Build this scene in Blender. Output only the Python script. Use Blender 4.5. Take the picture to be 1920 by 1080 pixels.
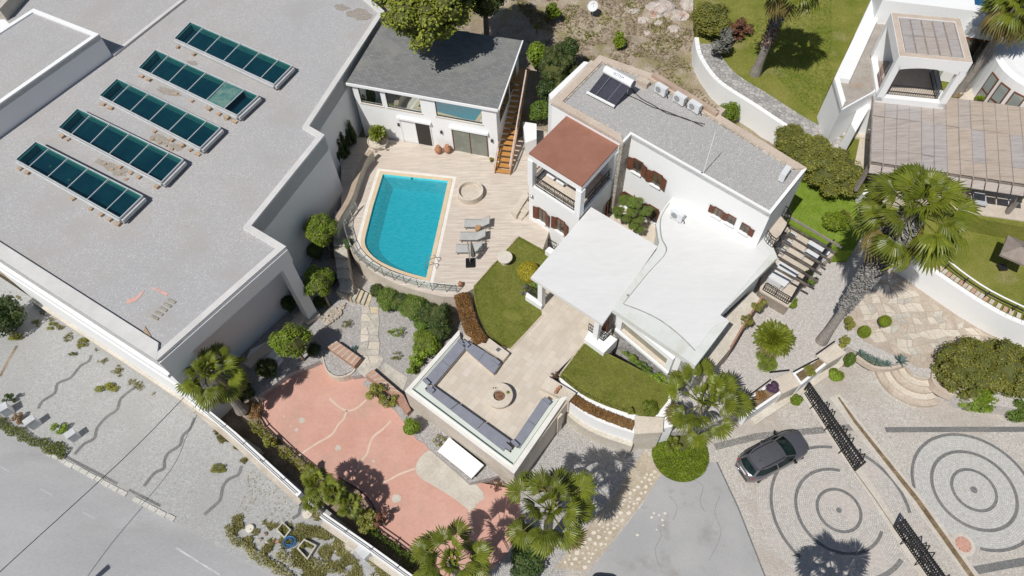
import bpy, math, random
from mathutils import Vector, Matrix, noise
for _o in list(bpy.data.objects): bpy.data.objects.remove(_o)
S = bpy.context.scene
COL = S.collection
rad = math.radians
V = Vector

# ---------------------------------------------------------------- camera
HC = 40.0                                   # metres above the driveway
DN = V((40, 850, 1280)).normalized()        # straight down, in lens axes
YH = (V((0, 0, 1)) - DN * DN.z).normalized()
UP = -DN
XH = YH.cross(UP)
def lens2world(v): return V((v.dot(XH), v.dot(YH), v.dot(UP)))
_r = lens2world(V((1, 0, 0))); _u = lens2world(V((0, -1, 0))); _b = lens2world(V((0, 0, -1)))
cam = bpy.data.cameras.new('camera'); cam_o = bpy.data.objects.new('camera', cam); COL.objects.link(cam_o)
cam.sensor_width = 36; cam.lens = 24; cam.clip_start = 0.5; cam.clip_end = 3000
cam_o.matrix_world = Matrix(((_r.x, _u.x, _b.x, 0), (_r.y, _u.y, _b.y, 0), (_r.z, _u.z, _b.z, HC), (0, 0, 0, 1)))
S.camera = cam_o

# ---------------------------------------------------------------- sky, sun, exposure
SX, SY = 0.43, 0.49                          # ground shift of a shadow per metre of height
world = bpy.data.worlds.new('World'); S.world = world; world.use_nodes = True
_n = world.node_tree.nodes; _l = world.node_tree.links
_sky = _n.new('ShaderNodeTexSky'); _sky.sky_type = 'NISHITA'; _sky.sun_disc = False
ELEV = math.atan(1 / math.hypot(SX, SY))
_sky.sun_elevation = ELEV
_sky.sun_rotation = math.atan2(-SX, -SY)
_n['Background'].inputs['Strength'].default_value = 0.056
_l.new(_sky.outputs[0], _n['Background'].inputs['Color'])
sun = bpy.data.lights.new('sun', 'SUN'); sun.energy = 4.0; sun.angle = rad(0.5); sun.color = (1, 0.965, 0.915)
sun_o = bpy.data.objects.new('sun', sun); COL.objects.link(sun_o)
sun_o.rotation_euler = V((SX, SY, -1)).to_track_quat('-Z', 'Y').to_euler()
vs = S.view_settings
vs.view_transform = 'Standard'; vs.look = 'None'; vs.gamma = 1; vs.use_curve_mapping = False
vs.exposure = 0.0

# ---------------------------------------------------------------- placing: a sight line meets a real level or a real wall plane
CAM = V((0, 0, HC))
def ray(px, py): return lens2world(V((px - 960, py - 540, 1280)))
def P(px, py, z=0.0):
    d = ray(px, py); return CAM + d * ((z - HC) / d.z)
def PP(l, z=0.0): return [P(x, y, z) for x, y in l]
def PL(px, py, p0, n):
    d = ray(px, py); return CAM + d * ((p0 - CAM).dot(n) / d.dot(n))
def xy(p, z): return V((p.x, p.y, z))

# ---------------------------------------------------------------- objects
ORG = {}
def tag(o, label=None, cat=None, group=None, kind=None):
    if label: o['label'] = label
    if cat: o['category'] = cat
    if group: o['group'] = group
    if kind: o['kind'] = kind
    return o
def thing(name, label, cat, loc=(0, 0, 0), group=None, rot=0.0):
    o = bpy.data.objects.new(name, None); COL.objects.link(o)
    o.location = loc; o.rotation_euler[2] = rot; o.empty_display_size = 0.3
    ORG[o.name] = V(loc) if rot == 0 else V((0, 0, 0))
    return tag(o, label, cat, group)
def children(o): return [c for c in bpy.data.objects if c.parent == o]
def clone(o, loc=None, rot=None, label=None, scale=None):
    def cp(a, par):
        c = a.copy(); COL.objects.link(c); c.parent = par; ORG[c.name] = ORG.get(a.name, V())
        for ch in KIDS.get(a.name, []): 
            k = cp(ch, c); KIDS.setdefault(c.name, []).append(k)
        return c
    c = cp(o, o.parent)
    if loc is not None: c.location = loc
    if rot is not None: c.rotation_euler[2] = rot
    if scale is not None: c.scale = scale
    if label: c['label'] = label
    return c
KIDS = {}

class MB:
    def __init__(s): s.v = []; s.f = []; s.m = []
    def face(s, pts, m=0):
        i = len(s.v); s.v += [tuple(p) for p in pts]; s.f.append(tuple(range(i, i + len(pts)))); s.m.append(m)
        return s
    def prism(s, poly, z0, z1, m=0, mt=None, bottom=True):
        """upright prism over a ground polygon (x,y taken from the points)"""
        a = sum(poly[i].x * poly[(i + 1) % len(poly)].y - poly[(i + 1) % len(poly)].x * poly[i].y for i in range(len(poly)))
        if a < 0: poly = poly[::-1]
        n = len(poly); i = len(s.v)
        s.v += [(p.x, p.y, z0) for p in poly] + [(p.x, p.y, z1) for p in poly]
        for k in range(n):
            j = (k + 1) % n; s.f.append((i + k, i + j, i + n + j, i + n + k)); s.m.append(m)
        s.f.append(tuple(i + n + k for k in range(n))); s.m.append(m if mt is None else mt)
        if bottom: s.f.append(tuple(i + n - 1 - k for k in range(n))); s.m.append(m)
        return s
    def box(s, c, u, sx, sy, z0, z1, m=0, mt=None):
        """box centred on c, u = ground direction of its sx side"""
        u = V((u[0], u[1], 0)).normalized(); w = V((-u.y, u.x, 0)); c = V(c)
        return s.prism([c - u * sx / 2 - w * sy / 2, c + u * sx / 2 - w * sy / 2, c + u * sx / 2 + w * sy / 2, c - u * sx / 2 + w * sy / 2], z0, z1, m, mt)
    def obox(s, c, ax, ay, az, m=0):
        """box from centre and three half-axes"""
        c = V(c); i = len(s.v)
        for dz in (-1, 1):
            for dx, dy in ((-1, -1), (1, -1), (1, 1), (-1, 1)): s.v.append(tuple(c + ax * dx + ay * dy + az * dz))
        for q in ((3, 2, 1, 0), (4, 5, 6, 7), (0, 1, 5, 4), (1, 2, 6, 5), (2, 3, 7, 6), (3, 0, 4, 7)):
            s.f.append(tuple(i + k for k in q)); s.m.append(m)
        return s
    def bar(s, p, q, w, h=None, m=0, up=V((0, 0, 1))):
        p = V(p); q = V(q); h = w if h is None else h; d = q - p
        if d.length < 1e-6: return s
        dn = d.normalized(); x = dn.cross(up)
        if x.length < 1e-4: x = dn.cross(V((1, 0, 0)))
        x.normalize(); y = x.cross(dn)
        return s.obox((p + q) / 2, d / 2, x * w / 2, y * h / 2, m)
    def tube(s, pts, r, n=8, m=0, caps=True):
        pts = [V(p) for p in pts]; rs = r if isinstance(r, (list, tuple)) else [r] * len(pts); i0 = len(s.v)
        px = None
        for k, p in enumerate(pts):
            d = (pts[min(k + 1, len(pts) - 1)] - pts[max(k - 1, 0)]).normalized()
            if px is None:
                px = d.cross(V((0, 0, 1)))
                if px.length < 1e-3: px = V((1, 0, 0))
            px = (px - d * px.dot(d)).normalized(); py = d.cross(px)
            for a in range(n):
                t = 2 * math.pi * a / n; s.v.append(tuple(p + (px * math.cos(t) + py * math.sin(t)) * rs[k]))
        for k in range(len(pts) - 1):
            for a in range(n):
                b = (a + 1) % n; s.f.append((i0 + k * n + a, i0 + k * n + b, i0 + (k + 1) * n + b, i0 + (k + 1) * n + a)); s.m.append(m)
        if caps:
            s.f.append(tuple(i0 + n - 1 - a for a in range(n))); s.m.append(m)
            e = i0 + (len(pts) - 1) * n; s.f.append(tuple(e + a for a in range(n))); s.m.append(m)
        return s
    def lathe(s, c, prof, n=24, m=0, cap=True):
        c = V(c); i0 = len(s.v)
        for r, z in prof:
            for a in range(n):
                t = 2 * math.pi * a / n; s.v.append((c.x + r * math.cos(t), c.y + r * math.sin(t), c.z + z))
        for k in range(len(prof) - 1):
            for a in range(n):
                b = (a + 1) % n; s.f.append((i0 + k * n + a, i0 + k * n + b, i0 + (k + 1) * n + b, i0 + (k + 1) * n + a)); s.m.append(m)
        if cap:
            if prof[0][0] > 0: s.f.append(tuple(i0 + n - 1 - a for a in range(n))); s.m.append(m)
            e = i0 + (len(prof) - 1) * n
            if prof[-1][0] > 0: s.f.append(tuple(e + a for a in range(n))); s.m.append(m)
        return s
    def strip(s, pts, w, z, m=0, h=None):
        """flat ribbon (or low kerb of height h) along a ground polyline"""
        L = []; Rr = []
        for k, p in enumerate(pts):
            d = (pts[min(k + 1, len(pts) - 1)] - pts[max(k - 1, 0)]); d.z = 0; d.normalize(); nn = V((-d.y, d.x, 0))
            ww = w[k] if isinstance(w, (list, tuple)) else w
            L.append(p + nn * ww / 2); Rr.append(p - nn * ww / 2)
        for k in range(len(pts) - 1):
            q = [Rr[k], Rr[k + 1], L[k + 1], L[k]]
            if h is None: s.face([xy(a, z) for a in q], m)
            else: s.prism(q, z, z + h, m)
        return s
    def ring(s, c, r0, r1, z, a0=0, a1=2 * math.pi, n=64, m=0):
        c = V(c)
        for k in range(n):
            t = a0 + (a1 - a0) * k / n; u = a0 + (a1 - a0) * (k + 1) / n
            q = [V((c.x + r * math.cos(x), c.y + r * math.sin(x), z)) for r, x in ((r0, t), (r1, t), (r1, u), (r0, u))]
            s.face(q, m)
        return s
    def build(s, name, mats, parent=None, smooth=False, loc=None, me=None):
        org = ORG[parent.name] if parent else (V(loc) if loc is not None else V())
        me = bpy.data.meshes.new(name)
        me.from_pydata([(x - org.x, y - org.y, z - org.z) for x, y, z in s.v], [], s.f)
        for m in (mats if isinstance(mats, (list, tuple)) else [mats]): me.materials.append(m)
        if any(s.m): me.polygons.foreach_set('material_index', s.m)
        if smooth: me.polygons.foreach_set('use_smooth', [True] * len(s.f))
        me.update()
        return link(name, me, parent, None if parent else org)
def link(name, me, parent=None, loc=None):
    o = bpy.data.objects.new(name, me); COL.objects.link(o)
    if parent:
        o.parent = parent; ORG[o.name] = ORG[parent.name]; KIDS.setdefault(parent.name, []).append(o)
    else:
        if loc is not None: o.location = loc
        ORG[o.name] = V(loc) if loc is not None else V()
    return o
def struct(o): o['kind'] = 'structure'; return o
def stuff(o): o['kind'] = 'stuff'; return o
def offs(poly, d):
    """shrink a ground polygon inwards by d"""
    a = sum(poly[i].x * poly[(i + 1) % len(poly)].y - poly[(i + 1) % len(poly)].x * poly[i].y for i in range(len(poly)))
    sg = 1 if a > 0 else -1; n = len(poly); out = []
    for i in range(n):
        p0, p, p1 = poly[i - 1], poly[i], poly[(i + 1) % n]
        d0 = V((p.x - p0.x, p.y - p0.y, 0)).normalized(); d1 = V((p1.x - p.x, p1.y - p.y, 0)).normalized()
        n0 = V((-d0.y, d0.x, 0)) * sg; n1 = V((-d1.y, d1.x, 0)) * sg
        b = (n0 + n1); k = max(0.35, 1 + n0.dot(n1)); out.append(V((p.x, p.y, p.z)) + b * (d / k))
    return out
def lerp(a, b, t): return a + (b - a) * t
def inpoly(p, poly):
    c = False; n = len(poly)
    for i in range(n):
        a, b = poly[i], poly[i - 1]
        if (a.y > p.y) != (b.y > p.y) and p.x < (b.x - a.x) * (p.y - a.y) / (b.y - a.y) + a.x: c = not c
    return c
def smoothline(pts, k=6, closed=False):
    out = []; n = len(pts)
    rng = range(n if closed else n - 1)
    for i in rng:
        if closed: a, b, c, d = pts[i - 1], pts[i], pts[(i + 1) % n], pts[(i + 2) % n]
        else: a, b, c, d = pts[max(i - 1, 0)], pts[i], pts[i + 1], pts[min(i + 2, n - 1)]
        for j in range(k):
            t = j / k
            out.append(0.5 * (2 * b + (c - a) * t + (2 * a - 5 * b + 4 * c - d) * t * t + (3 * b - a - 3 * c + d) * t ** 3))
    if not closed: out.append(pts[-1])
    return out

# ---------------------------------------------------------------- materials
def _tree(name):
    m = bpy.data.materials.new(name); m.use_nodes = True
    nt = m.node_tree; b = nt.nodes['Principled BSDF']
    return m, nt, b
def _pos(nt, rot=None, scale=None, obj=False):
    if obj:
        g = nt.nodes.new('ShaderNodeTexCoord').outputs['Object']
    else:
        g = nt.nodes.new('ShaderNodeNewGeometry').outputs['Position']
    if rot or scale:
        mp = nt.nodes.new('ShaderNodeMapping'); nt.links.new(g, mp.inputs[0])
        if rot: mp.inputs['Rotation'].default_value = rot
        if scale: mp.inputs['Scale'].default_value = scale
        return mp.outputs[0]
    return g
def _noise(nt, vec, sc, det=4, ro=0.6):
    n = nt.nodes.new('ShaderNodeTexNoise'); nt.links.new(vec, n.inputs['Vector'])
    n.inputs['Scale'].default_value = sc; n.inputs['Detail'].default_value = det; n.inputs['Roughness'].default_value = ro
    return n.outputs['Fac']
def _ramp(nt, fac, a, b, lo=0.35, hi=0.65):
    r = nt.nodes.new('ShaderNodeMapRange'); nt.links.new(fac, r.inputs[0])
    r.inputs[1].default_value = lo; r.inputs[2].default_value = hi; r.inputs[3].default_value = a; r.inputs[4].default_value = b
    return r.outputs[0]
def _mix(nt, fac, a, b, mode='MIX'):
    x = nt.nodes.new('ShaderNodeMix'); x.data_type = 'RGBA'; x.blend_type = mode
    for sock, val in ((x.inputs[0], fac), (x.inputs[6], a), (x.inputs[7], b)):
        if isinstance(val, (int, float)): sock.default_value = val
        elif isinstance(val, tuple): sock.default_value = (val[0], val[1], val[2], 1)
        else: nt.links.new(val, sock)
    return x.outputs[2]
def _bump(nt, b, h, st, dist=0.02):
    bp = nt.nodes.new('ShaderNodeBump'); bp.inputs['Strength'].default_value = st; bp.inputs['Distance'].default_value = dist
    nt.links.new(h, bp.inputs['Height']); nt.links.new(bp.outputs[0], b.inputs['Normal'])
def mat(name, c1, c2=None, sc=0.6, rough=0.85, fine=0.0, fsc=18, c3=None, c3sc=0.25, c3lo=0.55, c3hi=0.7, bump=0.0, bsc=30, metal=0.0, spec=0.3, rot=None, stretch=None, lo=0.35, hi=0.65, obj=False):
    m, nt, b = _tree(name); vec = _pos(nt, rot, stretch, obj)
    col = c1
    if c2: col = _mix(nt, _ramp(nt, _noise(nt, vec, sc), 0, 1, lo, hi), c1, c2)
    if c3: col = _mix(nt, _ramp(nt, _noise(nt, vec, c3sc, 5), 0, 1, c3lo, c3hi), col, c3)
    if fine:
        f = _ramp(nt, _noise(nt, vec, fsc, 3, 0.7), 1 - fine, 1 + fine, 0.3, 0.7)
        col = _mix(nt, 1.0, col, _comb(nt, f), 'MULTIPLY')
    if isinstance(col, tuple): b.inputs['Base Color'].default_value = (*col, 1)
    else: nt.links.new(col, b.inputs['Base Color'])
    b.inputs['Roughness'].default_value = rough; b.inputs['Metallic'].default_value = metal; b.inputs['Specular IOR Level'].default_value = spec
    if bump: _bump(nt, b, _noise(nt, vec, bsc, 3), bump)
    return m
def _comb(nt, f):
    c = nt.nodes.new('ShaderNodeCombineColor')
    for i in range(3): nt.links.new(f, c.inputs[i])
    return c.outputs[0]
def cells(name, c1, c2, joint, sc=7.0, jw=0.12, c3=None, rough=0.9, rot=None, stretch=None, bump=0.4, rnd=1.0, tint=None):
    """small setts or gravel: too small to pick apart, so cells in the material"""
    m, nt, b = _tree(name); vec = _pos(nt, rot, stretch)
    v1 = nt.nodes.new('ShaderNodeTexVoronoi'); v1.feature = 'DISTANCE_TO_EDGE'; v1.inputs['Scale'].default_value = sc; v1.inputs['Randomness'].default_value = rnd
    v2 = nt.nodes.new('ShaderNodeTexVoronoi'); v2.inputs['Scale'].default_value = sc; v2.inputs['Randomness'].default_value = rnd
    nt.links.new(vec, v1.inputs['Vector']); nt.links.new(vec, v2.inputs['Vector'])
    sep = nt.nodes.new('ShaderNodeSeparateColor'); nt.links.new(v2.outputs['Color'], sep.inputs[0])
    col = _mix(nt, sep.outputs[0], c1, c2)
    if c3: col = _mix(nt, _ramp(nt, _noise(nt, vec, 0.35, 5), 0, 1, 0.48, 0.66), col, c3)
    if tint: col = _mix(nt, _ramp(nt, _noise(nt, vec, 0.12, 4), 0, 0.8, 0.45, 0.62), col, tint, 'MULTIPLY')
    j = _ramp(nt, v1.outputs['Distance'], 1, 0, 0, jw)
    col = _mix(nt, j, col, joint)
    nt.links.new(col, b.inputs['Base Color']); b.inputs['Roughness'].default_value = rough; b.inputs['Specular IOR Level'].default_value = 0.2
    if bump: _bump(nt, b, _ramp(nt, v1.outputs['Distance'], 0, 1, 0, jw * 1.5), bump, 0.03)
    return m
def tiles(name, c1, c2, mortar, w=0.6, h=0.2, ms=0.006, rz=0.0, c3=None, rough=0.6, bump=0.2, streak=0.0, face=None):
    """thin courses drawn on a flat surface; face = wall direction angle for upright surfaces"""
    m, nt, b = _tree(name)
    if face is None: vec = _pos(nt, (0, 0, rz))
    else:
        g = _pos(nt, (0, 0, -face)); sp = nt.nodes.new('ShaderNodeSeparateXYZ'); nt.links.new(g, sp.inputs[0])
        cb = nt.nodes.new('ShaderNodeCombineXYZ'); nt.links.new(sp.outputs[0], cb.inputs[0]); nt.links.new(sp.outputs[2], cb.inputs[1]); vec = cb.outputs[0]
    t = nt.nodes.new('ShaderNodeTexBrick'); nt.links.new(vec, t.inputs['Vector'])
    t.inputs['Scale'].default_value = 1; t.inputs['Brick Width'].default_value = w; t.inputs['Row Height'].default_value = h
    t.inputs['Mortar Size'].default_value = ms; t.inputs['Mortar Smooth'].default_value = 0.3
    t.inputs['Color1'].default_value = (*c1, 1); t.inputs['Color2'].default_value = (*c2, 1); t.inputs['Mortar'].default_value = (*mortar, 1)
    col = t.outputs['Color']
    if streak:
        mp = nt.nodes.new('ShaderNodeMapping'); nt.links.new(vec, mp.inputs[0]); mp.inputs['Scale'].default_value = (0.5, 5, 1)
        col = _mix(nt, 1.0, col, _comb(nt, _ramp(nt, _noise(nt, mp.outputs[0], 1.6, 4), 1 - streak, 1 + streak * 0.5)), 'MULTIPLY')
    if c3: col = _mix(nt, _ramp(nt, _noise(nt, vec, 0.5, 5), 0, 0.7, 0.5, 0.68), col, c3)
    nt.links.new(col, b.inputs['Base Color']); b.inputs['Roughness'].default_value = rough; b.inputs['Specular IOR Level'].default_value = 0.25
    if bump: _bump(nt, b, _ramp(nt, t.outputs['Fac'], 1, 0, 0, 1), bump, 0.01)
    return m
def polar(name, c, c1, c2, joint, row=0.115, w=0.13, c3=None):
    """setts laid in rings round a centre"""
    m, nt, b = _tree(name); vec = _pos(nt)
    sb = nt.nodes.new('ShaderNodeVectorMath'); sb.operation = 'SUBTRACT'; nt.links.new(vec, sb.inputs[0]); sb.inputs[1].default_value = (c.x, c.y, 0)
    sp = nt.nodes.new('ShaderNodeSeparateXYZ'); nt.links.new(sb.outputs[0], sp.inputs[0])
    def mth(op, a, bb=None):
        q = nt.nodes.new('ShaderNodeMath'); q.operation = op
        for k, x in enumerate((a, bb)):
            if x is None: continue
            if isinstance(x, (int, float)): q.inputs[k].default_value = x
            else: nt.links.new(x, q.inputs[k])
        return q.outputs[0]
    r = mth('SQRT', mth('ADD', mth('MULTIPLY', sp.outputs[0], sp.outputs[0]), mth('MULTIPLY', sp.outputs[1], sp.outputs[1])))
    ri = mth('MULTIPLY', mth('FLOOR', mth('DIVIDE', r, row)), row)
    u = mth('MULTIPLY', mth('ARCTAN2', sp.outputs[1], sp.outputs[0]), mth('ADD', mth('MULTIPLY', mth('FLOOR', mth('DIVIDE', ri, .6)), .6), .4))
    cb = nt.nodes.new('ShaderNodeCombineXYZ'); nt.links.new(u, cb.inputs[0]); nt.links.new(r, cb.inputs[1])
    t = nt.nodes.new('ShaderNodeTexBrick'); nt.links.new(cb.outputs[0], t.inputs['Vector']); t.inputs['Scale'].default_value = 1
    t.inputs['Brick Width'].default_value = w; t.inputs['Row Height'].default_value = row; t.inputs['Mortar Size'].default_value = .014; t.inputs['Mortar Smooth'].default_value = .5
    t.inputs['Color1'].default_value = (*c1, 1); t.inputs['Color2'].default_value = (*c2, 1); t.inputs['Mortar'].default_value = (*joint, 1)
    col = t.outputs['Color']
    if c3: col = _mix(nt, _ramp(nt, _noise(nt, vec, .5, 5), 0, 1, .48, .66), col, c3)
    col = _mix(nt, 1.0, col, _comb(nt, _ramp(nt, _noise(nt, vec, 6, 3), .88, 1.12, .3, .7)), 'MULTIPLY')
    nt.links.new(col, b.inputs['Base Color']); b.inputs['Roughness'].default_value = .9; b.inputs['Specular IOR Level'].default_value = .2
    return m
def leaf(name, c1, c2, rough=0.5, trans=0.25, spec=0.35):
    m, nt, b = _tree(name)
    g = nt.nodes.new('ShaderNodeNewGeometry'); oi = nt.nodes.new('ShaderNodeObjectInfo')
    col = _mix(nt, g.outputs['Random Per Island'], c1, c2)
    n = _noise(nt, _pos(nt), 1.3, 3); col = _mix(nt, _ramp(nt, n, 0, 0.55, 0.4, 0.65), col, tuple(x * 0.6 for x in c1))
    hs = nt.nodes.new('ShaderNodeHueSaturation'); nt.links.new(col, hs.inputs['Color'])
    nt.links.new(_ramp(nt, oi.outputs['Random'], 0.8, 1.2, 0, 1), hs.inputs['Value'])
    nt.links.new(hs.outputs[0], b.inputs['Base Color']); b.inputs['Roughness'].default_value = rough; b.inputs['Specular IOR Level'].default_value = spec
    tr = nt.nodes.new('ShaderNodeBsdfTranslucent'); nt.links.new(hs.outputs[0], tr.inputs['Color'])
    mx = nt.nodes.new('ShaderNodeMixShader'); mx.inputs[0].default_value = trans
    out = nt.nodes['Material Output']
    nt.links.new(b.outputs[0], mx.inputs[1]); nt.links.new(tr.outputs[0], mx.inputs[2]); nt.links.new(mx.outputs[0], out.inputs['Surface'])
    return m
def glassy(name, tint, refl=0.5, rough=0.02, body=None, k=0.7, gcol=(0.85, 0.95, 0.93)):
    """window pane: dark tinted body seen through a mirror-like coating"""
    m, nt, b = _tree(name); nt.nodes.remove(b)
    gl = nt.nodes.new('ShaderNodeBsdfGlossy'); gl.inputs['Roughness'].default_value = rough; gl.inputs['Color'].default_value = (*gcol, 1)
    if body is None:
        tr = nt.nodes.new('ShaderNodeBsdfTransparent'); tr.inputs['Color'].default_value = (*tint, 1)
    else:
        tr = nt.nodes.new('ShaderNodeBsdfDiffuse'); vec = _pos(nt)
        nt.links.new(_mix(nt, _ramp(nt, _noise(nt, vec, 1.1, 3), 0, 1, 0.42, 0.6), tint, body), tr.inputs['Color'])
    fr = nt.nodes.new('ShaderNodeLayerWeight'); fr.inputs['Blend'].default_value = 0.5
    pw = nt.nodes.new('ShaderNodeMath'); pw.operation = 'POWER'; nt.links.new(fr.outputs['Facing'], pw.inputs[0]); pw.inputs[1].default_value = 4
    ad = nt.nodes.new('ShaderNodeMath'); ad.operation = 'MULTIPLY_ADD'; ad.use_clamp = True; nt.links.new(pw.outputs[0], ad.inputs[0]); ad.inputs[1].default_value = k; ad.inputs[2].default_value = refl + 0.04
    mx = nt.nodes.new('ShaderNodeMixShader'); nt.links.new(ad.outputs[0], mx.inputs[0]); nt.links.new(tr.outputs[0], mx.inputs[1]); nt.links.new(gl.outputs[0], mx.inputs[2])
    nt.links.new(mx.outputs[0], nt.nodes['Material Output'].inputs['Surface'])
    return m
# ---------------------------------------------------------------- palette
rnd = random.Random(7)
m_soil = mat('dry_soil', (0.20, 0.155, 0.105), (0.33, 0.27, 0.2), 0.9, fine=0.45, fsc=9, c3=(0.12, 0.115, 0.05), c3sc=0.35, bump=0.6, bsc=12)
m_hill = mat('hill_soil', (0.27, 0.215, 0.155), (0.40, 0.34, 0.265), 0.7, fine=0.35, fsc=9, c3=(0.25, 0.22, 0.11), c3sc=0.5, c3lo=0.5, c3hi=0.66, bump=0.8, bsc=9)
m_asphalt = mat('road_asphalt', (0.325, 0.327, 0.33), (0.375, 0.376, 0.38), 0.3, fine=0.09, fsc=14, c3=(0.30, 0.30, 0.30), c3sc=0.22, rot=(0, 0, 0.6), stretch=(0.35, 1.2, 1))
m_apron = mat('apron_asphalt', (0.345, 0.345, 0.345), (0.395, 0.39, 0.385), 0.4, fine=0.12, fsc=16, c3=(0.30, 0.29, 0.275), c3sc=0.7)
m_pave = cells('pavement_setts', (0.355, 0.355, 0.345), (0.46, 0.46, 0.45), (0.27, 0.27, 0.26), 11, 0.10, c3=(0.385, 0.38, 0.365), bump=0.2)
m_dark_setts = cells('dark_setts', (0.165, 0.165, 0.16), (0.225, 0.225, 0.22), (0.12, 0.12, 0.12), 10, 0.12, c3=(0.25, 0.245, 0.23), bump=0.2)
m_drive = cells('drive_setts', (0.48, 0.455, 0.42), (0.58, 0.55, 0.51), (0.36, 0.33, 0.285), 7.5, 0.11, c3=(0.46, 0.40, 0.355), rnd=0.75, bump=0.25, tint=(0.88, 0.86, 0.82))
m_drive2 = cells('grey_setts', (0.40, 0.385, 0.365), (0.50, 0.485, 0.465), (0.25, 0.235, 0.22), 8.5, 0.12, rnd=0.6)
m_court = mat('red_court', (0.55, 0.30, 0.235), (0.605, 0.36, 0.29), 0.35, fine=0.06, fsc=5, c3=(0.47, 0.31, 0.245), c3sc=0.45, c3lo=0.5, c3hi=0.75)
m_patch = mat('pale_concrete', (0.47, 0.43, 0.36), (0.57, 0.53, 0.46), 0.9, fine=0.12, fsc=9)
m_gravel = cells('garden_gravel', (0.40, 0.375, 0.36), (0.58, 0.56, 0.55), (0.25, 0.235, 0.22), 11, 0.2, c3=(0.42, 0.395, 0.37), bump=0.3)
m_gravel2 = cells('pale_gravel', (0.48, 0.45, 0.42), (0.62, 0.59, 0.56), (0.36, 0.335, 0.31), 10, 0.14, bump=0.25)
m_deck = tiles('deck_travertine', (0.565, 0.495, 0.42), (0.63, 0.56, 0.485), (0.44, 0.37, 0.305), 1.5, 0.16, 0.004, rz=0.03, c3=(0.57, 0.475, 0.40), streak=0.16, bump=0.08)
m_trav = tiles('path_travertine', (0.54, 0.475, 0.395), (0.62, 0.555, 0.475), (0.42, 0.36, 0.29), 0.6, 0.4, 0.006, rz=-0.92, c3=(0.47, 0.405, 0.325), bump=0.08)
m_coping = mat('pool_coping', (0.60, 0.47, 0.31), (0.65, 0.53, 0.37), 1.2, fine=0.06)
m_white = mat('white_render', (0.80, 0.81, 0.81), (0.83, 0.835, 0.83), 0.4, fine=0.015, fsc=5, c3=(0.76, 0.765, 0.75), c3sc=0.25, c3lo=0.58, c3hi=0.8, rough=0.9)
m_whiteroof = mat('white_roof', (0.655, 0.655, 0.645), (0.69, 0.69, 0.68), 0.5, fine=0.03, fsc=3.5, rot=(0, 0, 0.72), stretch=(0.4, 1.6, 1), c3=(0.54, 0.535, 0.50), c3sc=0.35, c3lo=0.6, c3hi=0.8, rough=0.9, bump=0.15, bsc=5)
m_cream = mat('cream_stone', (0.55, 0.485, 0.40), (0.64, 0.57, 0.48), 0.9, fine=0.12, fsc=9)
m_beige = mat('beige_coping', (0.50, 0.455, 0.385), (0.60, 0.555, 0.48), 0.7, fine=0.15, fsc=8)
m_lawn = mat('lawn_grass', (0.145, 0.165, 0.03), (0.20, 0.208, 0.05), 0.9, fine=0.32, fsc=14, c3=(0.20, 0.19, 0.06), c3sc=0.8, rough=0.95, bump=0.9, bsc=28, spec=0.1)
m_lawn_top = mat('old_lawn', (0.14, 0.165, 0.026), (0.225, 0.22, 0.055), 0.5, fine=0.32, fsc=11, c3=(0.26, 0.235, 0.10), c3sc=0.4, rough=0.95, bump=0.9, bsc=22, spec=0.1)
m_lime = mat('bright_grass', (0.14, 0.215, 0.02), (0.2, 0.27, 0.045), 1.2, fine=0.4, fsc=14, rough=0.95, bump=1, bsc=25, spec=0.1)
m_slate = mat('slate', (0.40, 0.375, 0.32), (0.53, 0.495, 0.43), 1.1, fine=0.2, fsc=6)
m_slate_y = mat('yellow_slate', (0.52, 0.44, 0.29), (0.58, 0.50, 0.36), 1.5, fine=0.18, fsc=6)
m_brick = tiles('red_brick', (0.32, 0.155, 0.10), (0.43, 0.235, 0.17), (0.38, 0.31, 0.25), 0.22, 0.075, 0.008, rz=-0.7, bump=0.5)
m_flag = mat('flagstone', (0.44, 0.375, 0.30), (0.53, 0.46, 0.385), 0.8, fine=0.16, fsc=7, c3=(0.38, 0.31, 0.24), c3sc=0.6)
m_flag_b = mat('pale_flagstone', (0.55, 0.49, 0.40), (0.62, 0.56, 0.48), 0.9, fine=0.14, fsc=7)
m_joint = mat('sandy_joint', (0.38, 0.32, 0.255), (0.46, 0.39, 0.32), 1.0, fine=0.2, fsc=12)
m_rubble = cells('rubble_wall', (0.36, 0.325, 0.275), (0.54, 0.5, 0.43), (0.24, 0.21, 0.17), 3.2, 0.06, bump=0.7)
m_rubble_grey = cells('grey_stone_wall', (0.30, 0.29, 0.28), (0.47, 0.45, 0.43), (0.20, 0.185, 0.17), 3.0, 0.06, bump=0.7)
m_dirt = mat('drain_dirt', (0.14, 0.10, 0.055), (0.26, 0.19, 0.115), 1.6, fine=0.4, fsc=10)
m_dirt2 = mat('crack_grey', (0.22, 0.215, 0.2), (0.3, 0.295, 0.28), 3)  # grey tone of the cracks in the asphalt apron
m_mark = mat('faded_paint', (0.55, 0.56, 0.56), (0.40, 0.40, 0.41), 2.0, fine=0.15, fsc=9)
m_pooltile = tiles('pool_mosaic', (0.06, 0.58, 0.66), (0.08, 0.63, 0.70), (0.10, 0.63, 0.70), 0.25, 0.25, 0.008, rough=0.4, bump=0)
m_black = mat('black_iron', (0.018, 0.017, 0.018), rough=0.5, spec=0.5)
m_steel = mat('steel', (0.55, 0.56, 0.57), rough=0.3, metal=0.85)
m_wood = mat('amber_wood', (0.43, 0.205, 0.055), (0.52, 0.275, 0.09), 2.0, fine=0.15, fsc=10, rough=0.55, stretch=(1, 6, 1))
m_shutter = mat('brown_shutter', (0.135, 0.05, 0.028), (0.175, 0.07, 0.04), 3, rough=0.5)
m_darkin = mat('dark_interior', (0.02, 0.02, 0.022))

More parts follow.
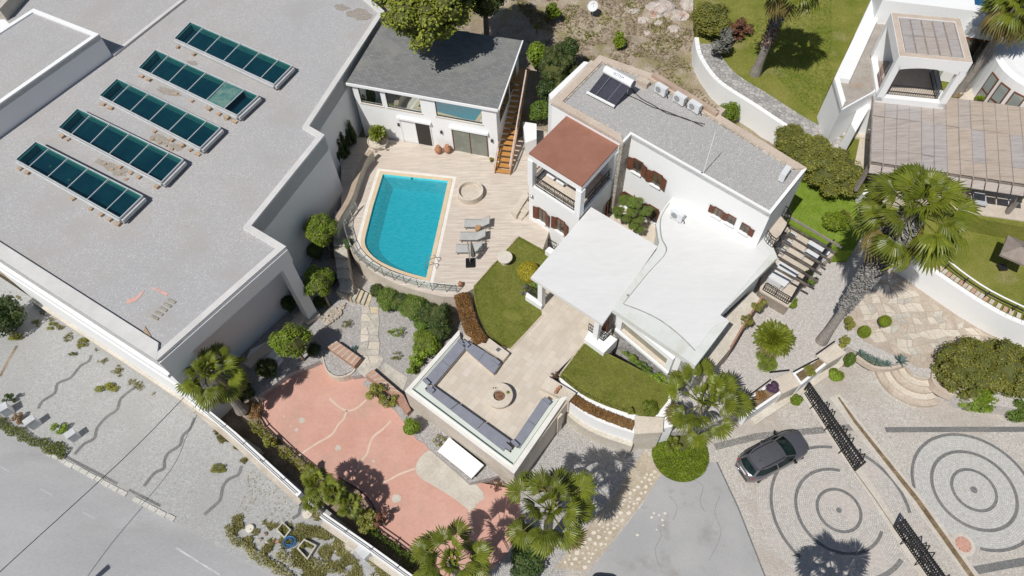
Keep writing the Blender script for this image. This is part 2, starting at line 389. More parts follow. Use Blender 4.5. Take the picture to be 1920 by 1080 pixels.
# ---------------------------------------------------------------- ground, road, pavement
g = MB(); G = 600
g.face([(-G, -G, -0.35), (G, -G, -0.35), (G, G, -0.35), (-G, G, -0.35)])
struct(g.build('ground', m_soil))

rA, rB = P(0, 806, 0), P(520, 1082, 0)
rd = (rB - rA).normalized(); rn = V((-rd.y, rd.x, 0))
def along(a, b): return rA + rd * a + rn * b                # a along the street, b towards the houses
road = MB().prism([along(-70, -16), along(70, -16), along(70, 0), along(-70, 0)], -0.4, -0.13).build('road', m_asphalt); struct(road)
m_mark2 = mat('worn_paint', (0.43, 0.435, 0.44), (0.40, 0.40, 0.41), 2.0)
for a in (2.1, 5.6, 9.0):
    MB().box(along(a, -1.75), rd, 1.0, 0.07, -0.126, -0.124).build('lane_mark', m_mark2, road)
for i, (a, c) in enumerate((((330, 1027), (412, 1078)),)):
    MB().bar(P(*a, -0.124), P(*c, -0.124), 0.1, 0.004).build('lane_mark', m_mark, road)
# pavement between the road and the white garden wall
fA, fB = P(-60, 480, 0), P(790, 1100, 0)
pv = MB().prism([along(-70, 0), along(70, 0), along(70, 4), P(830, 1130, 0), P(600, 945, 0), P(408, 788, 0), P(0, 519, 0), P(-300, 330, 0), along(-70, 14)], -0.4, 0.0)
pavement = struct(pv.build('pavement', m_pave))
BANDS = [[(171, 666), (167, 677), (150, 687), (133, 708), (108, 719), (103, 737), (80, 752), (72, 766)],
         [(255, 725), (227, 747), (220, 768), (200, 782), (182, 803), (177, 822), (157, 833), (140, 852)],
         [(365, 783), (357, 803), (343, 817), (337, 835), (315, 850), (308, 867), (308, 878), (290, 887), (270, 912)],
         [(453, 873), (447, 890), (430, 898), (418, 913), (413, 937), (400, 950), (383, 965)],
         [(572, 942), (563, 953), (560, 965), (548, 972)]]
for b in BANDS: MB().strip(smoothline(PP(b, 0), 3), 0.21, 0.005).build('sett_band', m_dark_setts, pavement)
MB().strip([along(3.9, 0.4), along(9.3, 0.4)], 0.16, 0.005).build('sett_band', m_dark_setts, pavement)
MB().strip([along(10.2, 0.4), along(12.6, 0.42)], 0.16, 0.005).build('sett_band', m_dark_setts, pavement)
# kerb, stone by stone
m_kerb = mat('kerb_stone', (0.46, 0.45, 0.41), (0.56, 0.545, 0.5), 1.3, fine=0.2, fsc=8)
a = 3.75
while a < 13.6:
    l = rnd.uniform(0.52, 0.74)
    if not 10.0 < a < 10.6:
        j = rnd.uniform(-0.03, 0.03)
        MB().box(along(a + l / 2, 0.12 + j), rd, l - 0.035, 0.26, -0.2, 0.045 + rnd.uniform(0, 0.02)).build('kerb_stone', m_kerb, pavement)
    a += l
MB().strip(PP([(0, 706), (18, 672), (32, 648)], 0), 0.2, 0.004).build('low_kerb', m_soil, pavement)

# ---------------------------------------------------------------- drive with its rings of dark setts
drv = MB().prism(PP([(1180, 620), (1240, 845), (1060, 760), (955, 900), (985, 985), (915, 1110), (930, 1500), (2700, 1500), (2600, 640), (1900, 600)], 0), -0.4, 0.0)
drive = struct(drv.build('driveway', m_drive))
side = MB().face([xy(p, 0.004) for p in PP([(1010, 800), (1075, 735), (1215, 810), (1205, 860), (1075, 1010), (1050, 1110), (900, 1110), (950, 930)], 0)])
struct(side.build('side_yard', m_drive2))
apron = struct(MB().face([xy(p, 0.006) for p in PP([(1236, 888), (1262, 893), (1330, 866), (1344, 868), (1384, 952), (1448, 1120), (1040, 1300), (1075, 1110), (1135, 1035), (1205, 945)], 0)]).build('asphalt_apron', m_apron))
MB().strip(PP([(1344, 866), (1384, 952), (1450, 1120)], 0), 0.09, 0.009).build('apron_edge', m_dark_setts, apron)
for c in ([(1232, 985), (1240, 1005), (1228, 1030), (1236, 1060)], [(1300, 900), (1318, 912), (1312, 940), (1322, 960)], [(1350, 930), (1340, 960), (1352, 1000), (1330, 1050)], [(1255, 930), (1270, 950), (1262, 975)]): MB().strip(smoothline(PP(c, 0), 3), .035, .0085).build('crack', m_dirt2, apron)
C1 = P(1572.9, 956.5, 0); C2 = P(1826, 918.4, 0)
def arc(c, r0, r1, a0, a1, z=0.005): return MB().ring(c, r0, r1, z, rad(a0), rad(a1), max(6, int(abs(a1 - a0) / 5)))
def ang(c, px, py): p = P(px, py, 0); return math.degrees(math.atan2(p.y - c.y, p.x - c.x))
MB().ring(C1, 0, 4.6, 0.003, n=72).build('sett_field', polar('ring_setts', C1, (0.46, 0.435, 0.40), (0.57, 0.545, 0.51), (0.33, 0.30, 0.265), c3=(0.50, 0.45, 0.41)), drive)
MB().ring(C2, 0, 3.3, 0.003, n=72).build('sett_field', polar('ring_setts_grey', C2, (0.47, 0.46, 0.43), (0.56, 0.55, 0.53), (0.36, 0.35, 0.32)), drive)
MB().ring(C1, 0, 0.16, 0.005, n=16).build('ring_centre', m_dark_setts, drive)
arc(C1, 1.11, 1.29, 0, 360).build('sett_ring', m_dark_setts, drive)
a0, a1 = ang(C1, 1575, 877), ang(C1, 1653, 996)
arc(C1, 2.30, 2.48, a0, a1 + 360 if a1 < a0 else a1).build('sett_ring', m_dark_setts, drive)
a0, a1 = ang(C1, 1560, 836), ang(C1, 1496, 1050)
arc(C1, 3.68, 3.86, a0, a1 + 360 if a1 < a0 else a1).build('sett_ring', m_dark_setts, drive)
a0, a1 = ang(C1, 1708, 962), ang(C1, 1615, 848)
arc(C1, 3.85, 4.05, a0, a1 + 360 if a1 < a0 else a1).build('sett_ring', m_dark_setts, drive)
a0, a1 = ang(C1, 1640, 1080), ang(C1, 1686, 1046)
arc(C1, 3.7, 3.95, a0, a1 + 360 if a1 < a0 else a1).build('sett_ring', m_dark_setts, drive)
MB().ring(C2, 0, 0.2, 0.005, n=16).build('ring_centre', m_dark_setts, drive)
arc(C2, 1.11, 1.29, 0, 360).build('sett_ring', m_dark_setts, drive)
arc(C2, 2.2, 2.38, 0, 360).build('sett_ring', m_dark_setts, drive)
a0, a1 = ang(C2, 1838, 1028), ang(C2, 1708, 915)
arc(C2, 3.27, 3.45, a0, a1 + 360 if a1 < a0 else a1).build('sett_ring', m_dark_setts, drive)
MB().strip(PP([(1340, 838), (1420, 818), (1545, 806), (1610, 800)], 0), 0.42, 0.0045).build('sett_band', cells('grey_band', (0.24, 0.23, 0.22), (0.33, 0.32, 0.30), (0.15, 0.14, 0.13), 8, 0.15), drive)
MB().strip(PP([(1660, 806), (1800, 805), (1960, 805)], 0), 0.34, 0.0045).build('sett_band', m_dark_setts, drive)
MB().strip(PP([(1826, 1070), (1880, 1060), (1960, 1046)], 0), 0.42, 0.0045).build('sett_band', m_dark_setts, drive)
MB().strip(PP([(1772, 998), (1782, 1008)], 0), 0.16, 0.005).build('sett_band', m_dark_setts, drive)
# gate track and the dirt-filled drain beside it
m_track = mat('track_concrete', (0.50, 0.455, 0.395), (0.58, 0.54, 0.48), 0.8, fine=0.12, fsc=7)
MB().strip(PP([(1500, 722), (1640, 930), (1760, 1120)], 0), 0.62, 0.0075).build('gate_track', m_track, drive)
MB().strip(PP([(1600, 880), (1640, 935), (1684, 1000)], 0), 0.05, 0.012).build('gate_rail', m_dirt, drive)
MB().strip(PP([(1565, 742), (1600, 790), (1720, 940), (1845, 1110)], 0), 0.75, 0.0075).build('drain_edge', m_track, drive)
MB().strip(PP([(1572, 745), (1603, 790), (1722, 940), (1850, 1120)], 0), [0.12, 0.22, 0.3, 0.3], 0.0115).build('drain', m_dirt, drive)
# strip of tan earth with loose white stones
m_tan = mat('tan_earth', (0.38, 0.32, 0.235), (0.48, 0.42, 0.33), 1.2, fine=0.2, fsc=8)
stone_strip = struct(MB().face([xy(p, 0.0085) for p in PP([(1208, 845), (1242, 886), (1200, 948), (1130, 1035), (1096, 1070), (1040, 1066), (1060, 1040), (1150, 930)], 0)]).build('stone_strip', m_tan))
m_stone_w = mat('white_stone', (0.62, 0.56, 0.46), (0.70, 0.65, 0.56), 2, fine=0.1)
poly = PP([(1222, 880), (1236, 888), (1195, 945), (1128, 1030), (1098, 1064), (1058, 1054), (1090, 1015), (1165, 940)], 0)
placed = []; tries = 0
def blob(mb, c, r, h, rng, n=7, m=0):
    """one flat irregular stone"""
    i = len(mb.v); t0 = rng.uniform(0, 6); h *= rng.uniform(.7, 1.35)
    ring = []
    for k in range(n):
        t = t0 + 2 * math.pi * k / n + rng.uniform(-0.3, 0.3); q = r * rng.uniform(0.75, 1.15)
        ring.append((math.cos(t) * q, math.sin(t) * q * 0.8))
    for x, y in ring: mb.v.append((c.x + x, c.y + y, c.z - 0.03))
    for x, y in ring: mb.v.append((c.x + x * 0.82, c.y + y * 0.82, c.z + h))
    for k in range(n):
        j = (k + 1) % n; mb.f.append((i + k, i + j, i + n + j, i + n + k)); mb.m.append(m)
    mb.f.append(tuple(i + n + k for k in range(n))); mb.m.append(m)
    return mb
while len(placed) < 95 and tries < 4000:
    tries += 1
    p = V((rnd.uniform(min(q.x for q in poly), max(q.x for q in poly)), rnd.uniform(min(q.y for q in poly), max(q.y for q in poly)), 0.01))
    r = rnd.uniform(0.08, 0.19)
    if inpoly(p, poly) and all((p - q).length > r + s for q, s in placed):
        placed.append((p, r)); blob(MB(), p, r, 0.025, rnd).build('white_stone', m_stone_w, stone_strip)
for x, y in ((1226, 962), (1236, 966), (1242, 975), (1243, 985), (1231, 993), (1195, 1003), (1222, 970), (1247, 962)):
    blob(MB(), P(x, y, 0.01), rnd.uniform(0.06, 0.12), 0.015, rnd).build('white_stone', m_stone_w, stone_strip)
# round sewer lid
lid = thing('manhole_cover', 'round salmon pink manhole cover ringed by pale mortar beside the drain', 'manhole cover', P(1806, 1021, 0))
MB().lathe(P(1806, 1021, 0), [(0.62, -0.02), (0.62, 0.0095)], 28).build('mortar_ring', m_track, lid)
MB().lathe(P(1806, 1021, 0), [(0.43, 0.005), (0.43, 0.022), (0.40, 0.03)], 28).build('cover', mat('pink_lid', (0.50, 0.27, 0.20), (0.55, 0.33, 0.26), 4, fine=0.2), lid)
hb = MB()
for k in range(10): hb.lathe(P(1806, 1021, 0.03) + V((math.cos(k * .628) * .35, math.sin(k * .628) * .35, 0)), [(0.03, 0), (0.03, 0.004)], 8)
hb.build('bolt', m_dirt, lid)

# ---------------------------------------------------------------- red court below the platform
court = struct(MB().prism(PP([(486, 760), (500, 742), (540, 700), (600, 675), (700, 690), (745, 738), (792, 822), (900, 905), (975, 920), (975, 985), (950, 1040), (880, 1110), (780, 1046), (760, 1028), (716, 1000), (700, 960), (668, 915), (600, 880), (552, 842), (492, 796)], 0), -0.3, 0.018).build('red_court', m_court))
m_crack = mat('crack_filler', (0.60, 0.46, 0.36), (0.66, 0.53, 0.43), 2, fine=0.1)
for c, w in ([[(618, 747), (632, 760), (650, 770), (668, 766), (687, 750)], 0.13], [[(650, 770), (645, 785), (634, 797), (622, 815), (590, 834), (558, 856)], 0.13], [[(733, 789), (718, 805), (700, 819), (692, 838), (688, 852), (674, 868), (671, 880)], 0.13], [[(778, 879), (750, 889), (732, 899), (718, 906)], 0.12], [[(880, 955), (884, 975), (886, 1004)], 0.12]):
    MB().strip(smoothline(PP(c, 0), 3), w, 0.023).build('filled_crack', m_crack, court)
for x, y, r in ((566, 788, 0.2), (556, 806, 0.12), (634, 840, 0.2), (743, 935, 0.3), (700, 865, 0.1), (545, 799, 0.06), (533, 781, 0.07)):
    mbp = MB(); mbp.face([V((P(x, y).x + math.cos(t) * r * rnd.uniform(.8, 1.15), P(x, y).y + math.sin(t) * r * rnd.uniform(.7, 1.1), 0.0225)) for t in [k * 0.7 for k in range(9)]]); mbp.build('bare_patch', m_patch, court)
MB().prism(smoothline(PP([(779, 878), (796, 850), (826, 850), (905, 922), (894, 945), (882, 957), (850, 934), (812, 910), (790, 897)], 0), 4, True), 0.0, 0.03).build('concrete_patch', m_patch, court)

# ---------------------------------------------------------------- terraces
ZG, ZK, ZT = 0.55, 2.6, 1.1        # planted garden, pool deck, gravel terrace right of the villa
garden = struct(MB().prism(PP([(380, 775), (450, 740), (480, 745), (540, 702), (600, 676), (660, 705), (700, 700), (770, 790), (800, 835), (880, 905), (985, 880), (1080, 735), (1090, 560), (700, 400), (600, 330), (500, 420), (400, 560), (330, 640)], ZG), -0.35, ZG).build('planted_garden', m_gravel))
# deck: polygon round the pool, cut open along one seam for the pool hole
DK = PP([(640, 255), (735, 262), (930, 292), (1000, 240), (1075, 260), (1075, 300), (1000, 520), (990, 660), (940, 610), (888, 541), (860, 556), (829, 556), (790, 547), (745, 533), (705, 513), (675, 490), (655, 462), (648, 432), (652, 405), (640, 396), (640, 330)], ZK)
IN = [(718, 327), (840, 340), (820, 430), (799, 521)]
arcp = [(799, 521), (765, 512), (732, 500), (706, 486), (690, 470), (684, 455), (686, 440)]
pool_in = PP([(718, 327), (840, 340), (820, 430)], ZK) + smoothline(PP(arcp, ZK), 3) + PP([(700, 385)], ZK)
cop_out = offs(pool_in, -0.29)
white_out = offs(pool_in, -0.54)
def holed(outer, inner, z):
    """ring face between two loops, split in two faces so nothing overlaps"""
    o = [xy(p, z) for p in outer]; i = [xy(p, z) for p in inner]
    return o, i
def cut_loop(mb, outer, inner, z, m=0):
    # quads between two loops with the same number of points
    n = len(outer)
    for k in range(n):
        j = (k + 1) % n; mb.face([xy(outer[k], z), xy(outer[j], z), xy(inner[j], z), xy(inner[k], z)], m)
dk = MB()
no, ni = len(DK), len(white_out)
# bridge the deck polygon to the hole with a keyhole seam
def area(poly): return sum(poly[i].x * poly[(i + 1) % len(poly)].y - poly[(i + 1) % len(poly)].x * poly[i].y for i in range(len(poly)))
outer = DK if area(DK) > 0 else DK[::-1]
hole = white_out if area(white_out) < 0 else white_out[::-1]
bi, bj = min(((i, j) for i in range(len(outer)) for j in range(len(hole))), key=lambda t: (outer[t[0]] - hole[t[1]]).length)
import mathutils.geometry as mg
tri = mg.tessellate_polygon([[V((p.x, p.y, 0)) for p in outer], [V((p.x, p.y, 0)) for p in hole]])
allp = outer + hole
for t in tri:
    q = [xy(allp[k], ZK) for k in t]
    if (q[1] - q[0]).cross(q[2] - q[0]).z < 0: q = q[::-1]
    dk.face(q)
for k in range(no):
    a, b = outer[k], outer[(k + 1) % no]
    dk.face([xy(a, -0.35), xy(b, -0.35), xy(b, ZK), xy(a, ZK)], 1)
deck = struct(dk.build('pool_deck', [m_deck, m_cream]))
cp = MB(); cut_loop(cp, white_out, cop_out, ZK - 0.002, 0); cp.build('pool_drain_edge', mat('white_edge', (0.70, 0.66, 0.60), (0.76, 0.73, 0.68), 2, fine=0.06), deck)
cp = MB(); cut_loop(cp, cop_out, pool_in, ZK + 0.035, 0)
n = len(pool_in)
for k in range(n):
    j = (k + 1) % n
    cp.face([xy(cop_out[k], ZK - 0.1), xy(cop_out[j], ZK - 0.1), xy(cop_out[j], ZK + 0.035), xy(cop_out[k], ZK + 0.035)])
cp.build('pool_coping', m_coping, deck)
ps = MB()
for k in range(n):
    j = (k + 1) % n
    ps.face([xy(pool_in[j], ZK + 0.035), xy(pool_in[k], ZK + 0.035), xy(pool_in[k], ZK - 1.5), xy(pool_in[j], ZK - 1.5)])
ps.face([xy(p, ZK - 1.5) for p in pool_in])
ps.build('pool_basin', m_pooltile, deck)
wm, nt, b = _tree('pool_water'); nt.nodes.remove(b)
tr = nt.nodes.new('ShaderNodeBsdfTransparent'); tr.inputs['Color'].default_value = (0.30, 0.80, 0.86, 1)
gl = nt.nodes.new('ShaderNodeBsdfGlossy'); gl.inputs['Roughness'].default_value = 0.03
fr = nt.nodes.new('ShaderNodeFresnel'); fr.inputs['IOR'].default_value = 1.33
bp = nt.nodes.new('ShaderNodeBump'); bp.inputs['Strength'].default_value = 0.12; bp.inputs['Distance'].default_value = 0.05
nt.links.new(_noise(nt, _pos(nt, None, (1.0, 2.2, 1)), 4.5, 3), bp.inputs['Height'])
df = nt.nodes.new('ShaderNodeBsdfDiffuse')
nt.links.new(_mix(nt, _ramp(nt, _noise(nt, _pos(nt, None, (0.6, 1.6, 1)), 5, 4), 0, 1, 0.32, 0.7), (0.03, 0.41, 0.48), (0.085, 0.54, 0.60)), df.inputs['Color'])
nt.links.new(bp.outputs[0], df.inputs['Normal'])
mx0 = nt.nodes.new('ShaderNodeMixShader'); mx0.inputs[0].default_value = 0.42
nt.links.new(tr.outputs[0], mx0.inputs[1]); nt.links.new(df.outputs[0], mx0.inputs[2])
mx = nt.nodes.new('ShaderNodeMixShader'); nt.links.new(bp.outputs[0], fr.inputs['Normal']); nt.links.new(bp.outputs[0], gl.inputs['Normal'])
nt.links.new(fr.outputs[0], mx.inputs[0]); nt.links.new(mx0.outputs[0], mx.inputs[1]); nt.links.new(gl.outputs[0], mx.inputs[2]); nt.links.new(mx.outputs[0], nt.nodes['Material Output'].inputs['Surface'])
struct(MB().face([xy(p, ZK - 0.16) for p in pool_in]).build('water', wm))

# lawns and the paved walk to the villa (deck level)
ZL = ZK + 0.004
walk = struct(MB().prism(PP([(862, 622), (900, 642), (960, 652), (1018, 572), (1000, 500), (1110, 400), (1240, 400), (1240, 480), (1150, 640), (1096, 645), (1034, 708), (1076, 738), (966, 888), (765, 735)], ZK), -0.33, ZK + 0.009).build('paved_walk', [m_trav]))
walkmesh = walk
m_edge = mat('lawn_edging', (0.50, 0.42, 0.33), (0.58, 0.5, 0.41), 2, fine=0.15)
def lawn(name, px, z, m, sub=None):
    o = struct(MB().prism(PP(px, z), z - 0.3, z + 0.03).build(name, m)); return o
lawn_l = lawn('lawn', [(972, 443), (1040, 480), (1010, 560), (1016, 590), (957, 654), (938, 644), (912, 622), (897, 590), (889, 560), (888, 536)], ZK + 0.01, m_lawn)
lawn_r = lawn('lawn', [(1097, 643), (1150, 668), (1256, 722), (1252, 752), (1225, 785), (1180, 775), (1120, 748), (1048, 707)], ZK + 0.01, m_lawn)
MB().strip(PP([(972, 443), (888, 536)], ZK), 0.12, ZK, h=0.07).build('lawn_edging', m_edge, lawn_l)
MB().strip(PP([(1018, 592), (957, 656)], ZK), 0.1, ZK, h=0.06).build('lawn_edging', m_edge, lawn_l)
MB().strip(PP([(1097, 641), (1048, 705)], ZK), 0.1, ZK, h=0.06).build('lawn_edging', m_edge, lawn_r)

# terrace of gravel and crazy paving right of the villa
terrace = struct(MB().prism(PP([(1180, 640), (1250, 760), (1240, 812), (1300, 806), (1400, 768), (1500, 715), (1590, 650), (1640, 678), (1690, 684)], ZT) + [V((25.3 + .8 * math.cos(rad(t)), 18.6 + .8 * math.sin(rad(t)), 0)) for t in range(-172, -80, 15)] + PP([(1760, 715), (1800, 750), (1960, 775), (2100, 700), (1960, 560), (1600, 350), (1480, 330), (1380, 480)], ZT), -0.35, ZT).build('gravel_terrace', m_gravel2))
pav = PP([(1600, 520), (1680, 500), (1720, 540), (1800, 595), (1900, 640), (1780, 650), (1740, 690), (1720, 690), (1680, 668), (1620, 640), (1585, 600)], ZT)
paving = struct(MB().face([xy(p, ZT + 0.004) for p in pav]).build('crazy_paving', m_joint))
cnt = 0; sz = 0.52; x0, x1 = min(p.x for p in pav), max(p.x for p in pav); y0, y1 = min(p.y for p in pav), max(p.y for p in pav)
pts = {}
for i in range(int((x1 - x0) / sz) + 3):
    for j in range(int((y1 - y0) / sz) + 3):
        pts[i, j] = V((x0 + (i - 1 + (0.5 if j % 2 else 0)) * sz + rnd.uniform(-.17, .17), y0 + (j - 1) * sz + rnd.uniform(-.17, .17), 0))
flag_mats = [m_flag, m_flag, m_flag_b, m_slate]
for (i, j), p in list(pts.items()):
    q = [pts.get((i + a, j + b)) for a, b in ((0, 0), (1, 0), (1, 1), (0, 1))]
    if None in q or cnt >= 290: continue
    c = (q[0] + q[1] + q[2] + q[3]) / 4
    if not all(inpoly(v, pav) for v in q): continue
    s = [xy(lerp(v, c, 0.09), 0) for v in q]
    MB().prism(s, ZT, ZT + 0.022 + rnd.uniform(0, 0.012)).build('paving_stone', rnd.choice(flag_mats), paving); cnt += 1
# curved steps from the drive up to the terrace
stp = thing('garden_steps', 'curved stone steps climbing from the driveway to the crazy paving', 'steps', P(1710, 720, 0))
sc = V((25.3, 18.6, 0))
t0, t1 = rad(-185), rad(-72)
for k in range(5):
    r = 2.35 - 0.36 * k; m_ = MB(); nseg = 12
    for s_ in range(nseg):
        u, v = t0 + (t1 - t0) * s_ / nseg, t0 + (t1 - t0) * (s_ + 1) / nseg
        m_.prism([sc + V((math.cos(u) * (r - .45), math.sin(u) * (r - .45), 0)), sc + V((math.cos(u) * r, math.sin(u) * r, 0)), sc + V((math.cos(v) * r, math.sin(v) * r, 0)), sc + V((math.cos(v) * (r - .45), math.sin(v) * (r - .45), 0))], -0.2, 0.2 * (k + 1) + 0.006 * k)
    m_.build('step', m_flag_b if k % 2 else m_flag, stp)

# hillside behind the villa and the shed, the neighbour's raised ground
ZN = 4.4
hp = []
hill = MB()
hx0, hx1, hy0, hy1 = -16, 27, 30, 95; nx, ny = 100, 150
def hz(x, y):
    t = max(0, min(1, (y - 40) / 32))
    z = 2.3 + 3.6 * t + noise.noise(V((x * 0.25, y * 0.25, 0))) * 0.4 * min(1, max(0, (y - 38) / 6)) + noise.noise(V((x * 0.9, y * 0.9, 3))) * 0.14
    if x < 8.5 and y < 38.6: z = -1.0
    return z
for j in range(ny + 1):
    for i in range(nx + 1):
        x = hx0 + (hx1 - hx0) * i / nx; y = hy0 + (hy1 - hy0) * j / ny; hill.v.append((x, y, hz(x, y)))
for j in range(ny):
    for i in range(nx):
        k = j * (nx + 1) + i; hill.f.append((k, k + 1, k + nx + 2, k + nx + 1)); hill.m.append(0)
struct(hill.build('hillside', m_hill, smooth=True))
struct(MB().prism(PP([(1440, 395), (1485, 330), (1560, 330), (1640, 400), (1600, 470), (1570, 470)], 2.45), -0.3, 2.45).build('grass_bank', m_lime))
# pale outcrop of rock on the hillside
m_rock = mat('pale_rock', (0.42, 0.37, 0.33), (0.56, 0.50, 0.45), 1.2, fine=0.3, fsc=7, c3=(0.40, 0.23, 0.17), c3sc=0.8, c3lo=0.55, c3hi=0.7, bump=0.9, bsc=5)
def rock(p, r, h, seed):
    rg = random.Random(seed); mb = MB(); n = 11; m = 5
    for k in range(m):
        t = k / (m - 1); q = math.cos(t * 1.45)
        for a in range(n):
            th = 2 * math.pi * a / n; rr = r * q * (0.75 + 0.5 * noise.noise(V((math.cos(th) * 1.3 + seed, math.sin(th) * 1.3, t * 2))) + 0.15)
            mb.v.append((p.x + rr * math.cos(th), p.y + rr * math.sin(th) * 0.8, p.z - 0.2 + (h + 0.2) * math.sin(t * 1.5) * (0.9 + 0.25 * rg.random())))
    for k in range(m - 1):
        for a in range(n):
            b = (a + 1) % n; mb.f.append((k * n + a, k * n + b, (k + 1) * n + b, (k + 1) * n + a)); mb.m.append(0)
    mb.f.append(tuple((m - 1) * n + a for a in range(n))); mb.m.append(0)
    return mb
ROCKS = [(1240, 18, 1.6, 'big pale boulder slab at the top edge of the dry hillside'), (1205, 40, 0.9, 'reddish rock left of the pale boulder slab on the hillside'),
         (1275, 30, 1.2, 'pale rock between the boulder slab and the grey shrub'), (1262, 55, 0.8, 'pale rock just below the boulder slab on the hillside'),
         (1215, 62, 0.5, 'small pointed pale rock lowest on the hillside outcrop'), (1290, 8, 1.3, 'pale rock at the top edge right of the boulder slab'), (1235, 45, 0.7, 'cracked rock in the middle of the hillside outcrop'), (1190, 22, 0.7, 'rusty rock at the left end of the hillside outcrop'), (1270, 70, 0.5, 'small pale rock at the foot of the grey shrub side of the outcrop'), (1080, 55, 0.4, 'small pale rock alone below the yellow-green hillside bush')]
for k, (x, y, r, l) in enumerate(ROCKS):
    p = P(x, y, 4); p.z = hz(p.x, p.y); p = P(x, y, p.z); rock(p, r, r * 0.35, k + 3)
    o = rock(V((0, 0, 0)), r, r * 0.35, k + 3).build('boulder', m_rock, loc=(0, 0, 0)); o.location = p; tag(o, l, 'boulder', 'rocks on the dry hillside')
# ================================================================ buildings
def ring_coping(poly, w, z0, z1, skip=()):
    """parapet prisms along the edges of a roof polygon (inset w)"""
    mb = MB(); inn = offs(poly, w); n = len(poly)
    for k in range(n):
        if k in skip: continue
        j = (k + 1) % n; mb.prism([poly[k], poly[j], inn[j], inn[k]], z0, z1)
    return mb
m_roofgrav = cells('roof_gravel', (0.435, 0.425, 0.42), (0.545, 0.54, 0.53), (0.37, 0.36, 0.355), 9, 0.3, c3=(0.43, 0.405, 0.375), bump=0.2, tint=(0.90, 0.95, 1.02))
m_roofgrav2 = cells('villa_roof_gravel', (0.42, 0.415, 0.405), (0.55, 0.545, 0.535), (0.33, 0.32, 0.31), 8, 0.3, c3=(0.47, 0.46, 0.44), bump=0.25)
m_frame = mat('skylight_frame', (0.47, 0.48, 0.49), (0.55, 0.56, 0.57), 3, rough=0.5)
m_pane = glassy('skylight_glass', (0.48, 0.74, 0.74), 0.015, 0.04)
m_pane_l = glassy('dusty_skylight_glass', (0.16, 0.27, 0.23), 0.03, 0.15, body=(0.05, 0.17, 0.16))
m_well = mat('skylight_well', (0.42, 0.42, 0.38), (0.5, 0.5, 0.46), 2)
m_wellfloor = mat('well_floor', (0.03, 0.085, 0.14), (0.06, 0.13, 0.175), .8)
m_block = mat('wood_block', (0.38, 0.27, 0.18), (0.48, 0.36, 0.26), 4, fine=0.2)

# ---------------------------------------------------------------- big flat-roofed building on the left
ZR = 8.0
ROOF = PP([(-80, 434), (296, 678), (537, 465), (472, 426), (609, 256), (580, 239), (721, 24), (688, -4), (560, -160), (300, -330), (-200, -60), (-300, 250)], ZR)
hall = thing('flat_roofed_building', 'large white building under a broad pale gravel roof with five glass skylights', 'building', (ROOF[1].x, ROOF[1].y, 0))
walls = MB()
body = list(ROOF)
# the diagonal side steps back under the roof edge as a loggia
dd = (ROOF[2] - ROOF[1]).normalized(); dn_ = V((-dd.y, dd.x, 0))
b1 = ROOF[1] + dn_ * 1.9 + dd * 0.2; b2 = ROOF[2] + dn_ * 1.9 - dd * 0.1
body = [ROOF[0], ROOF[1], ROOF[1] + dd * 1.6, ROOF[1] + dd * 1.6 + dn_ * 1.9, b2, ROOF[3]] + ROOF[4:]
walls.prism(body, -0.3, ZR - 0.01); walls.build('wall', m_white, hall)
MB().prism(offs(ROOF, 0.3), ZR - 0.2, ZR + 0.0, 0).build('gravel_roof', m_roofgrav, hall)
ring_coping(ROOF, 0.36, ZR - 1.15, ZR + 0.12).build('parapet', m_white, hall)
ring_coping(offs(ROOF, -.02), 0.4, ZR + 0.121, ZR + 0.16, skip=(0,)).build('coping', mat('grey_white_coping', (0.56, 0.55, 0.53), (0.64, 0.63, 0.61), 0.8, fine=0.1), hall)
_i = offs(ROOF, .8); MB().prism([ROOF[0], ROOF[1], _i[1], _i[0]], ZR - .1, ZR + .17).build('coping', bpy.data.materials['grey_white_coping'], hall)
fb = MB(); a, b = ROOF[1], ROOF[2]
MB().prism([a - dn_ * .06, b - dn_ * .06, b + dn_ * 0.25, a + dn_ * 0.25], ZR - 1.25, ZR - 0.12).build('fascia', m_white, hall)
c = P(560, 514, 5); cpos = ROOF[2] - dd * 0.45 + dn_ * 0.3
MB().box(cpos, dd, 0.75, 0.6, 0, ZR - 1.25).build('column', m_white, hall)
MB().bar(xy(ROOF[2] + dn_ * 1.6, 0), xy(ROOF[2] + dn_ * 1.6, ZR - 1.2), 0.3).build('column', m_white, hall)
# white face to the street: ledge lines and plinth
sd = (ROOF[1] - ROOF[0]).normalized(); so = V((sd.y, -sd.x, 0))
for z, w, h, mm in ((ZR - 1.3, 0.18, 0.25, m_white), (4.3, 0.07, 0.07, m_white)):
    q0, q1 = ROOF[0], ROOF[1] + sd * 0.1
    MB().prism([q0 + so * w, q1 + so * w, q1 + so * 0.003, q0 + so * 0.003], z - h, z).build('ledge', mm, hall)
MB().prism([ROOF[0] + so * 0.22, ROOF[1] + so * 0.22 + sd * 4, ROOF[1] + so * 0.003 + sd * 4, ROOF[0] + so * 0.003], -0.3, 0.5).build('plinth', m_beige, hall)
# raised block on its roof
BK = PP([(-150, 215), (0, 192), (187, 66), (62, 22), (-60, 105)], ZR + 1.8)
q = PP([(0, 197), (187, 66), (64, 18), (-130, 150)], ZR + 1.8)
dirA = (q[1] - q[0]).normalized(); q[0] = q[1] - dirA * 17; q[3] = q[2] - dirA * 17
MB().prism(q, ZR - 0.1, ZR + 1.79).build('roof_block_wall', m_white, hall)
MB().prism(offs(q, 0.3), ZR + 1.6, ZR + 1.8).build('gravel_roof', m_roofgrav, hall)
ring_coping(q, 0.34, ZR + 1.5, ZR + 1.9).build('parapet', m_white, hall)
